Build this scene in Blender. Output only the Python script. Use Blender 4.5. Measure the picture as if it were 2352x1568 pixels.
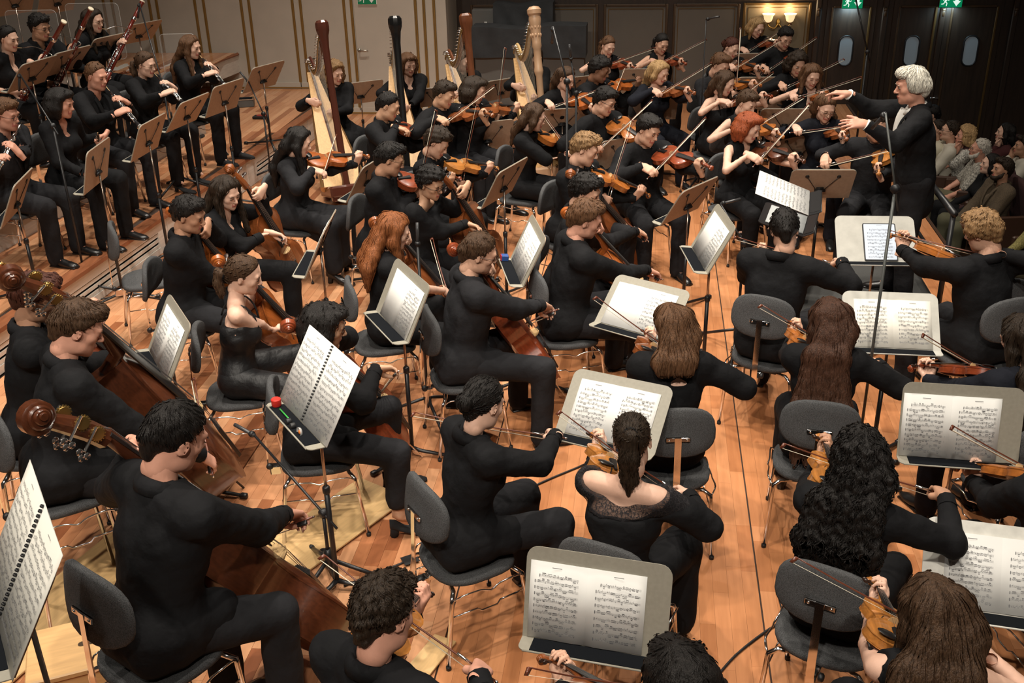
import bpy, math, random
import numpy as np
from mathutils import Matrix, Vector
for o in list(bpy.data.objects): bpy.data.objects.remove(o, do_unlink=True)
scene = bpy.context.scene
col = scene.collection
R_ = math.radians
V = lambda *a: np.array(a, float)
def nrm(v):
    v = np.asarray(v, float); return v / (np.linalg.norm(v) + 1e-12)

# ------------------------------------------------------------------ camera
CAM_H, FPX, YAW = 3.45, 2402.0, R_(7.8)
_nx, _ny = 1300 - 1176, 5800 - 784
TH = math.atan(FPX / math.hypot(_nx, _ny)); ROLL = math.atan2(_nx, _ny)
_f0 = V(-math.sin(YAW), math.cos(YAW), 0); _r0 = V(math.cos(YAW), math.sin(YAW), 0)
FW = _f0 * math.cos(TH) + V(0, 0, -math.sin(TH))
_up = _f0 * math.sin(TH) + V(0, 0, math.cos(TH))
XR = math.cos(ROLL) * _r0 - math.sin(ROLL) * _up
YD = -math.sin(ROLL) * _r0 - math.cos(ROLL) * _up
CPOS = V(0, 0, CAM_H)
cam_d = bpy.data.cameras.new('camera'); cam = bpy.data.objects.new('camera', cam_d); col.objects.link(cam)
cam_d.sensor_width = 36.0; cam_d.lens = FPX / 2352 * 36.0; cam_d.clip_start = .05; cam_d.clip_end = 100
m = Matrix.Identity(4)
for i in range(3):
    m[i][0] = XR[i]; m[i][1] = -YD[i]; m[i][2] = -FW[i]; m[i][3] = CPOS[i]
cam.matrix_world = m
scene.camera = cam
def ray(x, y): return XR * (x - 1176) / FPX + YD * (y - 784) / FPX + FW
def PZ(x, y, z):
    d = ray(x, y); return CPOS + d * ((z - CAM_H) / d[2])
def PY(x, y, yy):
    d = ray(x, y); return CPOS + d * (yy / d[1])
def PX(x, y, xx):
    d = ray(x, y); return CPOS + d * (xx / d[0])
def proj(p):
    v = np.asarray(p, float) - CPOS; z = v @ FW
    return 1176 + FPX * (v @ XR) / z, 784 + FPX * (v @ YD) / z, FPX / z

# ------------------------------------------------------------------ world, lamps, exposure
w = bpy.data.worlds.new('hall'); scene.world = w; w.use_nodes = True
w.node_tree.nodes['Background'].inputs[0].default_value = (1.0, .86, .72, 1)
w.node_tree.nodes['Background'].inputs[1].default_value = .035
scene.view_settings.view_transform = 'Standard'; scene.view_settings.look = 'None'
scene.view_settings.gamma = 1; scene.view_settings.use_curve_mapping = False
scene.view_settings.exposure = 0.0
def stage_lamp(p, tgt, power, size, cone, blend=.5, c=(1.0, .86, .70)):
    d = bpy.data.lights.new('stage_spot', 'SPOT'); d.energy = power; d.color = c
    d.shadow_soft_size = size; d.spot_size = R_(cone); d.spot_blend = blend
    o = bpy.data.objects.new('stage_spot', d); col.objects.link(o); o.location = p
    o.rotation_euler = (Vector(tgt) - Vector(p)).to_track_quat('-Z', 'Y').to_euler()
    return o
# rows of ceiling spots above the platform, and an added front fill row on the gallery side, all out of the frame
WARM = (1.0, .915, .80)
for (x, y) in [(-4.2, 4.0), (-1.6, 3.4), (.9, 3.6), (-4.4, 7.4), (-1.8, 7.2), (.8, 7.2), (-4.0, 10.8), (-1.6, 10.8), (.6, 11.0)]:
    stage_lamp((x, y + .4, 8.6), (x, y, 0), 1080 if y > 5 else 880, .12, 74, .7, WARM)
for (x, tx, ty) in [(-4.5, -4.0, 7.5), (-1.5, -1.2, 6.0), (1.0, .3, 7.0)]:
    stage_lamp((x, -2.5, 8.5), (tx, ty, .6), 1300, .15, 58, .8, WARM)
for (p, t_) in [((-.6, 5.0, 9.0), (.9, 7.4, 0)), ((1.6, 10.5, 9.0), (1.0, 7.2, 0))]:
    stage_lamp(p, t_, 950, .05, 30, .25, WARM)

# ------------------------------------------------------------------ materials
MATS = {}
def mat(name, c, rough=.5, metal=0., bump=0., bscale=200., var=0., vscale=20., spec=.5, emit=None, estr=0., coat=0., alpha=1., trans=0., stretch=None, c2=None, sheen=0.):
    if name in MATS: return MATS[name]
    m = bpy.data.materials.new(name); m.use_nodes = True; MATS[name] = m
    nt = m.node_tree; b = nt.nodes['Principled BSDF']
    b.inputs['Base Color'].default_value = (*c, 1); b.inputs['Roughness'].default_value = rough
    b.inputs['Metallic'].default_value = metal; b.inputs['Specular IOR Level'].default_value = spec
    b.inputs['Coat Weight'].default_value = coat; b.inputs['Coat Roughness'].default_value = .12
    b.inputs['Alpha'].default_value = alpha; b.inputs['Transmission Weight'].default_value = trans
    if sheen: b.inputs['Sheen Weight'].default_value = sheen; b.inputs['Sheen Roughness'].default_value = .5
    if emit: b.inputs['Emission Color'].default_value = (*emit, 1); b.inputs['Emission Strength'].default_value = estr
    if bump or var:
        tc = nt.nodes.new('ShaderNodeTexCoord'); mp = nt.nodes.new('ShaderNodeMapping')
        nt.links.new(tc.outputs['Object'], mp.inputs[0])
        if stretch: mp.inputs['Scale'].default_value = stretch
    if var:
        n = nt.nodes.new('ShaderNodeTexNoise'); n.inputs['Scale'].default_value = vscale; n.inputs['Detail'].default_value = 5
        nt.links.new(mp.outputs[0], n.inputs['Vector'])
        cr = nt.nodes.new('ShaderNodeValToRGB'); k1 = max(0, 1 - var); k2 = 1 + var
        cr.color_ramp.elements[0].position = .3; cr.color_ramp.elements[1].position = .7
        cr.color_ramp.elements[0].color = (*[min(1, v * k1) for v in c], 1)
        cr.color_ramp.elements[1].color = (*[min(1, v * k2) for v in (c2 or c)], 1)
        nt.links.new(n.outputs['Fac'], cr.inputs[0]); nt.links.new(cr.outputs[0], b.inputs['Base Color'])
    if bump:
        n2 = nt.nodes.new('ShaderNodeTexNoise'); n2.inputs['Scale'].default_value = bscale; n2.inputs['Detail'].default_value = 3
        nt.links.new(mp.outputs[0], n2.inputs['Vector'])
        bp = nt.nodes.new('ShaderNodeBump'); bp.inputs['Strength'].default_value = bump; bp.inputs['Distance'].default_value = .01
        nt.links.new(n2.outputs['Fac'], bp.inputs['Height']); nt.links.new(bp.outputs[0], b.inputs['Normal'])
    return m
BLACKC = mat('black_cloth', (.0085, .0085, .0095), .85, bump=.8, bscale=15, var=.3, vscale=6, spec=.14, sheen=.0)
CHARC = mat('charcoal_cloth', (.017, .017, .019), .9, bump=.8, bscale=15, var=.25, vscale=6, spec=.14, sheen=.0)
NAVYC = mat('navy_black_cloth', (.010, .011, .016), .85, bump=.8, bscale=15, var=.3, vscale=6, spec=.14, sheen=.0)
SATIN = mat('black_satin', (.009, .009, .010), .52, bump=.7, bscale=22, spec=.4)
WHITEC = mat('white_shirt', (.75, .73, .68), .8)
CHROME = mat('chrome', (.82, .80, .78), .10, 1.)
BLKMET = mat('black_metal', (.012, .012, .013), .38, .0, spec=.5)
BLKPL = mat('black_plastic', (.010, .010, .011), .5)
LEATHER = mat('black_shoe_leather', (.012, .011, .011), .28)
SUEDE = mat('black_suede', (.010, .010, .011), .9)
SILVER = mat('silver_keys', (.85, .84, .82), .18, 1.)
EBONY = mat('ebony', (.012, .011, .011), .3)
GOLDM = mat('gold_trim', (.32, .19, .055), .4, .6)
BRASS = mat('brass_gear', (.45, .30, .10), .3, .9)

# ------------------------------------------------------------------ mesh helpers
def frame(d, hint=(0, 0, 1)):
    """3x3 with columns x,y,z where z = d"""
    z = nrm(d); h = np.asarray(hint, float)
    if abs(z @ nrm(h)) > .98: h = V(0, 1, 0) if abs(z[1]) < .9 else V(1, 0, 0)
    x = nrm(np.cross(h, z)); y = np.cross(z, x)
    return np.stack([x, y, z], 1)
def mkmesh(name, V_, F_, M_, smooth=True):
    """V_ (n,3); F_ list of int arrays (m,k); M_ list of material index arrays / ints"""
    me = bpy.data.meshes.new(name)
    V_ = np.asarray(V_, np.float32)
    tot = np.concatenate([np.full(len(f), f.shape[1], np.int32) for f in F_]) if F_ else np.zeros(0, np.int32)
    loops = np.concatenate([f.ravel() for f in F_]).astype(np.int32) if F_ else np.zeros(0, np.int32)
    mi = np.concatenate([np.full(len(f), q, np.int32) if np.isscalar(q) else np.asarray(q, np.int32) for f, q in zip(F_, M_)])
    me.vertices.add(len(V_)); me.vertices.foreach_set('co', V_.ravel())
    me.loops.add(len(loops)); me.loops.foreach_set('vertex_index', loops)
    me.polygons.add(len(tot))
    st = np.zeros(len(tot), np.int32); st[1:] = np.cumsum(tot)[:-1]
    me.polygons.foreach_set('loop_start', st); me.polygons.foreach_set('loop_total', tot)
    me.polygons.foreach_set('material_index', mi)
    me.polygons.foreach_set('use_smooth', np.full(len(tot), smooth, bool))
    me.update(calc_edges=True)
    return me
class G:
    def __init__(s): s.v = []; s.f = []; s.m = []; s.n = 0
    def raw(s, v, f, m=0):
        v = np.asarray(v, float).reshape(-1, 3)
        for ff in (f if isinstance(f, list) else [f]):
            ff = np.asarray(ff, int)
            if len(ff): s.f.append(ff + s.n); s.m.append(m)
        s.v.append(v); s.n += len(v); return s
    def tube(s, pts, r, n=8, caps=True, m=0, flat=1., hint=(0, 0, 1), closed=False):
        pts = np.asarray(pts, float); k = len(pts)
        r = np.broadcast_to(np.asarray(r, float), (k,))
        t = np.gradient(pts, axis=0) if not closed else np.roll(pts, -1, 0) - np.roll(pts, 1, 0)
        a = np.arange(n) * 2 * np.pi / n; rings = []; fx = None
        for i in range(k):
            fr = frame(t[i], hint if fx is None else fx)
            fx = fr[:, 1]
            rings.append(pts[i] + r[i] * (np.outer(np.cos(a), fr[:, 0]) + flat * np.outer(np.sin(a), fr[:, 1])))
        v = np.concatenate(rings); i = np.arange(n); j = (i + 1) % n; f = []
        for q in range(k if closed else k - 1):
            b = ((q + 1) % k) * n; f.append(np.stack([q * n + i, q * n + j, b + j, b + i], 1))
        fl = [np.concatenate(f)]
        if caps and not closed: fl += [i[::-1][None], ((k - 1) * n + i)[None]]
        return s.raw(v, fl, m)
    def box(s, c, size, R=None, m=0, ch=0.):
        sx, sy, sz = np.asarray(size, float) / 2
        if ch > 0:
            v = []
            for z, e in ((-sz, ch), (-sz + ch, 0), (sz - ch, 0), (sz, ch)):
                x, y = sx - e, sy - e; q = ch
                v += [(-x + q, -y, z), (x - q, -y, z), (x, -y + q, z), (x, y - q, z), (x - q, y, z), (-x + q, y, z), (-x, y - q, z), (-x, -y + q, z)]
            v = np.array(v); i = np.arange(8); j = (i + 1) % 8
            f = [np.concatenate([np.stack([a * 8 + i, a * 8 + j, a * 8 + 8 + j, a * 8 + 8 + i], 1) for a in range(3)]), i[::-1][None], (24 + i)[None]]
        else:
            v = np.array([(x, y, z) for z in (-sz, sz) for y in (-sy, sy) for x in (-sx, sx)])
            f = np.array([(0, 2, 3, 1), (4, 5, 7, 6), (0, 1, 5, 4), (2, 6, 7, 3), (0, 4, 6, 2), (1, 3, 7, 5)])
        if R is not None: v = v @ np.asarray(R).T
        return s.raw(v + np.asarray(c, float), f, m)
    def lathe(s, prof, c=(0, 0, 0), R=None, n=16, m=0, sq=(1, 1)):
        prof = np.asarray(prof, float); k = len(prof); a = np.arange(n) * 2 * np.pi / n
        v = np.concatenate([np.stack([p[0] * np.cos(a) * sq[0], p[0] * np.sin(a) * sq[1], np.full(n, p[1])], 1) for p in prof])
        i = np.arange(n); j = (i + 1) % n
        f = [np.concatenate([np.stack([q * n + i, q * n + j, (q + 1) * n + j, (q + 1) * n + i], 1) for q in range(k - 1)])]
        f += [i[::-1][None], ((k - 1) * n + i)[None]]
        if R is not None: v = v @ np.asarray(R).T
        return s.raw(v + np.asarray(c, float), f, m)
    def prism(s, out, z0, z1, R=None, c=(0, 0, 0), m=0):
        out = np.asarray(out, float); n = len(out)
        v = np.concatenate([np.c_[out, np.full(n, z0)], np.c_[out, np.full(n, z1)]])
        i = np.arange(n); j = (i + 1) % n
        f = [np.stack([i, j, n + j, n + i], 1), i[::-1][None], (n + i)[None]]
        if R is not None: v = v @ np.asarray(R).T
        return s.raw(v + np.asarray(c, float), f, m)
    def ball(s, c, r, n=10, k=7, R=None, m=0):
        r = np.broadcast_to(np.asarray(r, float), (3,))
        th = np.linspace(0, np.pi, k)[1:-1]; a = np.arange(n) * 2 * np.pi / n
        v = [(0, 0, 1)] + [(math.sin(t) * math.cos(q), math.sin(t) * math.sin(q), math.cos(t)) for t in th for q in a] + [(0, 0, -1)]
        v = np.array(v) * r; i = np.arange(n); j = (i + 1) % n
        f4 = [np.stack([1 + q * n + i, 1 + q * n + n + i, 1 + q * n + n + j, 1 + q * n + j], 1) for q in range(k - 3)]
        f3 = np.concatenate([np.stack([0 * i, 1 + i, 1 + j], 1), np.stack([0 * i + len(v) - 1, 1 + (k - 3) * n + j, 1 + (k - 3) * n + i], 1)])
        if R is not None: v = v @ np.asarray(R).T
        return s.raw(v + np.asarray(c, float), ([np.concatenate(f4)] if f4 else []) + [f3], m)
    def mesh(s, name, smooth=True): return mkmesh(name, np.concatenate(s.v), s.f, s.m, smooth)
    def obj(s, name, mats, parent=None, smooth=True, sharp=None):
        me = s.mesh(name, smooth)
        if sharp is not None and smooth: me.set_sharp_from_angle(angle=R_(sharp))
        return mkobj(name, me, mats, parent)
def mkobj(name, me, mats, parent=None):
    o = bpy.data.objects.new(name, me); col.objects.link(o)
    if not isinstance(mats, (list, tuple)): mats = [mats]
    if len(me.materials) == 0:
        for q in mats: me.materials.append(q)
    if parent is not None: o.parent = parent
    return o
def empty(name, loc=(0, 0, 0), rz=0.):
    o = bpy.data.objects.new(name, None); col.objects.link(o); o.location = loc; o.rotation_euler = (0, 0, rz); o.empty_display_size = .1
    return o
def tag(o, label, cat, group=None, kind=None):
    if label: o['label'] = label
    if cat: o['category'] = cat
    if group: o['group'] = group
    if kind: o['kind'] = kind
    return o
KIDS = {}
def copy_tree(o, parent=None):
    c = o.copy(); col.objects.link(c); c.parent = parent
    if o.name not in KIDS: KIDS[o.name] = list(o.children)
    for ch in KIDS[o.name]: copy_tree(ch, c)
    return c
def recolor(o, old, new):
    """give one copy its own material through the object's slots, mesh data stays shared"""
    for q in [o] + list(o.children_recursive):
        for sl in q.material_slots:
            if sl.material == old: sl.link = 'OBJECT'; sl.material = new
def place(o, R, t):
    M = Matrix.Identity(4)
    for i in range(3):
        for j in range(3): M[i][j] = R[i][j]
        M[i][3] = t[i]
    o.matrix_world = M
def rotz(a):
    c, s = math.cos(a), math.sin(a); return np.array([[c, -s, 0], [s, c, 0], [0, 0, 1.]])
def rotx(a):
    c, s = math.cos(a), math.sin(a); return np.array([[1, 0, 0], [0, c, -s], [0, s, c]])
def roty(a):
    c, s = math.cos(a), math.sin(a); return np.array([[c, 0, s], [0, 1, 0], [-s, 0, c]])
def bez(pts, n=24):
    """Catmull-Rom through points"""
    p = np.asarray(pts, float); p = np.vstack([2 * p[0] - p[1], p, 2 * p[-1] - p[-2]]); out = []
    k = len(p) - 3; per = max(2, n // k)
    for i in range(k):
        a, b, c, d = p[i:i + 4]
        for t in np.arange(per) / per:
            out.append(.5 * (2 * b + (c - a) * t + (2 * a - 5 * b + 4 * c - d) * t * t + (3 * b - a - 3 * c + d) * t ** 3))
    out.append(p[-2]); return np.array(out)

# ------------------------------------------------------------------ implicit surfaces (bodies, clothes, hair)
class SDF:
    def __init__(s, lo, hi, h):
        s.lo = np.asarray(lo, float); s.h = h
        n = np.ceil((np.asarray(hi) - s.lo) / h).astype(int) + 1
        s.ax = [s.lo[i] + h * np.arange(n[i]) for i in range(3)]
        s.d = np.full(n, .3, np.float32); s.lab = np.zeros(n, np.int8)
    def sub(s, lo, hi):
        sl = []
        for i in range(3):
            a = int(np.floor((lo[i] - s.lo[i]) / s.h)); b = int(np.ceil((hi[i] - s.lo[i]) / s.h)) + 1
            a = max(0, min(a, s.d.shape[i])); b = max(a, min(b, s.d.shape[i])); sl.append(slice(a, b))
        X, Y, Z = (s.ax[i][sl[i]].astype(np.float32) for i in range(3))
        return tuple(sl), X[:, None, None], Y[None, :, None], Z[None, None, :]
    def put(s, sl, dn, k, lab, op):
        d = s.d[sl]
        if d.size == 0: return
        if op == '+':
            h = np.clip(.5 + .5 * (d - dn) / k, 0, 1)
            if lab is not None: s.lab[sl] = np.where(dn < d, lab, s.lab[sl])
            s.d[sl] = d + (dn - d) * h - k * h * (1 - h)
        else:
            h = np.clip(.5 - .5 * (d + dn) / k, 0, 1)
            s.d[sl] = d + (-dn - d) * h + k * h * (1 - h)
    def cap(s, a, b, ra, rb=None, k=.02, lab=0, op='+', flat=None):
        rb = ra if rb is None else rb; a = np.asarray(a, float); b = np.asarray(b, float)
        mg = max(ra, rb) + k + 2 * s.h
        sl, X, Y, Z = s.sub(np.minimum(a, b) - mg, np.maximum(a, b) + mg)
        px, py, pz = X - a[0], Y - a[1], Z - a[2]; ba = b - a
        if flat is not None:
            n = nrm(flat[0]); q = 1 / flat[1] - 1
            dt = (px * n[0] + py * n[1] + pz * n[2]) * q
            px, py, pz = px + dt * n[0], py + dt * n[1], pz + dt * n[2]
            ba = ba + n * (ba @ n) * q
        t = np.clip((px * ba[0] + py * ba[1] + pz * ba[2]) / (ba @ ba + 1e-9), 0, 1)
        dn = np.sqrt((px - t * ba[0]) ** 2 + (py - t * ba[1]) ** 2 + (pz - t * ba[2]) ** 2) - (ra + (rb - ra) * t)
        s.put(sl, dn, k, lab, op); return s
    def chain(s, pts, rs, **kw):
        for i in range(len(pts) - 1): s.cap(pts[i], pts[i + 1], rs[i], rs[i + 1], **kw)
        return s
    def ell(s, c, r, R=None, k=.02, lab=0, op='+', extra=0.):
        c = np.asarray(c, float); r = np.asarray(r, float); mg = r.max() + k + extra + 2 * s.h
        sl, X, Y, Z = s.sub(c - mg, c + mg)
        x, y, z = X - c[0], Y - c[1], Z - c[2]
        if R is not None:
            x, y, z = (x * R[0, i] + y * R[1, i] + z * R[2, i] for i in range(3))
        k0 = np.sqrt((x / r[0]) ** 2 + (y / r[1]) ** 2 + (z / r[2]) ** 2); k1 = np.sqrt((x / r[0] ** 2) ** 2 + (y / r[1] ** 2) ** 2 + (z / r[2] ** 2) ** 2)
        s.put(sl, (k0 * (k0 - 1) / (k1 + 1e-9)).astype(np.float32), k, lab, op); return s
    def plane(s, p, n, k=.01):
        """remove the half space in front of the plane"""
        p = np.asarray(p, float); n = nrm(n)
        X, Y, Z = (s.ax[i].astype(np.float32) for i in range(3))
        dn = -((X[:, None, None] - p[0]) * n[0] + (Y[None, :, None] - p[1]) * n[1] + (Z[None, None, :] - p[2]) * n[2])
        s.put((slice(None),) * 3, dn, k, None, '-'); return s
    def wobble(s, amp, freq, ph=0.):
        X, Y, Z = (s.ax[i].astype(np.float32) * freq for i in range(3))
        X, Y, Z = X[:, None, None], Y[None, :, None], Z[None, None, :]
        s.d += amp * (np.sin(X + 1.3 * np.sin(Y * .7 + ph)) * np.sin(Y + 1.1 * np.sin(Z * .8 + ph)) + .6 * np.sin(Z * 1.3 + 1.7 * np.sin(X * .6 + ph)))
        return s
    def extract(s):
        d = s.d; ins = d < 0; h = s.h
        c = np.zeros(np.array(d.shape) - 1, np.int8)
        for a in (0, 1):
            for b in (0, 1):
                for e in (0, 1): c += ins[a:d.shape[0] - 1 + a, b:d.shape[1] - 1 + b, e:d.shape[2] - 1 + e]
        mask = (c > 0) & (c < 8); I, J, K = np.nonzero(mask)
        if len(I) == 0: return np.zeros((0, 3)), np.zeros((0, 4), int), np.zeros(0, int)
        idx = np.full(mask.shape, -1, np.int32); idx[mask] = np.arange(len(I))
        acc = np.zeros((len(I), 3)); cnt = np.zeros(len(I))
        corner = {}; lb = np.zeros(len(I), np.int8); best = np.full(len(I), 9.)
        for a in (0, 1):
            for b in (0, 1):
                for e in (0, 1):
                    v = d[I + a, J + b, K + e].astype(float); corner[a, b, e] = v
                    w = np.abs(v) < best; best = np.where(w, np.abs(v), best); lb = np.where(w, s.lab[I + a, J + b, K + e], lb)
        for (p, q) in [((0, 0, 0), (1, 0, 0)), ((0, 1, 0), (1, 1, 0)), ((0, 0, 1), (1, 0, 1)), ((0, 1, 1), (1, 1, 1)),
                       ((0, 0, 0), (0, 1, 0)), ((1, 0, 0), (1, 1, 0)), ((0, 0, 1), (0, 1, 1)), ((1, 0, 1), (1, 1, 1)),
                       ((0, 0, 0), (0, 0, 1)), ((1, 0, 0), (1, 0, 1)), ((0, 1, 0), (0, 1, 1)), ((1, 1, 0), (1, 1, 1))]:
            va, vb = corner[p], corner[q]; w = (va < 0) != (vb < 0)
            t = np.where(w, va / (va - vb + 1e-12), 0)
            for i in range(3): acc[:, i] += np.where(w, p[i] + (q[i] - p[i]) * t, 0)
            cnt += w
        vert = s.lo + h * (np.stack([I, J, K], 1) + acc / np.maximum(cnt, 1)[:, None])
        fs = []
        for ax in range(3):
            o1, o2 = [(1, 2), (2, 0), (0, 1)][ax]
            sl0 = [slice(None)] * 3; sl1 = [slice(None)] * 3
            sl0[ax] = slice(0, -1); sl1[ax] = slice(1, None)
            for o in (o1, o2): sl0[o] = slice(1, -1); sl1[o] = slice(1, -1)
            A, B = ins[tuple(sl0)], ins[tuple(sl1)]
            for flip, w in ((0, A & ~B), (1, ~A & B)):
                q = np.stack(np.nonzero(w), 1)
                if not len(q): continue
                base = q.copy(); base[:, o1] += 1; base[:, o2] += 1
                def cell(u, v_):
                    b_ = base.copy(); b_[:, o1] -= u; b_[:, o2] -= v_; return idx[b_[:, 0], b_[:, 1], b_[:, 2]]
                f = np.stack([cell(1, 1), cell(0, 1), cell(0, 0), cell(1, 0)], 1)
                fs.append(f[:, ::-1] if flip else f)
        f = np.concatenate(fs); f = f[(f >= 0).all(1)]
        return vert, f, lb
    def sample(s, p):
        q = np.clip(((p - s.lo) / s.h), 0, np.array(s.d.shape) - 1.001); i = q.astype(int); t = q - i; out = 0
        for a in (0, 1):
            for b in (0, 1):
                for e in (0, 1):
                    out = out + s.d[i[:, 0] + a, i[:, 1] + b, i[:, 2] + e] * np.abs(1 - a - t[:, 0]) * np.abs(1 - b - t[:, 1]) * np.abs(1 - e - t[:, 2])
        return out
    def grad(s, p):
        e = s.h
        return np.stack([s.sample(p + V(*(e if i == j else 0 for j in range(3)))) - s.sample(p - V(*(e if i == j else 0 for j in range(3)))) for i in range(3)], 1) / (2 * e)
def facelab(f, lb): return lb[f[:, 0]]
# ------------------------------------------------------------------ people: heads and hands (made once, reused)
SKIN = {k: mat('skin_' + k, c, .55, bump=.06, bscale=300, var=.07, vscale=25, spec=.35) for k, c in dict(
    fair=(.62, .36, .25), pale=(.68, .42, .31), rosy=(.60, .30, .21), tan=(.47, .25, .155), olive=(.52, .30, .19), brown=(.22, .105, .06)).items()}
LIP = mat('lips', (.42, .13, .10), .45); EYEW = mat('eye_white', (.62, .57, .52), .3); IRIS = mat('eye_iris', (.035, .022, .015), .2)
HAIRC = {k: mat('hair_' + k, c, .48, bump=.55, bscale=260, var=.45, vscale=130, spec=.22, stretch=(1, 1, .12)) for k, c in dict(
    black=(.012, .010, .009), dark=(.026, .017, .011), brown=(.062, .034, .019), chest=(.105, .052, .026), auburn=(.22, .075, .026), red=(.24, .055, .018),
    blond=(.40, .25, .115), dkblond=(.24, .14, .065), grey=(.48, .44, .38), white=(.70, .66, .57), henna=(.065, .022, .014), redbrown=(.060, .027, .016)).items()}
_head = {}
def head_tpl(kind, h):
    """kind m, f or o(lder). labels 0 skin 1 lip"""
    if (kind, h) in _head: return _head[kind, h]
    s = SDF((-.115, -.14, -.165), (.115, .15, .15), h)
    fm = kind == 'f'; jw = .88 if fm else 1.0
    s.ell((0, -.014, .032), (.075, .096, .088), k=.02)
    s.ell((0, .028, -.03), (.062, .062, .088), k=.03)
    s.ell((0, .040, -.085), (.050 * jw, .046, .036), k=.03)
    s.ell((0, .070, -.106), (.022 * jw, .020, .017), k=.02)
    for sx in (-1, 1):
        s.ell((sx * .041, .054, -.022), (.024, .024, .022), k=.02)
        s.ell((sx * .050 * jw, .012, -.075), (.017, .030, .028), k=.025)
    s.cap((-.034, .079, .023), (.034, .079, .023), .013 if fm else .016, k=.012)
    for sx in (-1, 1): s.ell((sx * .031, .101, .004), (.019, .017, .012), k=.012, op='-')
    for sx in (-1, 1): s.ell((sx * .031, .079, .002), (.015, .012, .0105), k=.004)
    ns = .9 if fm else 1.05
    s.cap((0, .087, .012), (0, .108, -.026), .006, .0105 * ns, k=.010)
    s.ell((0, .110, -.031), (.010 * ns, .010 * ns, .009), k=.008)
    for sx in (-1, 1): s.ell((sx * .012, .099, -.035), (.0075, .009, .0065), k=.006)
    s.ell((0, .090, -.063), (.023, .0105, .0052), k=.004, lab=1)
    s.ell((0, .089, -.0715), (.020, .0105, .0060), k=.004, lab=1)
    for sx in (-1, 1):
        R = rotz(sx * -.35) @ rotx(-.15)
        s.ell((sx * .078, -.010, -.010), (.0065, .020, .031), R, k=.008)
        s.ell((sx * .086, -.006, -.008), (.006, .010, .017), R, k=.006, op='-')
    s.cap((0, -.022, -.05), (0, -.034, -.118), .048 if fm else .055, k=.03)
    v, f, lb = s.extract()
    _head[kind, h] = (v, f, facelab(f, lb)); return _head[kind, h]
_hand = {}
def hand_tpl(pose, side, h):
    """wrist at origin, fingers +Y, back of hand +Z; thumb on -X for the right hand (side=1), +X for the left (side=-1)"""
    if (pose, side, h) in _hand: return _hand[pose, side, h]
    s = SDF((-.10, -.05, -.115), (.10, .215, .06), h)
    sx = side
    s.cap((0, -.035, 0), (0, .01, 0), .027, .028, k=.01, flat=((0, 0, 1), .78))
    for i, x in enumerate((-.027, -.009, .009, .026)):
        s.cap((sx * x * .65, .008, 0), (sx * x, .083 - .004 * abs(i - 1), 0), .017, .0125, k=.016, flat=((0, 0, 1), .85))
    cl = dict(bow=(28, 52, 30), neck=(46, 70, 42), wind=(26, 42, 22), flat=(8, 14, 10), point=(30, 50, 30))[pose]
    for i, (x, L) in enumerate(((-.027, .074), (-.009, .083), (.009, .077), (.027, .060))):
        p = V(sx * x, .085 - .004 * abs(i - 1), -.001); ang = 0; r = .0092 - .0006 * (i == 3)
        spread = sx * (i - 1.5) * (.03 if pose != 'flat' else .11)
        for j, fr in enumerate((.44, .31, .25)):
            add = cl[j] + (i - 1.5) * (5 if pose in ('bow', 'neck') else 0)
            if pose == 'bow' and i == 3: add *= .7
            if pose == 'point' and i == 0: add *= .3
            ang += R_(add)
            q = p + L * fr * V(math.sin(spread) * math.cos(ang), math.cos(ang) * math.cos(spread), -math.sin(ang))
            s.cap(p, q, r, r * .9, k=.004); p, r = q, r * .9
    tp = dict(bow=((-.020, .018, -.010), (-.040, .046, -.028), (-.030, .078, -.040), (-.016, .098, -.042)),
              neck=((-.020, .018, -.010), (-.046, .042, -.020), (-.054, .074, -.030), (-.050, .098, -.036)),
              wind=((-.020, .018, -.010), (-.040, .044, -.030), (-.030, .074, -.044), (-.016, .092, -.048)),
              flat=((-.020, .018, -.006), (-.048, .045, -.012), (-.066, .072, -.016), (-.074, .094, -.018)),
              point=((-.020, .018, -.010), (-.042, .046, -.024), (-.036, .078, -.034), (-.026, .098, -.040)))[pose]
    tp = [V(sx * a, b, c) for a, b, c in tp]
    s.chain(tp, (.016, .0135, .0105, .0088), k=.008)
    v, f, lb = s.extract()
    _hand[pose, side, h] = (v, f); return v, f
def xf(v, R, t): return v @ np.asarray(R).T + t

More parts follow.
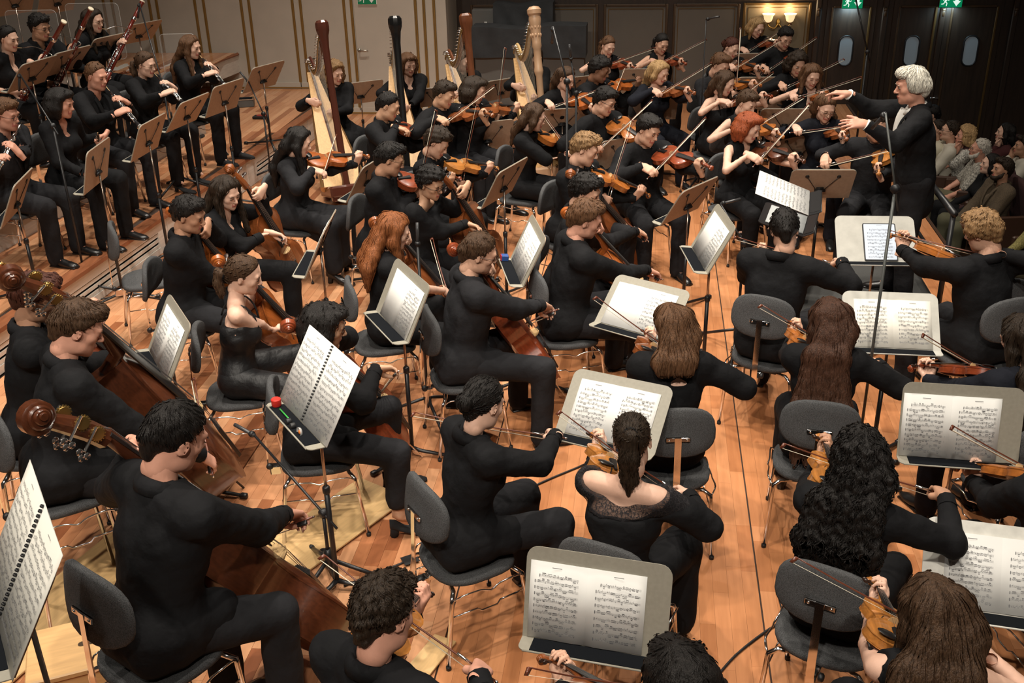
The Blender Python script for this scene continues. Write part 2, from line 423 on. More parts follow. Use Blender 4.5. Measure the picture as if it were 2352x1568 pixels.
# ------------------------------------------------------------------ hair
def strands(s, n, step, steps, rad, flow, seed, lift=.001, curl=0., region=None):
    rng = np.random.default_rng(seed)
    v, f, lb = s.extract()
    if not len(v): return None
    if region is not None: v = v[region(v)]
    p = v[rng.integers(0, len(v), n)] + rng.normal(0, .003, (n, 3)); pts = []
    ph = rng.uniform(0, 6.28, n); off = lift + rng.uniform(-.003, .004, n)
    for k in range(steps):
        g = s.grad(p); g /= np.linalg.norm(g, axis=1)[:, None] + 1e-9
        p = p - g * (s.sample(p) - off)[:, None]
        pts.append(p.copy())
        fl = flow(p); t = fl - g * (fl * g).sum(1)[:, None]
        if curl:
            side = np.cross(g, t); t = t + side * (np.sin(ph + k * 1.9) * curl)[:, None] + g * (np.cos(ph + k * 1.9) * curl * .6)[:, None]
        t /= np.linalg.norm(t, axis=1)[:, None] + 1e-9
        p = p + t * step * rng.uniform(.7, 1.2, n)[:, None]
    pts = np.stack(pts, 1)                                   # n, steps, 3
    tn = np.gradient(pts, axis=1); tn /= np.linalg.norm(tn, axis=2)[..., None] + 1e-9
    a1 = np.cross(tn, V(.31, .52, .79)); a1 /= np.linalg.norm(a1, axis=2)[..., None] + 1e-9; a2 = np.cross(tn, a1)
    prof = rad * np.sin(np.linspace(.45, math.pi - .12, steps)) * 1.0
    rr = prof[None, :, None] * rng.uniform(.6, 1.3, (n, 1, 1))
    rings = np.stack([pts + rr * (math.cos(q) * a1 + math.sin(q) * a2) for q in (0, 2.094, 4.189)], 2)   # n,steps,3,3
    V_ = rings.reshape(-1, 3); b = (np.arange(n) * steps * 3)[:, None, None] + (np.arange(steps - 1) * 3)[None, :, None]
    i = np.arange(3); j = (i + 1) % 3
    F_ = np.stack([b + i, b + j, b + 3 + j, b + 3 + i], -1).reshape(-1, 4)
    return V_, F_
def make_hair(style, kind, Rh, hc, Rt, lod, seed, s_=1., length=.3):
    """Rh,hc: head rotation and centre in body space; Rt: torso rotation (z up the spine).  returns G or None"""
    h = .0078 if lod == 0 else .0105 if lod == 1 else .0135
    H = lambda *p: hc + Rh @ (V(*p) * s_)
    down = V(0, 0, -1); back = Rt @ V(0, -1, 0)
    lo, hi = hc - V(.22, .26, .2 + (length if style in ('long', 'longfront', 'curlylong', 'pony', 'half', 'wavylong', 'lowpony') else 0)), hc + V(.22, .22, .24)
    s = SDF(lo, hi, h); th = dict(short=.009, shortfull=.014, curly=.017, bigcurly=.026, bob=.013, long=.010, longfront=.010, curlylong=.032, pony=.008, bun=.008, thin=.006, swept=.014, half=.009, wavylong=.013, crop=.005, lowpony=.008, mop=.020, blondmop=.024).get(style, .014)
    s.ell(H(0, -.014, .034), V(.077 + th * .8, .097 + th, .088 + th * 1.15) * s_, Rh, k=.01)
    # hair line: cut away the face and the neck
    fn = Rh @ V(0, .80, -.60); top = .082 if style not in ('thin', 'swept') else .092
    fy = .070
    tmp = SDF(lo, hi, h)
    s.plane(H(0, fy, top), fn, k=.022)
    if style in ('short', 'shortfull', 'curly', 'crop', 'thin', 'swept', 'bigcurly', 'mop', 'blondmop'):
        for sx in (-1, 1): s.ell(H(sx * .096, .004, -.020), V(.032, .030, .040) * s_, Rh, k=.008, op='-')
        s.cap(H(0, -.095, -.01), H(0, -.085, -.065), .042, .030, k=.03)
        s.plane(H(0, -.05, -.088), Rh @ V(0, .2, -1), k=.02)
    if style in ('swept', 'shortfull', 'mop', 'blondmop', 'bigcurly', 'bob', 'curly'):
        s.ell(H(0, .052, .098), V(.062, .046, .030 + th * .4) * s_, Rh, k=.02)
    if style == 'mop':
        for sx in (-1, 1): s.ell(H(sx * .07, .01, .03), V(.035, .06, .055) * s_, Rh, k=.02)
        s.ell(H(0, .075, .065), V(.06, .028, .03) * s_, Rh, k=.02)
    if style == 'swept':
        for sx in (-1, 1): s.ell(H(sx * .072, -.03, .01), V(.028, .065, .06) * s_, Rh, k=.02)
        s.ell(H(0, -.09, -.03), V(.075, .045, .07) * s_, Rh, k=.03)
    if style == 'bob':
        for sx in (-1, 1): s.chain([H(sx * .07, .01, .06), H(sx * .092, .01, -.03), H(sx * .088, .02, -.11)], (.035, .033, .022), k=.03)
        s.chain([H(0, -.09, .03), H(0, -.095, -.05), H(0, -.085, -.13)], (.06, .06, .045), k=.04)
        for sx in (-1, 1): s.chain([H(sx * .05, -.07, .02), H(sx * .07, -.06, -.06), H(sx * .07, -.05, -.13)], (.05, .05, .035), k=.04)
    if style in ('pony', 'bun', 'lowpony', 'half'):
        s.cap(H(0, -.085, .01), H(0, -.07, -.06), .045, .03, k=.03)
        for sx in (-1, 1): s.ell(H(sx * .093, .010, -.026), V(.028, .026, .034) * s_, Rh, k=.008, op='-')
    if style == 'bun':
        s.ell(H(0, -.128, -.005), V(.046, .036, .044) * s_, Rh, k=.012)
    if style in ('pony', 'lowpony'):
        z0 = .045 if style == 'pony' else -.04
        a = H(0, -.105, z0); b = a + Rh @ V(0, -.055, -.005); L = length
        fall = nrm(down + .12 * back)
        s.chain([a, b, b + fall * L * .35, b + fall * L * .7 - back * .02, b + fall * L - back * .03], (.022, .030, .040, .036, .010), k=.02, flat=(back, .62))
    if style in ('long', 'longfront', 'curlylong', 'half', 'wavylong'):
        big = 1.28 if style == 'curlylong' else 1.25 if style == 'wavylong' else 1.0
        L = length; fall = nrm(down + .05 * back)
        B = lambda x, y, z: hc + Rt @ (V(x, y - .035, z - .69) * s_)
        wx = 1.25 + min(.9, L * 1.1)
        for x in (-.055, -.02, .02, .055):
            a = H(x, -.075, .03); a2 = H(x * 1.2, -.09, -.07); ze = .60 - L
            pts_ = [a, a2, B(x * 1.3 * big, -.120, .53)] + ([B(x * wx * big, -.145 - .02 * (big - 1), .60 - L * .5)] if L > .25 else []) + [B(x * wx * big, -.140, ze)]
            rs_ = [.052, .044 * big, .042 * big] + ([.042 * big] if L > .25 else []) + [.020]
            s.chain(pts_, rs_, k=.035, flat=(back, .75))
        if style != 'half':
            for sx in (-1, 1):
                a = H(sx * .072, .012, .05); a2 = H(sx * .090, .006, -.055); fr = style in ('longfront', 'wavylong')
                a3 = a2 + down * L * (.75 if fr else .4) + Rt @ V(sx * .012, .05 if fr else -.03, 0)
                s.chain([a, a2, a3], (.030, .028 * (1 + (big - 1) * .6), .016), k=.03)
    if style in ('curlylong', 'bigcurly'): s.wobble(.006, 110, seed)
    if style in ('curly', 'mop', 'blondmop'): s.wobble(.0045, 130, seed)
    if style in ('short', 'shortfull', 'swept', 'bob', 'wavylong', 'long', 'longfront'): s.wobble(.0018, 90, seed)
    v, f, lb = s.extract(); g = G().raw(v, f, 0)
    crown = H(0, -.045, .13); up = Rh @ V(0, 0, 1)
    def flow(p):
        away = p - crown; away -= np.outer(away @ up, up); away /= np.linalg.norm(away, axis=1)[:, None] + 1e-6
        wgt = np.clip((p - hc) @ up / .12, 0, 1)[:, None]
        return away * wgt + down * (1.05 - wgt) + (Rh @ V(0, .3, 0)) * wgt * (style in ('short', 'shortfull', 'curly', 'mop', 'blondmop', 'crop'))
    if style in ('pony', 'bun', 'lowpony'):
        tie = H(0, -.11, .045 if style == 'pony' else -.02)
        def flow(p):
            d = tie - p; dist = np.linalg.norm(d, axis=1)[:, None]; isin = ((p - tie) @ up < -.03)[:, None] & ((p - hc) @ (Rh @ V(0, 1, 0)) < -.09)[:, None]
            return np.where(isin, down, d / (dist + 1e-6))
    N = (700, 225, 60)[lod]; cl = style in ('curly', 'bigcurly', 'curlylong', 'mop', 'blondmop')
    lng = style in ('long', 'longfront', 'half', 'wavylong', 'curlylong')
    if lng: N = int(N * 1.6)
    if lod == 0 and style == 'curlylong': N = 2200
    r = strands(s, N, .016 if lng or style == 'swept' else .0085, 6 if lng and lod < 2 else 4, (.0030, .0042, .0058)[lod] * (1.15 if cl else 1), flow, seed, region=(lambda v: (v - hc) @ up > -.012) if style in ('short', 'shortfull', 'curly', 'crop', 'thin', 'mop', 'blondmop', 'swept') else None, lift=.0015, curl=(.9 if style in ('curlylong', 'bigcurly') else .6 if cl else .16))
    if r is not None: g.raw(r[0], r[1], 0)
    return g

# ------------------------------------------------------------------ the figure
def ik(S, W, a, b, pole):
    d = W - S; L = np.linalg.norm(d)
    if L > (a + b) * .985:
        k = L / ((a + b) * .985); a, b = a * k, b * k
    u = d / L; x = (a * a - b * b + L * L) / (2 * L); y = math.sqrt(max(a * a - x * x, 1e-6))
    p = np.asarray(pole, float); p = p - u * (p @ u); p = nrm(p)
    return S + u * x + p * y
def ray_sphere(px, A, L, prefer):
    """point on the pixel ray at distance L from A, the one whose direction is nearest to prefer"""
    d = nrm(ray(*px)); oc = CPOS - A; b = d @ oc; c = oc @ oc - L * L; disc = b * b - c
    if disc <= 0: q = CPOS - d * b; return A + nrm(q - A) * L
    c_ = [CPOS + d * (-b + sg * math.sqrt(disc)) for sg in (-1, 1)]
    return max(c_, key=lambda q: nrm(q - A) @ prefer)
def shoe_geo(g, ank, toe, style, fz, m=0):
    """one shoe from ankle to toe direction, on the ground at fz"""
    d = toe - ank; d[2] = 0; d = nrm(d); sd = V(-d[1], d[0], 0); heel = style in ('heel', 'block', 'sandal')
    hh = .055 if heel else .015
    c0 = V(ank[0], ank[1], fz) - d * .05
    out = []
    prof = [(0, .026), (.03, .033), (.08, .032), (.14, .040), (.19, .043), (.23, .036), (.262, .016)]
    L = len(prof); rings = []
    n = 10; a = np.arange(n) * 2 * np.pi / n
    for i, (t, wd) in enumerate(prof):
        rise = hh * max(0, 1 - t / .15) if heel else 0
        low = rise + (.002 if not heel else .004); hi_ = rise + ((.085, .095, .085, .062, .048, .040, .026)[i] if style != 'heel' and style != 'sandal' else (.052, .055, .03, .034, .036, .032, .02)[i])
        ring = [c0 + d * t + sd * (wd * np.cos(q)) + V(0, 0, (low + hi_) / 2 + (hi_ - low) / 2 * (np.sin(q) if np.sin(q) > 0 else max(np.sin(q) * 1.3, -1))) for q in a]
        rings.append(np.array(ring))
    v = np.concatenate(rings); i = np.arange(n); j = (i + 1) % n
    f = [np.concatenate([np.stack([q * n + j, q * n + i, (q + 1) * n + i, (q + 1) * n + j], 1) for q in range(L - 1)]), i[None], ((L - 1) * n + i[::-1])[None]]
    g.raw(v, f, m)
    if heel: g.tube([c0 + d * .03 + V(0, 0, hh + .02), c0 + d * .02 + V(0, 0, .0)], (.026, .016 if style == 'heel' else .024), 8, m=m)
    else:
        fr = np.stack([d, sd, V(0, 0, 1)], 1); g.box(c0 + d * .125 + V(0, 0, .007), (.25, .074, .014), fr, m=m, ch=.004)
PEOPLE = {}
def person(id, desc, hp, hz, az, floor=0., sex='m', sc=1., top='jacket', bottom='trousers', hair=('short', 'dark'), skin='fair', glasses=False,
           lean=8., side=0., head=(0, 0, 0), lod=None, sleeve=1., neck='crew', knees=.15, feet=None, shoes='oxford', topmat=None, botmat=None, larm=None, rarm=None,
           hlen=.3, stand=False, label=None, cat='musician', eyes='down', beard=False, earr=False, group=None, hipdrop=None, pos=None, tie=None, cuff=False, knee_y=.44, lace=False):
    """places one figure from the pixel of the head centre and the head's height; returns joint data. larm/rarm: dict(wrist target, R, pose) in world, set later"""
    hw = V(*pos) if pos is not None else PZ(hp[0], hp[1], hz)
    if lod is None:
        dist = np.linalg.norm(hw - CPOS); lod = 0 if dist < 5.3 else 1 if dist < 8.8 else 2
    A = R_(az - 90); Rz = rotz(A)
    l = R_(lean); fem = sex == 'f'; k = sc * (.95 if fem else 1.)
    Rt = roty(R_(side)) @ rotx(-l)                       # torso rotation, local
    spine = .69 * k
    off = Rt @ V(0, .035, spine)
    zh = hw[2] - floor - off[2] if not stand else .93 * k
    if stand: spine = hw[2] - floor - zh; off = Rt @ V(0, .035, spine); zh = hw[2] - floor - off[2]
    base = hw - Rz @ V(off[0], off[1], 0); base[2] = floor
    pel = V(0, 0, zh)
    T = lambda x, y, z: pel + Rt @ (V(x, y, z) * k)
    hc = pel + off
    Rh = Rt @ rotz(R_(head[0])) @ rotx(R_(head[1])) @ roty(R_(head[2]))
    sw = .165 if fem else .19
    J = dict(base=base, Rz=Rz, pel=pel, hc=hc, Rh=Rh, Rt=Rt, k=k, zh=zh, S={1: T(sw, -.005, .474), -1: T(-sw, -.005, .474)}, lod=lod, T=T, fem=fem, floor=floor, desc=desc, az=az, sc=sc)
    J['w'] = lambda p: base + Rz @ np.asarray(p, float); J['l'] = lambda p: Rz.T @ (np.asarray(p, float) - base)
    J['cfg'] = dict(id=id, sex=sex, top=top, bottom=bottom, hair=hair, skin=skin, glasses=glasses, sleeve=sleeve, neck=neck, knees=knees, feet=feet, shoes=shoes, topmat=topmat, botmat=botmat,
                    hlen=hlen, stand=stand, label=label, cat=cat, eyes=eyes, beard=beard, earr=earr, group=group, tie=tie, cuff=cuff, knee_y=knee_y, lace=lace, kk=.248 * k / .25)
    J['arms'] = {}
    PEOPLE[id] = J; return J
def set_arm(J, side, grip, Rw, pose, pole=None, off=(0, .085, -.035)):
    """grip point in world, hand rotation in world (columns x,y,z)"""
    Rl = J['Rz'].T @ Rw; hk = 1.02 * J['k'] + .03
    wr = J['l'](grip) - Rl @ (V(*off) * hk)
    J['arms'][side] = dict(w=wr, R=Rl, pose=pose, hk=hk, pole=pole)
def hand_frame(x, y):
    x = nrm(x); y = np.asarray(y, float); y = nrm(y - x * (x @ y)); return np.stack([x, y, np.cross(x, y)], 1)
def finish(J):
    c = J['cfg']; k = J['k']; T = J['T']; lod = J['lod']; Rt = J['Rt']; pel = J['pel']; fem = J['fem']; hc = J['hc']; Rh = J['Rh']
    rnd = random.Random(hash_(c['id']))
    zh = J['zh']; stand = c['stand']
    # legs
    kn = {}; an = {}; toe = {}
    for sx in (-1, 1):
        if stand:
            kn[sx] = V(sx * .105, .02, .50 * k); an[sx] = V(sx * .115, -.02 + (.06 if sx > 0 else 0), .085); toe[sx] = an[sx] + V(sx * .05, .2, 0)
        else:
            ky = c['knee_y'] * k
            kn[sx] = V(sx * c['knees'], ky, max(zh - .03, .44 * k) if zh < .62 else zh - .12)
            ft = c['feet'][0 if sx < 0 else 1] if c['feet'] else (sx * c['knees'] * 1.0, ky - .02)
            hl = .055 if c['shoes'] in ('heel', 'block', 'sandal') else 0
            an[sx] = V(ft[0], ft[1], .085 + hl); dd = V(ft[0] - 0, ft[1], 0) * .3 + V(0, .9, 0); toe[sx] = an[sx] + nrm(dd) * .2
            fz = c.get('footz', 0.); an[sx][2] += fz; toe[sx][2] += fz
    # arms
    el = {}; wr = {}
    for sx in (-1, 1):
        a = J['arms'].get(sx)
        if a is None:
            w_ = V(sx * .12, .30, zh + .10) if not stand else V(sx * .26, .05, zh - .05)
            R = hand_frame(V(1, 0, 0), V(-sx * .4, 1, -.1)); a = dict(w=w_, R=R, pose='wind', hk=.96 * k + .02, pole=None); J['arms'][sx] = a
        S = J['S'][sx]; pole = a['pole'] if a['pole'] is not None else V(sx * .55, -.25, -.8)
        el[sx] = ik(S, a['w'], .285 * k, .255 * k, pole); wr[sx] = a['w']
    allp = np.array([pel, hc, *kn.values(), *an.values(), *el.values(), *wr.values(), *J['S'].values()])
    lo, hi = allp.min(0) - .24, allp.max(0) + .24; lo[2] = max(lo[2], -.02)
    # ---- body: one mesh, skin
    hb = (.027, .032, .040)[lod] if c['sleeve'] > .55 and c['neck'] not in ('wide', 'openback', 'strap') else (.017, .019, .023)[lod]
    s = SDF(lo, hi, hb)
    s.cap(T(-.08, 0, .0), T(.08, 0, .0), .105 * k, k=.05, flat=(Rt @ V(0, 1, 0), .9))
    s.cap(T(0, 0, .05), T(0, .0, .20), .112 * k if fem else .122 * k, .105 * k if fem else .125 * k, k=.05, flat=(Rt @ V(0, 1, 0), .8))
    s.cap(T(-.05, 0, .33), T(.05, 0, .33), .105 * k if fem else .115 * k, k=.06, flat=(Rt @ V(0, 1, 0), .85))
    s.cap(T(-.115, -.01, .476), T(.115, -.01, .476), .052 * k, k=.05)
    if fem:
        for sx in (-1, 1): s.ell(T(sx * .065, .085, .32), V(.055, .05, .055) * k, k=.03)
    nb = hc + Rh @ (V(0, -.030, -.095) * k)
    s.cap(T(0, -.015, .485), nb, (.062 if not fem else .052) * k, (.055 if not fem else .046) * k, k=.022)
    for sx in (-1, 1):
        S = J['S'][sx]
        s.cap(S, el[sx], .052 * k if not fem else .043 * k, .040 * k if not fem else .035 * k, k=.04)
        s.cap(el[sx], wr[sx] + (el[sx] - wr[sx]) * .06, .041 * k if not fem else .036 * k, .0255 * k, k=.012)
        s.cap(V(sx * .09, 0, zh), kn[sx], .080 * k, .056 * k, k=.04)
        s.cap(kn[sx], an[sx], .055 * k, .037 * k, k=.02)
        s.cap(an[sx], an[sx] * .7 + toe[sx] * .3 - V(0, 0, .035), .036, .030, k=.02)
    X, Y, Z = (s.ax[i].astype(np.float32) for i in range(3)); X, Y, Z = X[:, None, None] - pel[0], Y[None, :, None] - pel[1], Z[None, None, :] - pel[2]
    zx, zy, zz = Rt @ V(0, 0, 1); zt = (X * zx + Y * zy + Z * zz) / k; xx, xy, xz = Rt @ V(1, 0, 0); xt = np.abs(X * xx + Y * xy + Z * xz) / k
    covered = c['neck'] in ('crew', 'collar', 'lapel', 'scoop') and c['sleeve'] > .3      # keep covered skin under the cloth
    s.d += .016 * np.clip(((.540 if covered else .37) - zt) / .035, 0, 1) * (zt > (.30 if covered else .02)) * (1. if covered else (xt < .135))
    v, f, lb = s.extract(); g = G().raw(v, f, 0)
    hh = (.0064, .0080, .0104)[lod]
    hk = c['kk']
    hv, hf, hl_ = head_tpl('f' if fem else 'm', hh)
    skinm = SKIN[c['skin']]
    g.raw(xf(hv * hk, Rh, hc), hf, 0); g.m[-1] = hl_
    for sx in (-1, 1):       # eyes and lashes, brows
        if c['eyes'] == 'open':
            g.ball(hc + Rh @ (V(sx * .031, .0835, .002) * hk), V(.0128, .0085, .0085) * hk, 8, 6, Rh, 2); g.ball(hc + Rh @ (V(sx * .031, .0885, .0015) * hk), V(.0062, .004, .0062) * hk, 8, 5, Rh, 3)
        arc = [hc + Rh @ (V(sx * (.031 + x), .0925 - abs(x) * .25, (.0065 if c['eyes'] == 'open' else -.002) - x * x * 25 * (1 if c['eyes'] == 'open' else -.8)) * hk) for x in (-.016, -.008, 0, .008, .016)]
        g.tube(arc, .0022 * hk, 4, m=3)
        arc = [hc + Rh @ (V(sx * (.032 + x), .0945 - abs(x) * .28, .0225 - (x - .004) ** 2 * 14) * hk) for x in (-.019, -.009, 0, .01, .02)]
        g.tube(arc, (.002 * hk, .0032 * hk, .0034 * hk, .003 * hk, .0014 * hk), 5, m=4, flat=.7)
    for sx in (-1, 1):
        a = J['arms'][sx]; v_, f_ = hand_tpl(a['pose'], sx, (.0060, .0074, .0096)[lod]); g.raw(xf(v_ * a['hk'], a['R'], a['w']), f_, 0)
    hc_mat = HAIRC[c['hair'][1]]
    body = g.obj('person', [skinm, LIP, EYEW, IRIS, hc_mat])
    body.location = J['base']; body.rotation_euler = (0, 0, R_(J['az'] - 90))
    tag(body, c['label'] or J['desc'], c['cat'], c['group'])
    # ---- clothes
    tm = c['topmat'] or BLACKC; bm_ = c['botmat'] or (CHARC if c['top'] == 'jacket' and tm is BLACKC else tm)
    ht = (.013, .0165, .022)[lod]
    s = SDF(lo, hi, ht); top = c['top']; jk = top == 'jacket'; e = .022 if jk else .015
    fy = Rt @ V(0, 1, 0)
    s.cap(T(-.07, 0, .02), T(.07, 0, .02), .108 * k + e, k=.05, flat=(fy, .92))
    s.cap(T(0, 0, .06), T(0, 0, .22), (.112 if fem else .134) * k + e, (.106 if fem else .138) * k + e, k=.05, flat=(fy, .85))
    s.cap(T(-.05, 0, .33), T(.05, 0, .33), (.108 if fem else .122) * k + e, k=.06, flat=(fy, .88))
    s.cap(T(-.125, -.01, .474), T(.125, -.01, .474), .056 * k + e, k=.05)
    s.cap(T(-.04, -.015, .500), T(.04, -.015, .500), .055 * k + e * .6, k=.05)
    if jk or not fem: s.cap(T(0, -.005, .36), T(0, -.01, .0), (.150 if not fem else .132) * k, (.156 if not fem else .146) * k, k=.05, flat=(fy, .74))
    elif top in ('tunic', 'loose', 'knit'): s.cap(T(0, 0, .34), T(0, -.01, .0), .125 * k, .142 * k, k=.05, flat=(fy, .80))
    if fem:
        for sx in (-1, 1): s.ell(T(sx * .065, .088, .32), V(.058, .052, .058) * k + e * .7, k=.03)
    if jk or top == 'tunic':
        if stand: s.cap(T(0, -.005, -.02), T(0, 0, -.16), .15 * k, .165 * k, k=.05, flat=(fy, .82))
        else:
            s.cap(V(-.07, -.02, zh), V(.07, -.02, zh), .130 * k, k=.05)
            s.cap(V(-.10, -.075, zh + .015), V(.10, -.075, zh + .015), .095 * k, k=.05); s.cap(V(-.11, -.125, zh - .045), V(.11, -.125, zh - .045), .052 * k, k=.05)
            for sx in (-1, 1): s.cap(V(sx * .10, .03, zh + .01), V(sx * .12, .16, zh - .005), .098 * k, .092 * k, k=.04)
    sl = c['sleeve']
    if sl > 0:
        for sx in (-1, 1):
            S = J['S'][sx]; cu = 1. if top != 'loose' else 1.35
            if sl < .55: s.cap(S, S + (el[sx] - S) * sl * 2, .056 * k + e * cu, .052 * k + e * cu, k=.05)
            else:
                s.cap(S, el[sx], .056 * k + e * cu, .044 * k + e * cu, k=.05)
                tt = min(1., (sl - .5) * 2) * .86; q = el[sx] + (wr[sx] - el[sx]) * tt
                s.cap(el[sx], q, .044 * k + e * cu, (.028 + .012 * (1 - tt)) * k + e * cu * .5, k=.025)
    nk = c['neck']; hd = nrm(nb - T(0, -.015, .48))
    ncut = (.053 if fem else .060) * k
    if nk in ('crew', 'collar'): s.cap(T(0, -.01, .495) , T(0, 0, .62), ncut, ncut * 1.05, k=.012, op='-')
    if nk in ('v', 'lapel'):
        s.cap(T(0, -.012, .498), T(0, 0, .64), ncut * 1.02, ncut, k=.012, op='-')
        dp = .30 if nk == 'v' else .22
        s.cap(T(0, .07, .52), T(0, .16, .52 - dp * .62), .068 * k, .018, k=.012, op='-'); s.cap(T(0, .10, .44), T(0, .20, .40), .06 * k, .05 * k, k=.01, op='-')
    if nk == 'scoop':
        s.cap(T(-.03, .01, .545), T(.03, .01, .545), .10 * k, k=.012, op='-'); s.ell(T(0, .11, .49), V(.085, .10, .085) * k, Rt, k=.012, op='-')
    if nk == 'wide':
        s.cap(T(-.10, -.04, .555), T(.10, -.04, .555), .105 * k, k=.012, op='-'); s.ell(T(.0, -.115, .49), V(.115, .09, .09) * k, Rt, k=.012, op='-')
    if nk == 'strap': s.plane(T(0, 0, .395), Rt @ V(0, -.28, 1), k=.01)
    if nk == 'sleeveless':
        s.cap(T(0, -.01, .47), T(0, 0, .62), ncut * 1.15, ncut * 1.2, k=.012, op='-'); s.ell(T(0, .12, .47), V(.055, .09, .14) * k, Rt, k=.012, op='-')
    if nk in ('sleeveless', 'strap'):
        for sx in (-1, 1): s.cap(T(sx * .205, -.01, .36), T(sx * .185, -.01, .52), .058 * k, .05 * k, k=.012, op='-')
    if nk == 'openback':
        s.cap(T(0, -.01, .47), T(0, 0, .6), ncut, ncut, k=.012, op='-'); s.ell(T(.045, -.12, .41), V(.085, .07, .035) * k, Rt, k=.01, op='-')
    if c.get('lace'):      # see-through lace yoke over the shoulders, main fabric starts lower
        yoke = SDF(lo, hi, ht); yoke.d = s.d.copy(); yoke.d += .003; yoke.plane(T(0, 0, .385), Rt @ V(.12, .25, -1), k=.006)
        vy, fy_, _l = yoke.extract(); G().raw(vy, fy_, 0).obj('lace_yoke', LACE, body)
        s.plane(T(0, 0, .39), Rt @ V(-.12, -.25, 1), k=.006)
        for sx in (-1, 1): s.cap(J['S'][sx] + (el[sx] - J['S'][sx]) * .22, el[sx], .050 * k + e, .044 * k + e, k=.03)
    s.wobble(.0026, 34, rnd.random() * 6); s.wobble(.0018, 85, rnd.random() * 6)
    v, f, lb = s.extract()
    topname = dict(jacket='jacket', shirt='shirt', dress='dress', tunic='blouse', knit='sweater', loose='blouse', tank='sleeveless_top').get(top, 'shirt')
    g = G().raw(v, f, 0)
    if nk in ('collar', 'lapel', 'crew') and sl > 0 and top in ('jacket', 'shirt', 'tunic'):
        ring = []; n = 20
        for i in range(n):
            a_ = i * 2 * math.pi / n; ring.append(T(0, -.012, .527) + Rt @ V(.078 * k * math.cos(a_), .075 * k * math.sin(a_) - .006, -.024 * math.sin(a_) - .004))
        if nk == 'lapel':
            ring = [p for i, p in enumerate(ring) if i not in (4, 5, 6)]; ring = ring[4:] + ring[:4]
            for sx in (-1, 1):     # lapels lying on the chest
                g.tube(bez([T(sx * .062, .03, .527), T(sx * .065, .105, .45), T(sx * .045, .145, .33), T(sx * .012, .150, .24)], 12), [.012 * k] + [.024 * k] * 7 + [.02 * k] * 4 + [.006], 6, flat=.35, hint=Rt @ V(0, 1, .3))
            g.tube(ring, .015 * k, 6, hint=Rt @ V(0, 0, 1), flat=1.5)
        else: g.tube(ring, .0160 * k, 6, hint=Rt @ V(0, 0, 1), flat=2.1, closed=True)
    if nk == 'strap':
        for sx in (-1, 1): g.tube(bez([T(sx * .075, .125, .37), T(sx * .085, .09, .46), T(sx * .085, .02, .515), T(sx * .08, -.075, .46), T(sx * .075, -.105, .38)], 14), .006, 6)
    for sx in (-1, 1):
        if sl >= .55 and c['top'] != 'dress':
            tt = min(1., (sl - .5) * 2) * .86; q = el[sx] + (wr[sx] - el[sx]) * tt; d_ = nrm(wr[sx] - el[sx]); rr = (.028 + .012 * (1 - tt)) * k + e * .5 + .003
            g.tube([q + d_ * rr * .9, q - d_ * .02], (rr * .93, rr * 1.04), 10, caps=False)
    tobj = g.obj(topname, [tm], body)
    if c['cuff']:
        for sx in (-1, 1):
            g = G(); d_ = nrm(wr[sx] - el[sx]); q = wr[sx] - d_ * .02; g.tube([q - d_ * .06, q + d_ * .012], (.042 * k, .040 * k), 12); g.obj('shirt_cuff', WHITEC, body)
    if c['tie'] is not None:
        g = G()
        g.tube(bez([T(0, .055, .515), T(0, .088, .45), T(0, .108, .35), T(0, .112, .24)], 9)[:10], .050 * k, 8, flat=.5, hint=V(1, 0, 0)); 
        for sx in (-1, 1): g.tube([T(sx * .055, .035, .53), T(sx * .012, .078, .492)], (.014, .016), 6)
        g.tube([T(sx * .062 * math.cos(a_), -.012 + .06 * math.sin(a_), .535 - .012 * math.sin(a_)) for sx in (1,) for a_ in np.linspace(-3.6, .5, 12)], .013 * k, 6, hint=Rt @ V(0, 0, 1), flat=1.3)
        g.obj('shirt_front', WHITEC, body)
        g = G(); g.tube([T(0, .092, .495), T(0, .118, .43), T(0, .136, .34), T(0, .140, .25)], (.016, .02, .027, .02), 6, flat=.35, hint=V(1, 0, 0)); g.ball(T(0, .09, .502), .016); g.obj('necktie', c['tie'], body)
    # ---- lower garment
    s = SDF(lo, hi, ht * 1.5); bt = c['bottom']; wide = .030 if bt == 'wide' else .014
    if bt in ('trousers', 'wide', 'shorts', 'capri'):
        s.cap(V(-.08, 0, zh), V(.08, 0, zh), .118 * k, k=.05)
        if stand: s.cap(V(0, 0, zh + .05), V(0, 0, zh + .1), .125 * k, k=.05, flat=((0, 1, 0), .8))
        for sx in (-1, 1):
            s.cap(V(sx * .09, 0, zh), kn[sx], .099 * k, .068 * k + wide, k=.035)
            q = an[sx] + V(0, 0, -.02) if bt in ('trousers', 'wide') else kn[sx] + (an[sx] - kn[sx]) * (.75 if bt == 'capri' else .3)
            s.cap(kn[sx], q, .064 * k + wide, .047 * k + wide * 1.5, k=.015)
    else:   # skirt / dress
        hem = .95 if bt == 'longskirt' else .45 if bt == 'skirt' else .12
        s.cap(V(-.08, 0, zh), V(.08, 0, zh), .125 * k, k=.05)
        mk = (kn[-1] + kn[1]) / 2; ma = (an[-1] + an[1]) / 2
        for sx in (-1, 1): s.cap(V(sx * .09, 0, zh), kn[sx], .098 * k, .075 * k, k=.06)
        s.cap(V(0, 0, zh - .01), mk, .09 * k, .07 * k, k=.07)
        if hem > .2:
            for sx in (-1, 1): s.cap(kn[sx], kn[sx] + (an[sx] - kn[sx]) * hem + V(0, .02, 0), .078 * k, .085 * k if bt == 'longskirt' else .07 * k, k=.06)
            s.cap(mk, mk + (ma - mk) * hem, .07, .085 * k, k=.07)
            if bt == 'longskirt': s.cap(V(0, .1, zh - .08), ma - V(0, .1, -.25), .10, .10, k=.07)
    s.wobble(.0034, 30, rnd.random() * 6)
    v, f, lb = s.extract()
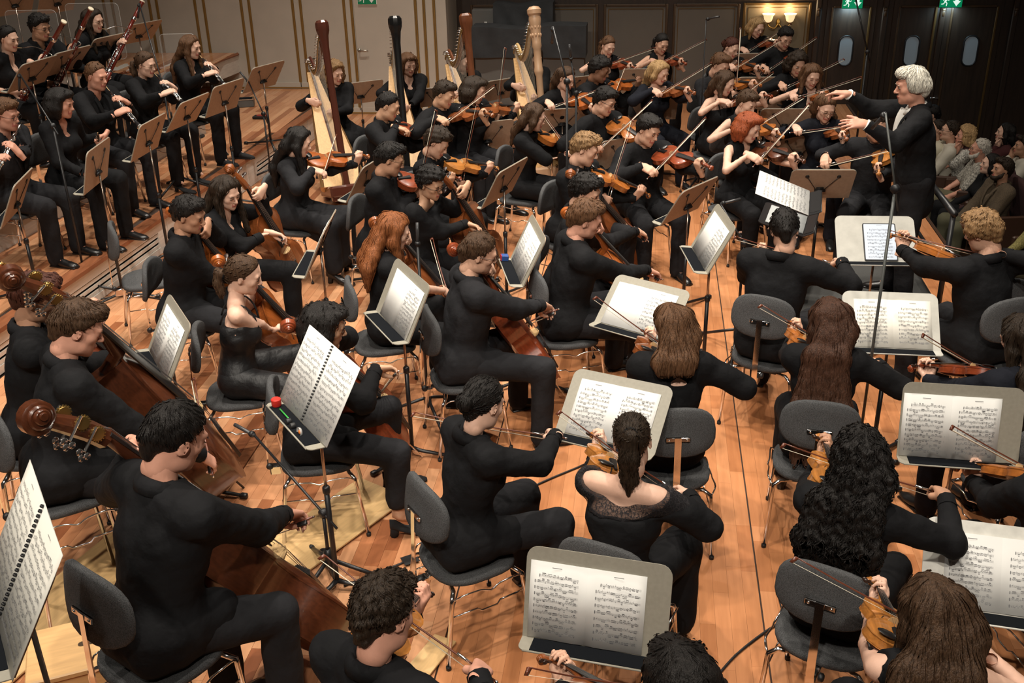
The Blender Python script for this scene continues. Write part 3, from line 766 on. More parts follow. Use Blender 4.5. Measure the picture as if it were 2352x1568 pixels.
    lowname = dict(trousers='trousers', wide='trousers', shorts='shorts', capri='trousers').get(bt, 'skirt')
    if len(v): G().raw(v, f, 0).obj(lowname, [bm_], body)
    # ---- shoes
    for sx in (-1, 1):
        g = G(); shoe_geo(g, an[sx] - V(0, 0, 0), toe[sx], c['shoes'], c.get('footz', 0.)); g.obj('shoe', [LEATHER if c['shoes'] in ('oxford', 'block') else SUEDE], body)
    # ---- hair
    if c['hair'][0] != 'none':
        g = make_hair(c['hair'][0], c['sex'], Rh, hc, Rt, lod, hash_(c['id'] + 'h') % 9999, hk, c['hlen'])
        ho = g.obj('hair', [hc_mat], body)
        if c['hair'][0] in ('pony', 'lowpony'):
            g = G(); z0 = .045 if c['hair'][0] == 'pony' else -.04; q = hc + Rh @ (V(0, -.118, z0) * hk)
            g.tube([q + Rh @ (V(.027 * math.cos(a_), 0, .027 * math.sin(a_)) * hk) for a_ in np.linspace(0, 6.283, 13)[:-1]], .007, 6, closed=True, hint=Rh @ V(0, 1, 0)); g.obj('hair_tie', BLACKC, ho)
    if c['beard']:
        sb = SDF(hc - .17, hc + .17, .009)
        Hh = lambda *p: hc + Rh @ (V(*p) * hk)
        sb.ell(Hh(0, .058, -.100), V(.050, .046, .032) * hk, Rh, k=.02)
        for sx in (-1, 1): sb.chain([Hh(sx * .064, .004, -.03), Hh(sx * .058, .03, -.07), Hh(sx * .03, .07, -.10)], (.012, .022, .024), k=.02)
        sb.chain([Hh(-.02, .097, -.055), Hh(0, .103, -.050), Hh(.02, .097, -.055)], (.005, .006, .005), k=.006)
        sb.ell(Hh(0, .095, -.068), V(.022, .03, .010) * hk, Rh, k=.006, op='-')
        v, f, lb = sb.extract(); G().raw(v, f, 0).obj('beard', [hc_mat], body)
    if c['glasses']:
        g = G(); Hh = lambda *p: hc + Rh @ (V(*p) * hk)
        for sx in (-1, 1):
            n = 14; ringp = [Hh(sx * .031 + .0215 * math.cos(a_), .106 - abs(.0215 * math.cos(a_) * sx + .0) * .0, .0 + .0185 * math.sin(a_)) for a_ in np.arange(n) * 2 * math.pi / n]
            g.tube(ringp, .0017, 5, closed=True, hint=Rh @ V(0, 1, 0)); g.tube([Hh(sx * .053, .105, .006), Hh(sx * .080, .06, .006), Hh(sx * .085, -.01, .004)], .0017, 5)
        g.tube([Hh(-.010, .107, .004), Hh(0, .109, .006), Hh(.010, .107, .004)], .0017, 5); g.obj('glasses', [BLKPL if c['glasses'] == 'dark' else mat('glasses_wire', (.25, .18, .12), .3, .8)], body)
    if c['earr']:
        g = G()
        for sx in (-1, 1): g = G(); g.ball(hc + Rh @ (V(sx * .085, -.006, -.05) * hk), .006, 6, 5); g.obj('earring', SILVER, body)
    return body
def lace_mat():
    m_ = bpy.data.materials.new('black_lace'); m_.use_nodes = True; nt = m_.node_tree; b = nt.nodes['Principled BSDF']; b.inputs['Base Color'].default_value = (.012, .010, .012, 1); b.inputs['Roughness'].default_value = .9
    tc = nt.nodes.new('ShaderNodeTexCoord'); vo = nt.nodes.new('ShaderNodeTexVoronoi'); vo.feature = 'DISTANCE_TO_EDGE'; vo.inputs['Scale'].default_value = 62; n = nt.nodes.new('ShaderNodeTexNoise'); n.inputs['Scale'].default_value = 30
    mx = nt.nodes.new('ShaderNodeVectorMath'); mx.operation = 'MULTIPLY_ADD'; mx.inputs[1].default_value = (.03, .03, .03); nt.links.new(n.outputs['Color'], mx.inputs[0]); nt.links.new(tc.outputs['Object'], mx.inputs[2]); nt.links.new(mx.outputs[0], vo.inputs['Vector']); nt.links.new(tc.outputs['Object'], n.inputs['Vector'])
    mr = nt.nodes.new('ShaderNodeMapRange'); mr.inputs['From Min'].default_value = .05; mr.inputs['From Max'].default_value = .09; mr.inputs['To Min'].default_value = 1.; mr.inputs['To Max'].default_value = .52; nt.links.new(vo.outputs['Distance'], mr.inputs['Value']); nt.links.new(mr.outputs[0], b.inputs['Alpha'])
    return m_
LACE = lace_mat()
def hash_(s_):
    h = 7
    for ch in s_: h = (h * 131 + ord(ch)) % 1000003
    return h
# ------------------------------------------------------------------ string instruments
def woodmat(name, c, dark=.55, coat=.6, rough=.32):
    return mat(name, c, rough, bump=.03, bscale=90, var=dark * .45, vscale=14, coat=coat, stretch=(6, .5, 6))
VWOOD = {k: woodmat('varnish_' + k, c) for k, c in dict(amber=(.36, .115, .022), brown=(.22, .062, .016), red=(.22, .042, .013), gold=(.43, .165, .035), dark=(.075, .020, .007), orange=(.33, .085, .015)).items()}
VDEF = VWOOD['amber']; STRING = mat('strings', (.35, .34, .33), .3, .8); BRIDGE = mat('maple_bridge', (.60, .40, .19), .5); PEGS = mat('peg_wood', (.030, .014, .009), .35)
BOWSTICK = mat('pernambuco', (.13, .035, .018), .3, coat=.3); BOWHAIR = mat('bow_hair', (.74, .66, .52), .6); FHOLE = mat('f_hole_dark', (.008, .005, .004), .8)
def fiddle(kind):
    """long axis +Y: body foot y=0, scroll far end; +Z the top; built in units of the violin then scaled"""
    k, rib, wd = dict(violin=(1., .030, 1.), viola=(1.13, .031, 1.02), cello=(2.1, .050, 1.0), bass=(3.1, .058, .98))[kind]
    neckL = dict(violin=.130, viola=.130, cello=.125, bass=.145)[kind]
    if kind == 'bass': prof = [(0, 0), (.004, .035), (.02, .070), (.05, .094), (.09, .100), (.12, .093), (.138, .082), (.142, .078), (.16, .064), (.185, .058), (.208, .061), (.222, .068), (.226, .069), (.245, .067), (.27, .061), (.30, .049), (.325, .035), (.345, .022), (.356, .015), (.356, 0)]
    else: prof = [(0, 0), (.002, .030), (.012, .063), (.035, .091), (.07, .1035), (.10, .102), (.125, .093), (.142, .083), (.147, .0795), (.155, .067), (.175, .0565), (.192, .0545), (.21, .058), (.226, .067), (.231, .0705), (.24, .0715), (.265, .0815), (.29, .083), (.315, .075), (.338, .055), (.35, .032), (.355, .012), (.356, 0)]
    pr = np.array(prof); right = np.c_[pr[:, 1] * wd, pr[:, 0]]; left = right[1:-1][::-1] * V(-1, 1); out = np.concatenate([right, left]); n = len(out); cen = V(0, .185)
    root = empty(kind)
    def P_(g, name, m_, par=None, sharp=40): 
        for q in g.v: q *= k
        return g.obj(name, m_, par or root, sharp=sharp)
    def plate(g, z0, sgn, arch):
        rings = []; 
        for sc_, a in ((1.0, 0), (1.0, .0035), (.955, .0028), (.87, .35 * arch), (.68, .75 * arch), (.42, .95 * arch), (.15, arch)):
            rings.append(np.c_[(out - cen) * V(sc_, .25 + .75 * sc_ if sc_ < .9 else sc_) + cen, np.full(n, z0 + sgn * a)])
        v = np.concatenate(rings); i = np.arange(n); j = (i + 1) % n; f = []
        for q in range(len(rings) - 1): f.append(np.stack([q * n + i, q * n + j, (q + 1) * n + j, (q + 1) * n + i], 1))
        f = np.concatenate(f)
        cap_ = ((len(rings) - 1) * n + i)[None]
        if sgn < 0: f = f[:, ::-1]; cap_ = cap_[:, ::-1]
        g.raw(v, [f, cap_])
    arch = .016
    g = G(); plate(g, 0, 1, arch); P_(g, 'top_plate', VDEF)
    g = G(); g.prism((out - cen) * .972 + cen, -rib - .001, .001); P_(g, 'ribs', VDEF)
    g = G(); plate(g, -rib, -1, .014); P_(g, 'back_plate', VDEF)
    for sx in (-1, 1):     # f holes lie in the arched top
        g = G(); pts = [V(sx * .026, .216, 0), V(sx * .021, .207, 0), V(sx * .025, .198, 0), V(sx * .034, .183, 0), V(sx * .041, .168, 0), V(sx * .044, .158, 0), V(sx * .038, .151, 0)]
        def zz(p): 
            q = min(1, abs(p[0]) / .075); return arch * (1 - q * q * .85) - .0015
        pts = bez(pts, 18); pts[:, 2] = [zz(p) for p in pts]; w_ = np.interp(np.linspace(0, 1, len(pts)), [0, .12, .3, .5, .7, .88, 1], [.0035, .0018, .0024, .0032, .0024, .0018, .0035])
        g.tube(pts, w_, 6, flat=.6); P_(g, 'f_hole', FHOLE)
    ny = .356 + neckL
    g = G()     # neck
    g.tube([V(0, .345, -rib * .5 - .004), V(0, .362, .002), V(0, .40, .009), V(0, ny, .0105)], (.013, .0125, .0105, .0095), 10, flat=1.0, hint=(0, 0, 1)); P_(g, 'neck', VDEF)
    g = G()     # pegbox and scroll
    hook = -.012 
    g.tube([V(0, ny - .004, .006), V(0, ny + .02, .002), V(0, ny + .045, -.006), V(0, ny + .066, -.014)], (.0125, .0125, .0115, .0095), 8, hint=(0, 0, 1)); cy, cz = ny + .083, -.018 - .002
    sp = [];  rs = []
    for t in np.linspace(0, 1, 30):
        a = math.pi * .62 + t * 4.0 * math.pi * .72; r = .0175 * (1 - t) + .003
        sp.append(V(0, cy - 0 + r * math.cos(a) * -1, cz - r * math.sin(a) * -1 - .003)); rs.append(.0075 * (1 - t) + .003)
    for r, hw in ((.020, .0085), (.0145, .013), (.0095, .0175), (.005, .0205)):
        fr = np.stack([V(0, 1, 0), V(0, 0, 1), V(1, 0, 0)], 1); g.lathe([(r * .86, -hw), (r, -hw + .002), (r, hw - .002), (r * .86, hw)], (0, cy + (.02 - r) * .25, cz + (.02 - r) * .2), fr, 16)
    P_(g, 'scroll', VDEF)
    if kind != 'bass':
        for q, (dy, sx) in enumerate(((.018, -1), (.029, 1), (.042, -1), (.055, 1))):
            g = G(); z = .0 - dy * .15; g.tube([V(-sx * .016, ny + dy, z), V(sx * .018, ny + dy, z), V(sx * .026, ny + dy, z)], (.003, .0038, .004), 6)
            g.ball(V(sx * .036, ny + dy, z), (.0115, .0035, .0085), 8, 6, roty(0)); P_(g, 'peg', PEGS)
    else:
        for q, (dy, sx) in enumerate(((.016, -1), (.026, 1), (.040, -1), (.052, 1))):
            fr = np.stack([V(0, 1, 0), V(0, 0, 1), V(1, 0, 0)], 1)
            g = G(); g.lathe([(.0075, -.002), (.0085, 0), (.0085, .0012), (.0045, .0015), (.004, .003)], (sx * .0125, ny + dy, .003), fr * (1 if sx > 0 else 1), 18)
            for a_ in np.arange(16) * 2 * math.pi / 16: g.box((sx * .0125, ny + dy + .009 * math.cos(a_), .003 + .009 * math.sin(a_)), (.0022, .0016, .0016), rotx(a_))
            P_(g, 'tuning_gear', BRASS)
            g = G(); a0 = V(sx * .0145, ny + dy + .008, .008); a1 = V(sx * .019, ny + dy + .004, -.022); g.tube([a0, a1], .0018, 6)
            dr = nrm(a1 - a0); s1 = nrm(np.cross(dr, V(1, 0, 0)))
            for w_ in (-1, 0, 1): g.ball(a1 + dr * (.003 if w_ else .008) + s1 * w_ * .0055, (.0014, .0044, .0044), 8, 6)
            P_(g, 'tuning_key', SILVER)
    fb0 = .232 if kind in ('violin', 'viola') else .20
    g = G(); v = []
    for y, hw, zt in ((fb0, .0215, .031 if kind != 'bass' else .026), (ny, .0120, .0165)):
        a = np.linspace(-1, 1, 7); v += [(hw * t, y, zt - hw * .22 * t * t) for t in a] + [(hw * t, y, zt - .0065) for t in a[::-1]]
    i = np.arange(14); j = (i + 1) % 14; g.raw(np.array(v), [np.stack([i, 14 + i, 14 + j, j], 1), i[None], (14 + i[::-1])[None]]); P_(g, 'fingerboard', EBONY)
    by = .166
    g = G(); g.raw([(-.021, by - .002, arch - .006), (.021, by - .002, arch - .006), (.017, by - .001, arch + .012), (.008, by - .001, arch + .0185), (-.008, by - .001, arch + .0185), (-.017, by - .001, arch + .012),
               (-.021, by + .002, arch - .006), (.021, by + .002, arch - .006), (.017, by + .001, arch + .012), (.008, by + .001, arch + .0185), (-.008, by + .001, arch + .0185), (-.017, by + .001, arch + .012)],
               [np.stack([np.arange(6), (np.arange(6) + 1) % 6, 6 + (np.arange(6) + 1) % 6, 6 + np.arange(6)], 1), np.arange(6)[::-1][None], (6 + np.arange(6))[None]]); P_(g, 'bridge', BRIDGE)
    g = G(); g.raw([(-.007, .008, .010), (.007, .008, .010), (.020, .105, .021), (-.020, .105, .021), (-.005, .008, .016), (.005, .008, .016), (.013, .105, .028), (-.013, .105, .028)],
               np.array([(0, 3, 2, 1), (4, 5, 6, 7), (0, 1, 5, 4), (1, 2, 6, 5), (2, 3, 7, 6), (3, 0, 4, 7)])); P_(g, 'tailpiece', EBONY)
    g = G()
    for q in (-1.5, -.5, .5, 1.5):
        g.tube([V(q * .0072, .100, .0265), V(q * .0078, by, arch + .0185 - abs(q) * .0022), V(q * .0044, ny + .002, .0178), V(q * .003, ny + .03, .004)], .0006 if kind in ('violin', 'viola') else .0005, 4, caps=False)
    P_(g, 'strings', STRING)
    if kind in ('violin', 'viola'):
        g = G(); g.ball(V(-.045, .035, .021), (.038, .026, .0065), 12, 7); g.tube([V(-.02, .01, .016), V(-.02, -.003, .0), V(-.02, -.002, -rib - .004)], .003, 6); P_(g, 'chin_rest', EBONY)
        g = G(); g.tube(bez([V(-.075, .03, -rib - .022), V(0, .045, -rib - .030), V(.072, .035, -rib - .02)], 10), .006, 6, flat=2.2, hint=(0, 1, 0))
        for sx in (-1, 1): g.tube([V(sx * .07, .033, -rib - .022), V(sx * .093, .05, -rib - .002)], .003, 6)
        P_(g, 'shoulder_rest', BLKPL)
    if kind in ('cello', 'bass'):
        L = .30 / k if kind == 'cello' else .22 / k
        g = G(); g.tube([V(0, .01, -rib * .5), V(0, -.012, -rib * .5)], .006, 8); g.tube([V(0, -.01, -rib * .5), V(0, -L, -rib * .5)], .0022, 6); P_(g, 'endpin', BLKMET if kind == 'bass' else CHROME)
    return root, k
FID = {kd: fiddle(kd) for kd in ('violin', 'viola', 'cello', 'bass')}
NAMES = dict(violin='violin', viola='viola', cello='cello', bass='double_bass')
PROTOS = set()
def take(key, root):
    """a copy of the prototype; prototypes are dropped at the end"""
    PROTOS.add(root.name); return copy_tree(root)
def make_bow(kind):
    L, r = dict(violin=(.735, .0042), cello=(.705, .0052), bass=(.70, .0058))[kind]
    root = empty('bow')
    g = G(); ys = np.linspace(.0, L, 14); cam_ = .010 * np.sin(np.pi * (ys - .08) / (L - .08)) * (ys > .08)
    g.tube(np.c_[0 * ys, ys, .012 - cam_ * .9], np.interp(ys, [0, L], [r, r * .62]), 8); g.obj('stick', BOWSTICK, root)
    g = G(); g.raw([(-.004, L - .012, .012), (.004, L - .012, .012), (.004, L + .004, .013), (-.004, L + .004, .013), (-.004, L + .0, -.012), (.004, L + .0, -.012), (.004, L + .012, -.013), (-.004, L + .012, -.013)],
          np.array([(0, 3, 2, 1), (4, 5, 6, 7), (0, 1, 5, 4), (1, 2, 6, 5), (2, 3, 7, 6), (3, 0, 4, 7)])); g.obj('bow_tip', BOWSTICK, root)
    g = G(); g.box((0, (.075 + L) / 2, -.0105), (.0095, L - .075, .0012)); g.obj('bow_hair', BOWHAIR, root)
    g = G(); g.box((0, .052, -.001), (.011, .048, .020), ch=.002); g.obj('frog', EBONY, root)
    g = G(); g.lathe([(.0085, 0), (.0085, .010)], (0, .076, -.006), frame(V(0, 1, 0)), 10, sq=(.75, .9)); g.lathe([(.0045, -.012), (.0055, -.01), (.0055, .0)], (0, .0, .012), frame(V(0, 1, 0)), 8); g.lathe([(r + .001, 0), (r + .001, .07)], (0, .09, .0115), frame(V(0, 1, 0)), 8); o_ = g.obj('bow_mounts', SILVER, root); o_['kind'] = 'stuff'
    return root
BOWS = {q: make_bow(q) for q in ('violin', 'cello', 'bass')}
def put_bow(kind, grip, contact, up, who):
    """bow with its frog at grip and its hair across contact; up = away from the strings"""
    b = nrm(contact - grip); z = np.asarray(up, float); z = nrm(z - b * (z @ b)); x = np.cross(b, z)
    o = take('bow' + kind, BOWS[kind]); R = np.stack([x, b, z], 1)
    place(o, R, grip - b * .06 + z * .004)
    kn = dict(violin='slim', cello='sturdy', bass='short thick')[kind]
    tag(o, f'{kn} wooden bow held by {who}', 'bow', 'bows of the string players'); return o
def fid_axes(v, roll, up=(0, 0, 1)):
    v = nrm(v); z = np.asarray(up, float); z = nrm(z - v * (z @ v)); x = np.cross(v, z)
    c, s = math.cos(roll), math.sin(roll); return np.stack([x * c - z * s, v, z * c + x * s], 1)
def solve_bow(Cp, axis, hand_px, side_hint, lo=.10, hi=.62, default=.3):
    """hand position: on the pixel ray, in the plane through the contact square to the strings"""
    if hand_px is not None:
        d = nrm(ray(*hand_px)); den = d @ axis; sh = nrm(side_hint)
        q = CPOS + d * (((Cp - CPOS) @ axis) / den) if abs(den) > .22 else None
        if q is None or np.linalg.norm(q - Cp) > hi or nrm(q - Cp) @ sh < .25:
            q = ray_sphere(hand_px, Cp, default + .06, sh)          # nearly edge-on: usual arm distance along the pixel ray
            if nrm(q - Cp) @ sh < .1: q = Cp + nrm(nrm(q - Cp) + .5 * sh) * default
        r = q - Cp; L = min(max(np.linalg.norm(r), lo), hi)
        return Cp + nrm(r) * L
    return Cp + nrm(side_hint) * default
def play_violin(J, scroll=None, hand=None, wood='amber', kind='violin', vaz=38, vpitch=-6, roll=22, bow=True, who=None, grip=.80, left=True, right=True):
    who = who or J['desc']; root, k = FID[kind]
    Rz, hc, Rh = J['Rz'], J['hc'], J['Rh']
    kk = J['k']
    A = J['w'](J['T'](-.075, .075, .515))                      # foot of the instrument between collar bone and jaw
    prefer = J['Rz'] @ (rotz(R_(vaz)) @ V(0, math.cos(R_(vpitch)), math.sin(R_(vpitch))))
    L = .575 * k
    if scroll is not None: E_ = ray_sphere(scroll, A, L, prefer); v = nrm(E_ - A)
    else: v = nrm(prefer)
    if v[2] > .5: v = nrm(V(v[0], v[1], .5 * np.linalg.norm(v[:2]) / .866))
    R = fid_axes(v, R_(roll) )
    # tilt: the treble side (player's right) drops
    o = take(kind, root); place(o, R, A - R[:, 2] * .012)
    o.name = NAMES[kind]; recolor(o, VDEF, VWOOD[wood])
    tag(o, f'{dict(amber="amber", brown="brown", red="reddish brown", gold="golden", dark="dark brown", orange="orange brown")[wood]} {kind} played by {who}', kind, 'violins and violas of the orchestra')
    pt = lambda x, y, z: A - R[:, 2] * .012 + R @ (V(x, y, z) * k)
    n = R[:, 2]
    if left:
        gp = pt(0, .356 + .13 * grip, .012); Rw = hand_frame(R[:, 1], n + .15 * R[:, 0])
        set_arm(J, -1, gp, Rw, 'neck', pole=V(-.25, .25, -.9), off=(0, .080, -.030))
    if bow:
        Cp = pt(0, .200, .036)
        sh = nrm(R[:, 0] * 1.0 + V(0, 0, -.25))
        hd = solve_bow(Cp, R[:, 1], hand, sh)
        put_bow('violin', hd, Cp, n + .3 * R[:, 1], who)
        b = nrm(Cp - hd); S = J['w'](J['S'][1]); fa = nrm(hd - S) + V(0, 0, -.1)
        Rw = hand_frame(-b, fa - .35 * n * 0 + .25 * R[:, 1]); 
        if Rw[2, 2] < 0 and Rw[:, 2] @ n < 0: Rw = hand_frame(-b, np.cross(n, -b))
        set_arm(J, 1, hd, Rw, 'bow', pole=V(.9, -.25, -.45), off=(.0, .095, -.040))
    return R
def play_cello(J, scroll, endpin, hand=None, wood='brown', kind='cello', twist=0., who=None, bridge_y=.20, lefty=.80, zend=0., zscroll=None, bow=True):
    who = who or J['desc']; root, k = FID[kind]
    E0 = PZ(endpin[0], endpin[1], zend) if len(endpin) == 2 else V(*endpin)
    pin = .30 if kind == 'cello' else .22
    L = (.356 + (.125 if kind == 'cello' else .145) + .085) * k + pin
    up = J['w'](J['hc'] + V(-.16, .0, .0)) - E0
    q = ray_sphere(scroll, E0, L, nrm(up)) if scroll is not None else E0 + nrm(up) * L
    v = nrm(q - E0)
    fwd = J['Rz'] @ rotz(R_(twist)) @ V(0, 1, .15)
    R = fid_axes(v, 0, fwd)
    o = take(kind, root); org = E0 + v * pin + R[:, 2] * .0
    rib = (.05 if kind == 'cello' else .058) * k
    org = org + R[:, 2] * rib * .5
    place(o, R, org); o.name = NAMES[kind]; recolor(o, VDEF, VWOOD[wood])
    kn = 'cello' if kind == 'cello' else 'double bass'
    tag(o, f'{dict(amber="amber", brown="brown", red="reddish brown", gold="golden", dark="dark brown", orange="orange brown")[wood]} {kn} held by {who}', kn, 'cellos and basses of the orchestra')
    pt = lambda x, y, z: org + R @ (V(x, y, z) * k)
    n = R[:, 2]
    gp = pt(0, .356 + (.125 if kind == 'cello' else .145) * lefty, .02)
    Rw = hand_frame(v, np.cross(n, v) * -1 if False else np.cross(n, v)); set_arm(J, -1, gp, Rw, 'neck', pole=V(-.75, .1, -.6), off=(0, .085, -.028))
    if bow:
        Cp = pt(0, bridge_y, .038); sh = nrm(-np.cross(v, n) * -1); sh = np.cross(v, n) if np.cross(v, n) @ (J['Rz'] @ V(1, 0, 0)) > 0 else -np.cross(v, n)
        hd = solve_bow(Cp, v, hand, sh, lo=.12, hi=.6, default=.32)
        put_bow('cello' if kind == 'cello' else 'bass', hd, Cp, n + .2 * v, who)
        b = nrm(Cp - hd); S = J['w'](J['S'][1]); fa = nrm(hd - S)
        Rw = hand_frame(-b, fa)
        if Rw[:, 2] @ (n + V(0, 0, .5)) < 0: Rw = hand_frame(-b, np.cross(n + V(0, 0, .5), -b))
        set_arm(J, 1, hd, Rw, 'bow', pole=V(.8, -.3, -.3), off=(0, .095, -.040))
    return R
# ------------------------------------------------------------------ chairs
FELT = mat('grey_chair_felt', (.078, .079, .081), .95, bump=.5, bscale=420, var=.45, vscale=260, spec=.1)
def pad(w_, h_, t, curve, p=2.6, taper=0., n=26, front=0.):
    """superellipse cushion in XZ (or XY) with thickness along local y, bent by curve"""
    a = np.arange(n) * 2 * np.pi / n; ca, sa = np.cos(a), np.sin(a)
    ox = np.sign(ca) * np.abs(ca) ** (2 / p) * w_ / 2; oz = np.sign(sa) * np.abs(sa) ** (2 / p) * h_ / 2
    ox = ox * (1 + taper * oz / h_)
    rings = []
    for sc_, y in ((.15, -.5), (.6, -.5), (.93, -.5), (.99, -.3), (1., 0), (.99, .3), (.93, .5), (.6, .5), (.15, .5)):
        x, z = ox * sc_, oz * sc_; rings.append(np.c_[x, y * t + curve * (x / (w_ / 2)) ** 2 + front * (z / (h_ / 2)) ** 2 * (z > 0), z])
    v = np.concatenate(rings); i = np.arange(n); j = (i + 1) % n; f = [np.concatenate([np.stack([q * n + j, q * n + i, (q + 1) * n + i, (q + 1) * n + j], 1) for q in range(len(rings) - 1)]), i[None], ((len(rings) - 1) * n + i[::-1])[None]]
    return v, f
def make_chair(high=False):
    root = empty('chair'); zs = .455 if not high else .70
    v, f = pad(.43, .41, .040, .012, 2.8, front=-.018); v = np.c_[v[:, 0], v[:, 2] , zs - .02 + v[:, 1]]
    g = G().raw(v, [q[:, ::-1] for q in f]); g.obj('seat', FELT, root)
    v, f = pad(.40, .27, .034, .045, 2.7, taper=-.10); Rb = rotx(R_(-9)); v = v @ Rb.T + V(0, -.225, zs + .345)
    G().raw(v, f).obj('backrest', FELT, root)
    g = G(); bz = zs + .32
    g.box((0, -.252, bz), (.125, .010, .026), Rb, ch=.004); br = g.obj('back_bracket', CHROME, root, sharp=30)
    for sx in (-1, 1):
        g = G(); g.lathe([(.006, 0), (.006, .003)], (sx * .045, -.257, bz), frame(V(0, -1, 0)), 8); g.obj('bolt', SILVER, br)
    g = G(); g.raw(*ribbon([V(0, -.256, bz + .012), V(0, -.268, zs + .12), V(0, -.272, zs - .03), V(0, -.262, zs - .075)], .034, .006)); g.obj('back_post', CHROME, root, sharp=30)
    g = G(); g.box((0, -.235, zs - .075), (.045, .06, .055), ch=.005); g.box((0, -.12, zs - .055), (.05, .18, .03), ch=.004); g.obj('seat_mechanism', CHROME, root, sharp=30)
    g = G(); g.lathe([(.012, 0), (.019, .004), (.019, .018), (.012, .024)], (.03, -.262, zs - .03), frame(V(1, 0, 0)), 8); g.obj('adjusting_knob', BLKPL, root)
    g = G(); g.lathe([(.02, 0), (.026, -.006), (.024, -.018), (.006, -.03)], (-.02, .03, zs - .055), None, 8); g.obj('tension_knob', BLKPL, root); g = G(); g.tube([V(.05, .06, zs - .06), V(.08, .1, zs - .07), V(.1, .12, zs - .065)], .004, 6); g.obj('height_lever', BLKPL, root)
    fx, fy, by = .215, .205, -.205
    for sx in (-1, 1):
        for sy, y in ((1, fy), (-1, by)):
            g = G(); top = V(sx * .165, y * .78, zs - .055); kn_ = V(sx * .198, y * .90, zs - .075); ft = V(sx * fx, y * 1.12, .012)
            g.tube([V(sx * .10, y * .70, zs - .052), top, kn_, kn_ * .96 + ft * .04, ft], .0115, 8); lg = g.obj('leg', CHROME, root)
            g = G(); g.lathe([(.013, 0), (.0135, .012), (.0125, .022)], (ft[0], ft[1], 0), None, 8); g.obj('foot_cap', BLKPL, lg)
        g = G(); g.tube(bez([V(sx * .198, fy * .9, zs - .085), V(sx * .228, fy * .7, zs - .045), V(sx * .228, .05, zs - .05), V(sx * .235, -.0, zs - .065), V(sx * .228, -.05, zs - .05), V(sx * .228, by * .7, zs - .045), V(sx * .198, by * .9, zs - .085)], 18), .0045, 6); g.obj('link_rail', CHROME, root)
        g = G(); g.tube([V(sx * .203, fy * .93, zs - .17), V(sx * .206, .06, zs - .17), V(sx * .212, .04, zs - .185), V(sx * .212, -.04, zs - .185), V(sx * .206, -.06, zs - .17), V(sx * .203, by * .93, zs - .17)], .0045, 6); g.obj('stretcher', CHROME, root)
    g = G(); g.tube([V(-.1, .144, zs - .052), V(.1, .144, zs - .052)], .0115, 8); g.tube([V(-.1, -.144, zs - .052), V(.1, -.144, zs - .052)], .0115, 8); g.tube([V(0, -.144, zs - .05), V(0, .144, zs - .05)], .010, 8); g.obj('seat_frame', BLKMET, root)
    return root
def ribbon(pts, wid, th, wdir=(1, 0, 0)):
    pts = np.asarray(pts, float); n = len(pts); w_ = nrm(wdir); t = np.gradient(pts, axis=0); v = []
    for p, d in zip(pts, t):
        nn = nrm(np.cross(w_, d)); v += [p - w_ * wid / 2 - nn * th / 2, p + w_ * wid / 2 - nn * th / 2, p + w_ * wid / 2 + nn * th / 2, p - w_ * wid / 2 + nn * th / 2]
    i = np.arange(4); j = (i + 1) % 4; f = [np.concatenate([np.stack([q * 4 + i, q * 4 + j, (q + 1) * 4 + j, (q + 1) * 4 + i], 1) for q in range(n - 1)]), i[::-1][None], ((n - 1) * 4 + i)[None]]
    return np.array(v), f
CHAIR = make_chair(); CHAIRH = make_chair(True)
def put_chair(base, az, who=None, label=None, dz=0., sc=1., high=False):
    o = take('chair', CHAIRH if high else CHAIR); o.name = 'high_stool' if high else 'chair'; o.location = (base[0], base[1], base[2]); o.rotation_euler = (0, 0, R_(az - 90)); o.scale = (sc, sc, 1)
    o.scale = (1, 1, 1 + dz)
    tag(o, label or f'grey padded chair with chrome legs under {who}', 'chair', 'orchestra chairs'); return o
def seat(J, back=.0):
    z = J['zh'] - .115; p = J['w'](V(0, back - .0, 0))
    return put_chair(p, J['az'], J['desc'], dz=z / .455 - 1)
# ------------------------------------------------------------------ music stands and sheet music
DESKF = mat('stand_desk_grey', (.285, .265, .215), .5, var=.06, vscale=60, spec=.4)
DESKB = mat('stand_desk_back', (.36, .26, .185), .55, var=.08, vscale=40, bump=.03, bscale=300)
DESKW = mat('stand_desk_pale', (.40, .39, .35), .5, var=.1, vscale=14)
POLE = mat('stand_pole_bronze', (.42, .34, .28), .25, .9); FELTB = mat('black_felt', (.008, .009, .011), .95, spec=.05)
PAPER = mat('paper', (.66, .655, .63), .8, var=.02, vscale=8); PAPER2 = mat('cream_paper', (.63, .61, .55), .8); INK = mat('ink', (.10, .10, .11), .8); INKG = mat('staff_ink', (.30, .30, .30), .8)
DW, DH = .53, .355
def rrect(w_, h_, r, corners=(1, 1, 1, 1), n=5):
    pts = []
    for (cx, cy, a0, on) in ((w_ / 2, h_ / 2, 0, corners[0]), (-w_ / 2, h_ / 2, 90, corners[1]), (-w_ / 2, -h_ / 2, 180, corners[2]), (w_ / 2, -h_ / 2, 270, corners[3])):
        if not on: pts.append((cx, cy)); continue
        ox, oy = cx - math.copysign(r, cx), cy - math.copysign(r, cy)
        for q in range(n + 1): a = R_(a0 + 90 * q / n); pts.append((ox + r * math.cos(a), oy + r * math.sin(a)))
    return np.array(pts)
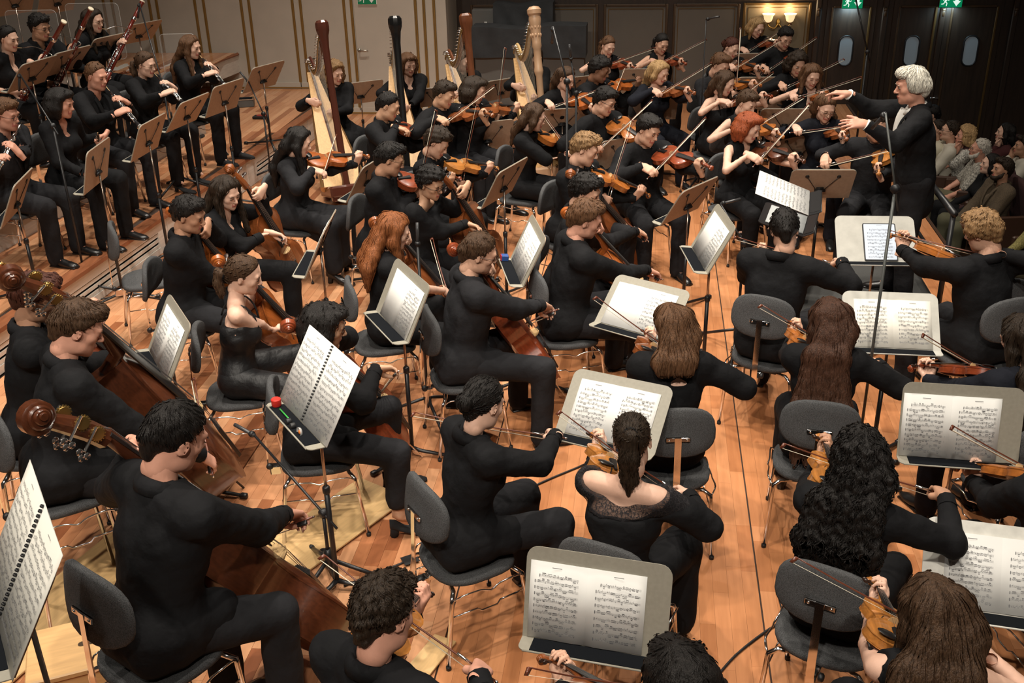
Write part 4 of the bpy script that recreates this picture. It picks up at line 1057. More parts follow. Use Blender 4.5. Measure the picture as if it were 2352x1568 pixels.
def desk_mesh():
    """desk in its own plane: x across, y up the slope (0 at the ledge), z towards the reader"""
    out = {}
    g = G(); g.prism(rrect(DW, DH, .045, (1, 1, 0, 0)) + V(0, DH / 2), -.002, .0025); out['face'] = g.mesh('desk', True); out['face'].set_sharp_from_angle(angle=R_(35))
    g = G(); g.prism(rrect(DW - .004, DH - .004, .044, (1, 1, 0, 0)) + V(0, DH / 2), -.0065, -.0022); out['back'] = g.mesh('desk_back', False)
    g = G(); g.prism(rrect(DW, .085, .03, (0, 0, 1, 1)) * V(1, -1) * V(1, -1) @ np.eye(2), -.002, .002, np.stack([V(1, 0, 0), V(0, 0, -1), V(0, 1, 0)], 1), (0, .0, .0425)); out['tray'] = g.mesh('tray', False)
    g = G(); g.box((0, .003, .043), (DW - .09, .0025, .075)); out['felt'] = g.mesh('tray_felt', False)
    g = G(); g.tube([V(-DW / 2 + .02, .0, .085), V(DW / 2 - .02, .0, .085)], .004, 6); out['lip'] = g.mesh('tray_lip')
    for sx in (-1, 1):
        g = G(); fr = frame(V(0, 0, -1)); g.lathe([(.017, 0), (.017, .006), (.010, .009)], (sx * .13, .275, -.006), fr, 12); g.tube([V(sx * .13, .275, -.013), V(sx * .035, .12, -.016)], .0032, 6); out['strut%d' % sx] = g.mesh('strut')
    g = G(); g.tube([V(-.045, .115, -.022), V(.045, .115, -.022)], .013, 10); g.box((0, .115, -.012), (.06, .05, .012)); out['clamp'] = g.mesh('clamp')
    return out
DESK = desk_mesh()
_polemesh = {}
def stand_poles(hh):
    key = round(hh, 2)
    if key in _polemesh: return _polemesh[key]
    lo_ = min(.62, hh * .62)
    g = G(); g.tube([V(0, 0, lo_ - .1), V(0, 0, hh)], .0085, 8); a = g.mesh('upper_pole')
    g = G(); g.tube([V(0, 0, .05), V(0, 0, lo_)], .0135, 10); g.lathe([(.017, lo_ - .035), (.019, lo_ - .03), (.019, lo_), (.015, lo_ + .006)], n=10); b = g.mesh('lower_pole')
    _polemesh[key] = (a, b); return a, b
g = G(); g.tube([V(0, 0, .055), V(0, .05, .04), V(0, .31, .016)], (.016, .0135, .0125), 8, flat=.8); g.box((0, .31, .016), (.034, .045, .032), ch=.006); FOOTLEG = g.mesh('base_leg')
NSTAND = [0]
def stand(px, hz, naz, label, tilt=58, front=None, base_rot=20, felt=True, high=None, pos=None, pale=False):
    """px: pixel of the centre of the desk, hz its height; naz: azimuth the desk faces (towards the reader); tilt from horizontal"""
    c = V(*pos) if pos is not None else PZ(px[0], px[1], hz)
    a = R_(naz); nh = V(math.cos(a), math.sin(a), 0); x = V(-math.sin(a), math.cos(a), 0)
    t = R_(tilt); upv = -nh * math.cos(t) + V(0, 0, 1) * math.sin(t); n = np.cross(x, upv)
    R = np.stack([x, upv, n], 1); org = c - upv * DH / 2
    fl = front if front is not None else 0.
    cl = org + R @ V(0, .115, -.022)
    root = empty('music_stand', (cl[0], cl[1], fl), a - math.pi / 2)
    d = empty('desk_mount')  # replaced below
    bpy.data.objects.remove(d)
    MW = Matrix.Identity(4)
    for i in range(3):
        for j in range(3): MW[i][j] = R[i][j]
        MW[i][3] = org[i]
    rootM = Matrix.Translation(root.location) @ Matrix.Rotation(a - math.pi / 2, 4, 'Z')
    loc = rootM.inverted() @ MW
    df = DESKW if pale else DESKF
    def add(nm, me, m_, par=root, mtx=loc):
        o = bpy.data.objects.new(nm, me); col.objects.link(o)
        if len(me.materials) == 0: me.materials.append(m_)
        elif me.materials[0] != m_: o.material_slots[0].link = 'OBJECT'; o.material_slots[0].material = m_
        o.parent = par; o.matrix_local = mtx; return o
    add('desk', DESK['face'], df); add('desk_back', DESK['back'], DESKB)
    tl = loc @ Matrix.Rotation(R_(max(8, min(52, (90 - tilt) - 6))), 4, 'X')
    ty = add('tray', DESK['tray'], df, root, tl); add('tray_lip', DESK['lip'], df, root, tl)
    if felt: add('tray_lining', DESK['felt'], FELTB, root, tl)
    for sx in (-1, 1): add('strut', DESK['strut%d' % sx], BLKMET)
    add('clamp', DESK['clamp'], BLKPL)
    up_, lo_ = stand_poles(cl[2] - fl - .005); I = Matrix.Identity(4)
    add('upper_pole', up_, POLE, root, I); add('lower_pole', lo_, BLKMET, root, I)
    for q in (0, 120, 240): add('base_leg', FOOTLEG, BLKMET, root, Matrix.Rotation(R_(q + base_rot), 4, 'Z'))
    tag(root, label, 'music stand', 'orchestra music stands')
    ta = R_(max(8, min(52, (90 - tilt) - 6))); Rt_ = R @ rotx(ta)
    return dict(R=R, org=org, root=root, loc=loc, Rt=Rt_)
# printed notation: staves, note heads, stems and beams, flat ink on the page
def notation(seed, w_=.165, h_=.235, staves=10, dense=1., empty_=False):
    g = G(); rg = random.Random(seed); q = []
    def rect(x0, y0, x1, y1, m_): q.append(((x0, y0), (x1, y0), (x1, y1), (x0, y1), m_))
    rect(-.018, h_ / 2 + .022, .018, h_ / 2 + .0245, 1) 
    for s_ in range(staves):
        y = h_ / 2 - (s_ + .5) * h_ / staves; sp = .00185; indent = .016 if s_ == 0 else 0
        for l in range(5): rect(-w_ / 2 + indent, y + (l - 2) * sp - .00018, w_ / 2, y + (l - 2) * sp + .00018, 1)
        rect(-w_ / 2 + indent + .002, y - .006, -w_ / 2 + indent + .0042, y + .006, 0)
        x = -w_ / 2 + indent + .012
        while x < w_ / 2 - .006:
            kind = rg.random()
            if kind < .62 * dense:
                nb = rg.choice((4, 4, 3, 6)); dx = rg.uniform(.0024, .0033); yy = y + rg.uniform(-.004, .004); up = rg.choice((1, -1)); by = yy + up * .0075
                for b in range(nb):
                    xx = x + b * dx
                    if xx > w_ / 2 - .004: break
                    ny_ = yy + rg.uniform(-.0022, .0022); rect(xx - .0011, ny_ - .0009, xx + .0011, ny_ + .0009, 0); rect(xx - .0002 + up * .0009, min(ny_, by), xx + .0002 + up * .0009, max(ny_, by), 0)
                xe = min(x + (nb - 1) * dx, w_ / 2 - .004); rect(x, by - .0007, xe, by + .0007, 0)
                if rg.random() < .5: rect(x, by - up * .0018 - .0005, xe, by - up * .0018 + .0005, 0)
                x += nb * dx + rg.uniform(.001, .004)
            else:
                ny_ = y + rg.uniform(-.005, .005); rect(x - .0012, ny_ - .001, x + .0012, ny_ + .001, 0); rect(x + .0008, ny_, x + .0012, ny_ + .0065, 0); x += rg.uniform(.004, .008)
            if rg.random() < .16: rect(x - .001, y - .0038, x - .0006, y + .0038, 0); x += .002
    v = np.array([(p[0], p[1], 0) for r in q for p in r[:4]]); f = np.arange(len(v)).reshape(-1, 4)
    g.v = [v]; g.f = [f]; g.m = [np.array([r[4] for r in q])]; g.n = len(v)
    return g.mesh('printed_music', False)
NOTES = [notation(11 + i, dense=(1., .85, 1.1, .95)[i], staves=(10, 9, 10, 11)[i]) for i in range(4)]
for q in NOTES: q.materials.append(INK); q.materials.append(INKG)
NOTEBIG = [notation(41 + i, .235, .325, 12, 1.15) for i in range(2)]
for q in NOTEBIG: q.materials.append(INK); q.materials.append(INKG)
def page_mesh(pw, ph, sgn, lift, layers=1):
    n = 7; t = np.linspace(0, 1, n); g = G()
    z = lift * np.sin(np.pi * np.minimum(1, t * 1.3)) * np.exp(-2.2 * t) * 1.6 + .001
    v = np.concatenate([np.c_[sgn * t * pw, np.full(n, y), z] for y in (0, ph)] + [np.c_[sgn * t * pw, np.full(n, y), z * 0 - .0012] for y in (0, ph)])
    i = np.arange(n - 1); f = [np.stack([i, i + 1, n + i + 1, n + i], 1), np.stack([2 * n + i, 3 * n + i, 3 * n + i + 1, 2 * n + i + 1], 1)]
    f += [np.stack([i, 2 * n + i, 2 * n + i + 1, i + 1], 1), np.stack([n + i, n + i + 1, 3 * n + i + 1, 3 * n + i], 1), np.array([(n - 1, 3 * n - 1, 4 * n - 1, 2 * n - 1)])]
    if sgn < 0: f = [q[:, ::-1] for q in f]
    return g.raw(v, f).mesh('page', True)
PAGES = {sg: page_mesh(.212, .297, sg, .006) for sg in (-1, 1)}
BIGP = {sg: page_mesh(.285, .395, sg, .004) for sg in (-1, 1)}
def sheet(st, label, ox=0., blank=(False, False), seed=0, rot=0., big=False, spiral=False, pap=None, lift=.0):
    root = empty('sheet_music'); loc = Matrix.Translation((ox, .006 + lift, .006)) @ Matrix.Rotation(R_(rot), 4, 'Z')
    MW = Matrix.Identity(4)
    for i in range(3):
        for j in range(3): MW[i][j] = st['R'][i][j]
        MW[i][3] = st['org'][i]
    root.matrix_world = MW @ loc
    for q, sg in enumerate((-1, 1)):
        me = (BIGP if big else PAGES)[sg]; pm = pap or PAPER
        p = mkobj('page', me, pm, root)
        if p.material_slots[0].material != pm: p.material_slots[0].link = 'OBJECT'; p.material_slots[0].material = pm
        if not blank[q]:
            nt = mkobj('printed_music', (NOTEBIG if big else NOTES)[(seed * 2 + q) % (2 if big else 4)], [INK, INKG], p)
            nt.location = (sg * (.150 if big else .113), .185 if big else .138, .0050); nt.rotation_euler = (0, R_(sg * .9), 0)
    if spiral:
        for q in range(24):
            g_ = G() if q == 0 else None
            if q == 0: g_.tube([V(.0055 * math.cos(a_), 0, .0055 * math.sin(a_) + .002) for a_ in np.linspace(0, 6.283, 9)[:-1]], 0.0014, 5, closed=True, hint=(0, 1, 0), flat=2.6); rm = g_.mesh('binding_ring'); rm.materials.append(BLKPL)
            r_ = bpy.data.objects.new('binding_ring', rm); col.objects.link(r_); r_.parent = root; r_.location = (0, .012 + q * .0163, .004)
    tag(root, label, 'sheet music', 'sheet music on the stands')
    return root
# ------------------------------------------------------------------ the hall
def struct(o, label=None): o['kind'] = 'structure'; 
def S_(name, g, m_, smooth=False, parent=None):
    o = g.obj(name, m_, parent, smooth=smooth)
    if parent is None: o['kind'] = 'structure'
    return o
def floor_mat(name='parquet', ramp=((0, (.29, .10, .042)), (.10, (.40, .16, .07)), (.25, (.53, .24, .115)), (.6, (.58, .28, .14)), (1, (.64, .34, .18)))):
    m_ = bpy.data.materials.new(name); m_.use_nodes = True; nt = m_.node_tree; N = nt.nodes; L = nt.links; b = N['Principled BSDF']
    at = N.new('ShaderNodeAttribute'); at.attribute_name = 'tone'; oi = N.new('ShaderNodeObjectInfo')
    ad = N.new('ShaderNodeMath'); ad.operation = 'ADD'; L.new(at.outputs['Fac'], ad.inputs[0]); L.new(oi.outputs['Random'], ad.inputs[1])
    fr = N.new('ShaderNodeMath'); fr.operation = 'FRACT'; L.new(ad.outputs[0], fr.inputs[0])
    cr = N.new('ShaderNodeValToRGB'); e = cr.color_ramp.elements
    e[0].position = ramp[0][0]; e[0].color = (*ramp[0][1], 1); e[1].position = ramp[-1][0]; e[1].color = (*ramp[-1][1], 1)
    for p, c in ramp[1:-1]: q = e.new(p); q.color = (*c, 1)
    L.new(fr.outputs[0], cr.inputs[0])
    geo = N.new('ShaderNodeNewGeometry'); mp = N.new('ShaderNodeMapping'); mp.inputs['Scale'].default_value = (26, 1.6, 26); L.new(geo.outputs['Position'], mp.inputs[0])
    n = N.new('ShaderNodeTexNoise'); n.inputs['Scale'].default_value = 1.6; n.inputs['Detail'].default_value = 6; L.new(mp.outputs[0], n.inputs['Vector'])
    mx = N.new('ShaderNodeMix'); mx.data_type = 'RGBA'; mx.blend_type = 'MULTIPLY'; mx.inputs['Factor'].default_value = .55
    r2 = N.new('ShaderNodeValToRGB'); r2.color_ramp.elements[0].position = .25; r2.color_ramp.elements[0].color = (.72, .66, .62, 1); r2.color_ramp.elements[1].position = .75; r2.color_ramp.elements[1].color = (1.1, 1.1, 1.1, 1)
    L.new(n.outputs['Fac'], r2.inputs[0]); L.new(cr.outputs[0], mx.inputs['A']); L.new(r2.outputs[0], mx.inputs['B']); L.new(mx.outputs['Result'], b.inputs['Base Color'])
    n3 = N.new('ShaderNodeTexNoise'); n3.inputs['Scale'].default_value = 1.3; n3.inputs['Detail'].default_value = 4; L.new(geo.outputs['Position'], n3.inputs['Vector'])
    mr = N.new('ShaderNodeMapRange'); mr.inputs['To Min'].default_value = .15; mr.inputs['To Max'].default_value = .33; L.new(n3.outputs['Fac'], mr.inputs['Value']); L.new(mr.outputs[0], b.inputs['Roughness'])
    b.inputs['Specular IOR Level'].default_value = .5
    return m_
PARQ = floor_mat(); PARQ2 = floor_mat('parquet_even', ((0, (.43, .17, .068)), (.3, (.50, .21, .088)), (1, (.57, .255, .115)))); GAP = mat('joint_dark', (.03, .015, .008), .8)
def planks(parent, x0, x1, y0, y1, z, wdt, nsep, seed, clip=None, seams=(), m_=None, gap=.0012):
    """plank floor running along +Y; the nsep that show largest are parts of their own, the rest one part of kind stuff"""
    rg = random.Random(seed); L = []
    n = int(round((x1 - x0) / wdt)); wdt = (x1 - x0) / n
    for i in range(n):
        y = y0 - rg.uniform(0, .7); xa = x0 + i * wdt
        while y < y1:
            ln = rg.choice((.42, .55, .7, .9, 1.1, 1.3)); a, b = max(y, y0), min(y + ln, y1); y += ln
            cut = [q for q in seams if a < q < b]
            if cut: b = cut[0]; y = b
            if b - a < .03: continue
            if clip and not clip(xa + wdt / 2, (a + b) / 2): continue
            L.append((xa, a, b))
    def size(q):
        c = [proj((q[0] + dx, yy, z)) for dx in (0, wdt) for yy in (q[1], q[2])]
        cx, cy = sum(p[0] for p in c) / 4, sum(p[1] for p in c) / 4
        if (q[1] + q[2]) / 2 < .8 or not (-40 < cx < 2392 and -40 < cy < 1608): return 0
        return c[0][2] ** 2 * (q[2] - q[1])
    L.sort(key=size, reverse=True)
    me = PLANK2 if m_ is PARQ2 else PLANK
    for (xa, a, b) in L[:nsep]:
        o = bpy.data.objects.new('plank', me); col.objects.link(o); o.parent = parent
        o.location = (xa + wdt / 2, (a + b) / 2, z); o.scale = ((wdt - gap), (b - a - gap), 1)
    g = G(); tones = []
    for (xa, a, b) in L[nsep:]:
        g.box((xa + wdt / 2, (a + b) / 2, z - .006), (wdt - gap, b - a - gap, .012)); tones += [rg.random()] * 6
    if g.n:
        me2 = g.mesh('planks', False); at = me2.attributes.new('tone', 'FLOAT', 'FACE'); at.data.foreach_set('value', tones)
        o = mkobj('planks', me2, m_ or PARQ, parent); o['kind'] = 'stuff'
g = G(); g.box((0, 0, -.006), (1, 1, .012)); PLANK = g.mesh('plank', False); PLANK.materials.append(PARQ); PLANK2 = PLANK.copy(); PLANK2.materials.clear(); PLANK2.materials.append(PARQ2)
XE, YB, YW, XC, HALL = 2.75, 15.2, 14.4, -2.76, -.95
SEAMS = (.64, -.88)
g = G(); g.box(((XE - 9) / 2, 8, -.262), (XE + 9, 14.6, .5)); FLOOR = S_('floor', g, GAP)
prev = -4.62
for i, xs in enumerate((-2.4, -.88, .64, 2.16, XE)):
    planks(FLOOR, prev, xs - .008, 1.2, YB - .02, 0, .0755, 60, 5 + i, seams=(4.9, 6.4, 7.9, 9.4, 10.9, 12.4) if i in (1, 2, 3) else (), m_=PARQ2 if i > 1 else None, gap=.0007 if i > 1 else .0012); prev = xs
g = G(); g.box(((XE + 8.5) / 2 + .2, 8, HALL - .05), (6.4, 15, .1)); S_('floor_hall', g, mat('hall_floor', (.045, .022, .012), .5))
g = G(); g.box((XE + .015, 8, -.475), (.03, 14.6, .95)); S_('trim_1', g, mat('stage_front', (.05, .025, .014), .5))
# risers
FACEW = mat('riser_face', (.64, .60, .54), .5, var=.10, vscale=6, stretch=(8, .6, 8)); NOSE = mat('riser_nosing', (.24, .085, .036), .4, var=.2, vscale=8, stretch=(6, 1, 6)); SLOT = mat('vent_dark', (.02, .014, .01), .9)
RZ1, RZ2 = .35, .85
rx = lambda y: -4.61 + (y - 7.15) * .05
r1 = empty('riser'); r1['kind'] = 'structure'
g = G(); pts = np.array([(-12, 1.5), (rx(1.5) - .03, 1.5), (rx(YW) - .03, YW), (-12, YW)]); g.prism(pts, .0, RZ1 - .014); g.obj('platform_body', GAP, r1, smooth=False)
planks(r1, -8.96, -4.2, 5.0, YW - .01, RZ1, .08, 150, 31, clip=lambda x, y: x + .04 < rx(y) - .06)
d_ = nrm(V(.05, 1, 0)); nrml = V(d_[1], -d_[0], 0); Rr = np.stack([d_, -nrml, V(0, 0, 1)], 1)
y = 3.2
while y < YW - .1:
    y2 = min(y + 1.92, YW - .02); a = V(rx(y), y, 0); b = V(rx(y2), y2, 0); mid = (a + b) / 2; ln = np.linalg.norm(b - a) - .008
    g = G(); g.box(mid + V(-.02, 0, RZ1 - .022), (ln, .12, .045), Rr, ch=.006); g.obj('nosing', NOSE, r1, smooth=False)
    p = empty('face_panel'); p.parent = r1
    def fb(nm, cx, cz, lx, lz, m_, dep=.018, off=0.):
        gg = G(); gg.box(mid + d_ * cx + nrml * off + V(0, 0, cz), (lx, dep, lz), Rr); gg.obj(nm, m_, p, smooth=False)
    fb('backing', 0, .15, ln, .29, SLOT, .006, -.03)
    fb('board', 0, .26, ln, .092, FACEW); fb('board', 0, .035, ln, .06, FACEW)
    fb('board', -ln / 2 + .12, .14, .24, .15, FACEW); fb('board', ln / 2 - .09, .14, .18, .15, FACEW)
    for q in range(3): fb('vent_slat', .03, .083 + q * .052, ln - .42, .030, FACEW, .012, -.006)
    y = y2
A_, B_, C_ = PZ(491, 141, RZ2), PZ(580, 108, RZ2), PZ(289, 162, RZ2)
B_ = A_ + (B_ - A_) * min(1.4, (YW - A_[1]) / (B_[1] - A_[1])); dl = nrm(C_ - A_); E_ = V(-12, C_[1] - .1, RZ2); G_ = V(-12, YW, RZ2); OUT2 = np.array([q[:2] for q in (C_, A_, B_, G_, E_)])
r2 = empty('riser'); r2['kind'] = 'structure'
g = G(); g.prism(OUT2, RZ2 - .27, RZ2 - .012); g.obj('platform_body', FACEW, r2, smooth=False)
def in2(x, y_):
    ins = False; n = len(OUT2)
    for i in range(n):
        (xa, ya), (xb, yb) = OUT2[i], OUT2[(i + 1) % n]
        if (ya > y_) != (yb > y_) and x < (xb - xa) * (y_ - ya) / (yb - ya) + xa: ins = not ins
    return ins and y_ < YW - .02
planks(r2, -9.4, -5.0, 6.5, YW - .02, RZ2, .08, 60, 77, clip=in2)
g = G(); 
for (p, q) in ((E_, C_), (C_, A_), (A_, B_)): g = G(); g.tube([p - V(0, 0, .02), q - V(0, 0, .02)], .022, 4); g.obj('nosing', NOSE, r2, smooth=False)
for t in (.02, .3, .6, .95):
    g = G(); q = A_ + (C_ - A_) * t + V(-.1, .12, 0); g.tube([V(q[0], q[1], RZ1), V(q[0], q[1], RZ2 - .26)], .03, 6); g.obj('leg', BLKMET, r2)
# middle step under the bassoons
RZB = .62; mx_ = lambda y: -5.50 + (y - 7.15) * .05; YM = 11.9
r3 = empty('riser'); r3['kind'] = 'structure'
g = G(); g.prism(np.array([(-12, 5.5), (mx_(5.5) - .03, 5.5), (mx_(YM) - .03, YM), (-12, YM)]), RZ1, RZB - .013); g.obj('platform_body', FACEW, r3, smooth=False)
planks(r3, -9.4, -5.2, 6.0, YM - .01, RZB, .08, 60, 91, clip=lambda x, y: x + .04 < mx_(y) - .05)
g = G(); q0, q1 = V(mx_(5.5) - .02, 5.5, RZB - .022), V(mx_(YM) - .02, YM, RZB - .022); g.box((q0 + q1) / 2, (np.linalg.norm(q1 - q0), .09, .045), Rr, ch=.006); g.obj('nosing', NOSE, r3, smooth=False)
# beige side wall with gilt strips, door and handle
BEIGE = mat('beige_wall', (.42, .37, .31), .75, var=.05, vscale=3, bump=.04, bscale=120); BEIGE2 = mat('beige_door', (.43, .38, .32), .7, var=.04, vscale=3, bump=.04, bscale=120)
g = G(); g.box(((-13 + XC) / 2, YW + .06, 2.2), (13 + XC, .12, 5.0)); WB = S_('wall_back_left', g, BEIGE)
g = G(); g.box((XC - .05, (YW + YB) / 2 + .07, 2.2), (.10, YB - YW - .12, 5.0)); S_('wall_return', g, BEIGE)
k = 0
for px in (248, 267, 352, 369, 456, 476, 561, 579, 678, 696, 795, 812, 958, 977, 1000):
    x = PY(px, 55, YW)[0]; k += 1
    g = G(); g.box((x, YW - .012, 2.35), (.022, .024, 4.6), ch=.006); g.box((x - .022, YW - .005, 2.35), (.012, .010, 4.6)); S_('trim_%d' % (k + 1), g, GOLDM)
dx0, dx1 = PY(814, 55, YW)[0], PY(956, 55, YW)[0]
g = G(); g.box(((dx0 + dx1) / 2, YW - .010, 1.36), (dx1 - dx0 - .03, .02, 2.66), ch=.004); D1 = S_('door_1', g, BEIGE2)
h0 = PY(832, 115, YW - .02); g = G()
g.lathe([(.026, 0), (.026, .006), (.011, .010), (.010, .045)], h0 + V(-.04, 0, 0), frame(V(0, -1, 0)), 12); g.tube([h0 + V(-.04, -.045, 0), h0 + V(.07, -.045, 0), h0 + V(.085, -.035, -.004)], .009, 8); g.obj('door_handle', mat('brushed_steel', (.55, .52, .47), .35, .9), D1)
for (a, b, z0) in ((-9, -4.26, RZ1), (-4.2, XC, 0.0)):
    g = G(); g.box(((a + b) / 2, YW - .012, z0 + .045), (b - a, .024, .09)); k += 1; S_('baseboard_left' if z0 else 'baseboard_back', g, BEIGE2)
    g = G(); g.box(((a + b) / 2, YW - .026, z0 + .018), (b - a, .012, .02)); k += 1; S_('trim_%d' % (k + 1), g, GOLDM)
# dark end wall with panels, sconce, doors
DKW = mat('dark_panel_wood', (.028, .016, .010), .45, var=.3, vscale=5, stretch=(6, 6, .6)); GREYP = mat('grey_panel', (.105, .090, .075), .7, var=.05, vscale=3, bump=.04, bscale=150); OLIVEP = mat('olive_panel', (.16, .125, .075), .65, var=.06, vscale=3, bump=.04, bscale=150)
MOULD = mat('moulding_bronze', (.055, .030, .014), .4, var=.2, vscale=6); MOULDG = mat('moulding_gilt', (.13, .075, .025), .35, .4)
xw = lambda px, py=60: PY(px, py, YB)[0]; zw = lambda px, py: PY(px, py, YB)[2]
g = G(); g.box(((XC + 8.5) / 2, YB + .06, 1.6), (8.5 - XC, .12, 6.2)); S_('wall_back_right', g, DKW)
def panel(name, pl, pr, ztop, zbot, pm, mm, fw=.035, fd=.022, gilt=True):
    a, b = xw(pl), xw(pr); g = G(); g.box(((a + b) / 2, YB - .006, (ztop + zbot) / 2), (b - a, .012, ztop - zbot)); o = S_(name, g, pm)
    for (cx, cz, lx, lz) in ((a, (ztop + zbot) / 2, fw, ztop - zbot + fw), (b, (ztop + zbot) / 2, fw, ztop - zbot + fw), ((a + b) / 2, ztop, b - a - fw, fw), ((a + b) / 2, zbot, b - a - fw, fw)):
        g = G(); g.box((cx, YB - .018, cz), (lx, fd, lz), ch=.006); g.obj('moulding', mm, o, smooth=False)
    if gilt:
        i_ = .05
        for (cx, cz, lx, lz) in ((a + i_, (ztop + zbot) / 2, .010, ztop - zbot - 2 * i_), (b - i_, (ztop + zbot) / 2, .010, ztop - zbot - 2 * i_), ((a + b) / 2, ztop - i_, b - a - 2 * i_ - .01, .010), ((a + b) / 2, zbot + i_, b - a - 2 * i_ - .01, .010)):
            g = G(); g.box((cx, YB - .014, cz), (lx, .008, lz)); g.obj('gilt_line', MOULDG, o, smooth=False)
    return o
zt = zw(1389, 12)
panel('trim_31', 1085, 1371, zt, .12, GREYP, MOULD); panel('trim_32', 1389, 1530, zt, .12, GREYP, MOULD); panel('trim_33', 1548, 1694, zt, .12, GREYP, MOULD); panel('trim_34', 1707, 1857, zt + .01, .12, OLIVEP, MOULDG)
g = G(); g.box(((XC + xw(1880)) / 2, YB - .02, .055), (xw(1880) - XC, .04, .11)); S_('baseboard_right', g, DKW)
GLASSW = mat('oval_window_glass', (.20, .23, .25), .35, emit=(.50, .58, .64), estr=.06)  # faint emission in the panes stands in for foyer light behind them
for i, (pl, pr, ox) in enumerate(((1893, 2010, 1941), (2045, 2160, 2092), (2165, 2300, 2227))):
    a, b = xw(pl), xw(pr); zb = HALL; g = G(); g.box(((a + b) / 2, YB - .012, (1.62 + zb) / 2), (b - a - .02, .024, 1.62 - zb), ch=.005); D = S_('door_%d' % (i + 2), g, DKW)
    a2, b2 = a + .09, b - .09; zt2 = zw(1950, 15)
    for (cx, cz, lx, lz, m_) in ((a2, (zt2 + zb) / 2 + .1, .03, zt2 - zb - .2, MOULD), (b2, (zt2 + zb) / 2 + .1, .03, zt2 - zb - .2, MOULDG), ((a2 + b2) / 2, zt2, b2 - a2 - .03, .03, MOULD), ((a2 + b2) / 2, zb + .2, b2 - a2 - .03, .03, MOULD)):
        g = G(); g.box((cx, YB - .034, cz), (lx, .022, lz), ch=.006); g.obj('moulding', m_, D, smooth=False)
    zc = zw(ox, 116); xc = xw(ox, 116); rw, rh = .095, .20
    oval = [(xc + math.copysign(abs(math.cos(t)) ** .9, math.cos(t)) * rw, zc + (rh - rw) * math.copysign(1, math.sin(t)) + rw * math.sin(t)) for t in np.linspace(0, 2 * math.pi, 32, endpoint=False)]
    Rp = np.stack([V(1, 0, 0), V(0, 0, 1), V(0, -1, 0)], 1)
    g = G(); g.prism(oval, .026, .030, Rp, (0, YB, 0)); g.obj('oval_window', GLASSW, D, smooth=False)
    g = G(); g.tube([V(p[0], YB - .03, p[1]) for p in oval], .011, 6, closed=True, hint=(0, 1, 0)); g.obj('window_rim', BLKMET, D)
    g = G(); hx = b - .07 if i != 2 else a + .07; hz_ = HALL + 1.05; g.tube([V(hx, YB - .02, hz_), V(hx, YB - .06, hz_), V(hx - .11, YB - .06, hz_)], .009, 8); g.obj('door_handle', CHROME, D)
for i, px in enumerate((1876, 2028, 2160, 2325)):
    g = G(); x = xw(px); g.box((x, YB - .03, .9), (.075, .06, 3.6), ch=.012); S_('trim_%d' % (41 + i), g, DKW)
    g = G(); zz = zw(px, 20); g.lathe([(.0, 0), (.028, .004), (.02, .016), (.0, .02)], (x, YB - .06, zz), frame(V(0, -1, 0)), 8); g.box((x, YB - .065, zz - .04), (.03, .015, .10), ch=.006); S_('trim_%d' % (51 + i), g, MOULD, True)
# exit signs
GREEN = mat('exit_green', (.0, .22, .09), .4, emit=(.0, .30, .12), estr=.6); SIGNW = mat('exit_white', (.8, .9, .85), .4, emit=(.75, .95, .85), estr=.9); GREEN2 = mat('exit_green_unlit', (.0, .20, .085), .45); SIGNW2 = mat('exit_white_unlit', (.78, .80, .74), .5)
def exit_sign(c, w_, h_, lit, label):
    r = empty('exit_sign', c); gm, wm = (GREEN, SIGNW) if lit else (GREEN2, SIGNW2)
    def add(nm, geo, m_): geo.obj(nm, m_, r, smooth=False)
    g = G(); g.box((0, 0, 0), (w_ + .012, .03, h_ + .012), ch=.003); add('housing', g, wm if not lit else BLKMET)
    g = G(); g.box((0, -.017, 0), (w_, .006, h_)); add('face', g, gm)
    Rp = np.stack([V(1, 0, 0), V(0, 0, 1), V(0, -1, 0)], 1); u = h_ / 1.0
    def poly(pts, cx): g = G(); g.prism(np.array(pts) * u, .0205, .022, Rp, (cx, 0, 0)); return g
    g = poly([(-.14, .42), (.14, .42), (.14, .05), (.34, .05), (0, -.40), (-.34, .05), (-.14, .05)], w_ * .25); add('arrow', g, wm)
    cx = -w_ * .24; man = G()
    man.lathe([(.075 * u, 0), (.075 * u, .0015)], (cx + .10 * u, -.0205, .34 * u), frame(V(0, -1, 0)), 10)
    for a, b, t in (((.06, .24), (-.06, -.02), .085), ((.05, .22), (.22, .10), .035), ((.22, .10), (.32, .20), .033), ((.03, .22), (-.14, .22), .035), ((-.14, .22), (-.22, .08), .033), ((-.05, .0), (.12, -.14), .042), ((.12, -.14), (.08, -.38), .038), ((-.07, .0), (-.16, -.20), .042), ((-.16, -.20), (-.36, -.22), .038)):
        man.tube([V(cx + a[0] * u, -.0205, a[1] * u), V(cx + b[0] * u, -.0205, b[1] * u)], t * u, 6, flat=.05, hint=(0, 1, 0))
    o = man.obj('running_figure', wm, r, smooth=False); o['kind'] = 'stuff' if False else 'part'; del o['kind']
    tag(r, label, 'exit sign'); return r
exit_sign(PY(843, -4, YW - .02), .255, .15, False, 'green emergency exit sign on the beige wall door')
s1 = exit_sign(PY(1958, 6, YB - .08), .265, .145, True, 'lit green exit sign over the door nearest the wall lamp')
s2 = exit_sign(PY(2184, 3, YB - .08), .285, .15, True, 'lit green exit sign over the dark double doors at right')
for s_ in (s1, s2):
    d = bpy.data.lights.new('exit_sign_downlight', 'AREA'); d.energy = 4.; d.color = (.55, .85, 1.); d.size = .2; o = bpy.data.objects.new('exit_sign_downlight', d); col.objects.link(o)
    o.location = V(*s_.location) + V(0, -.03, -.085); o.rotation_euler = (R_(18), 0, 0)
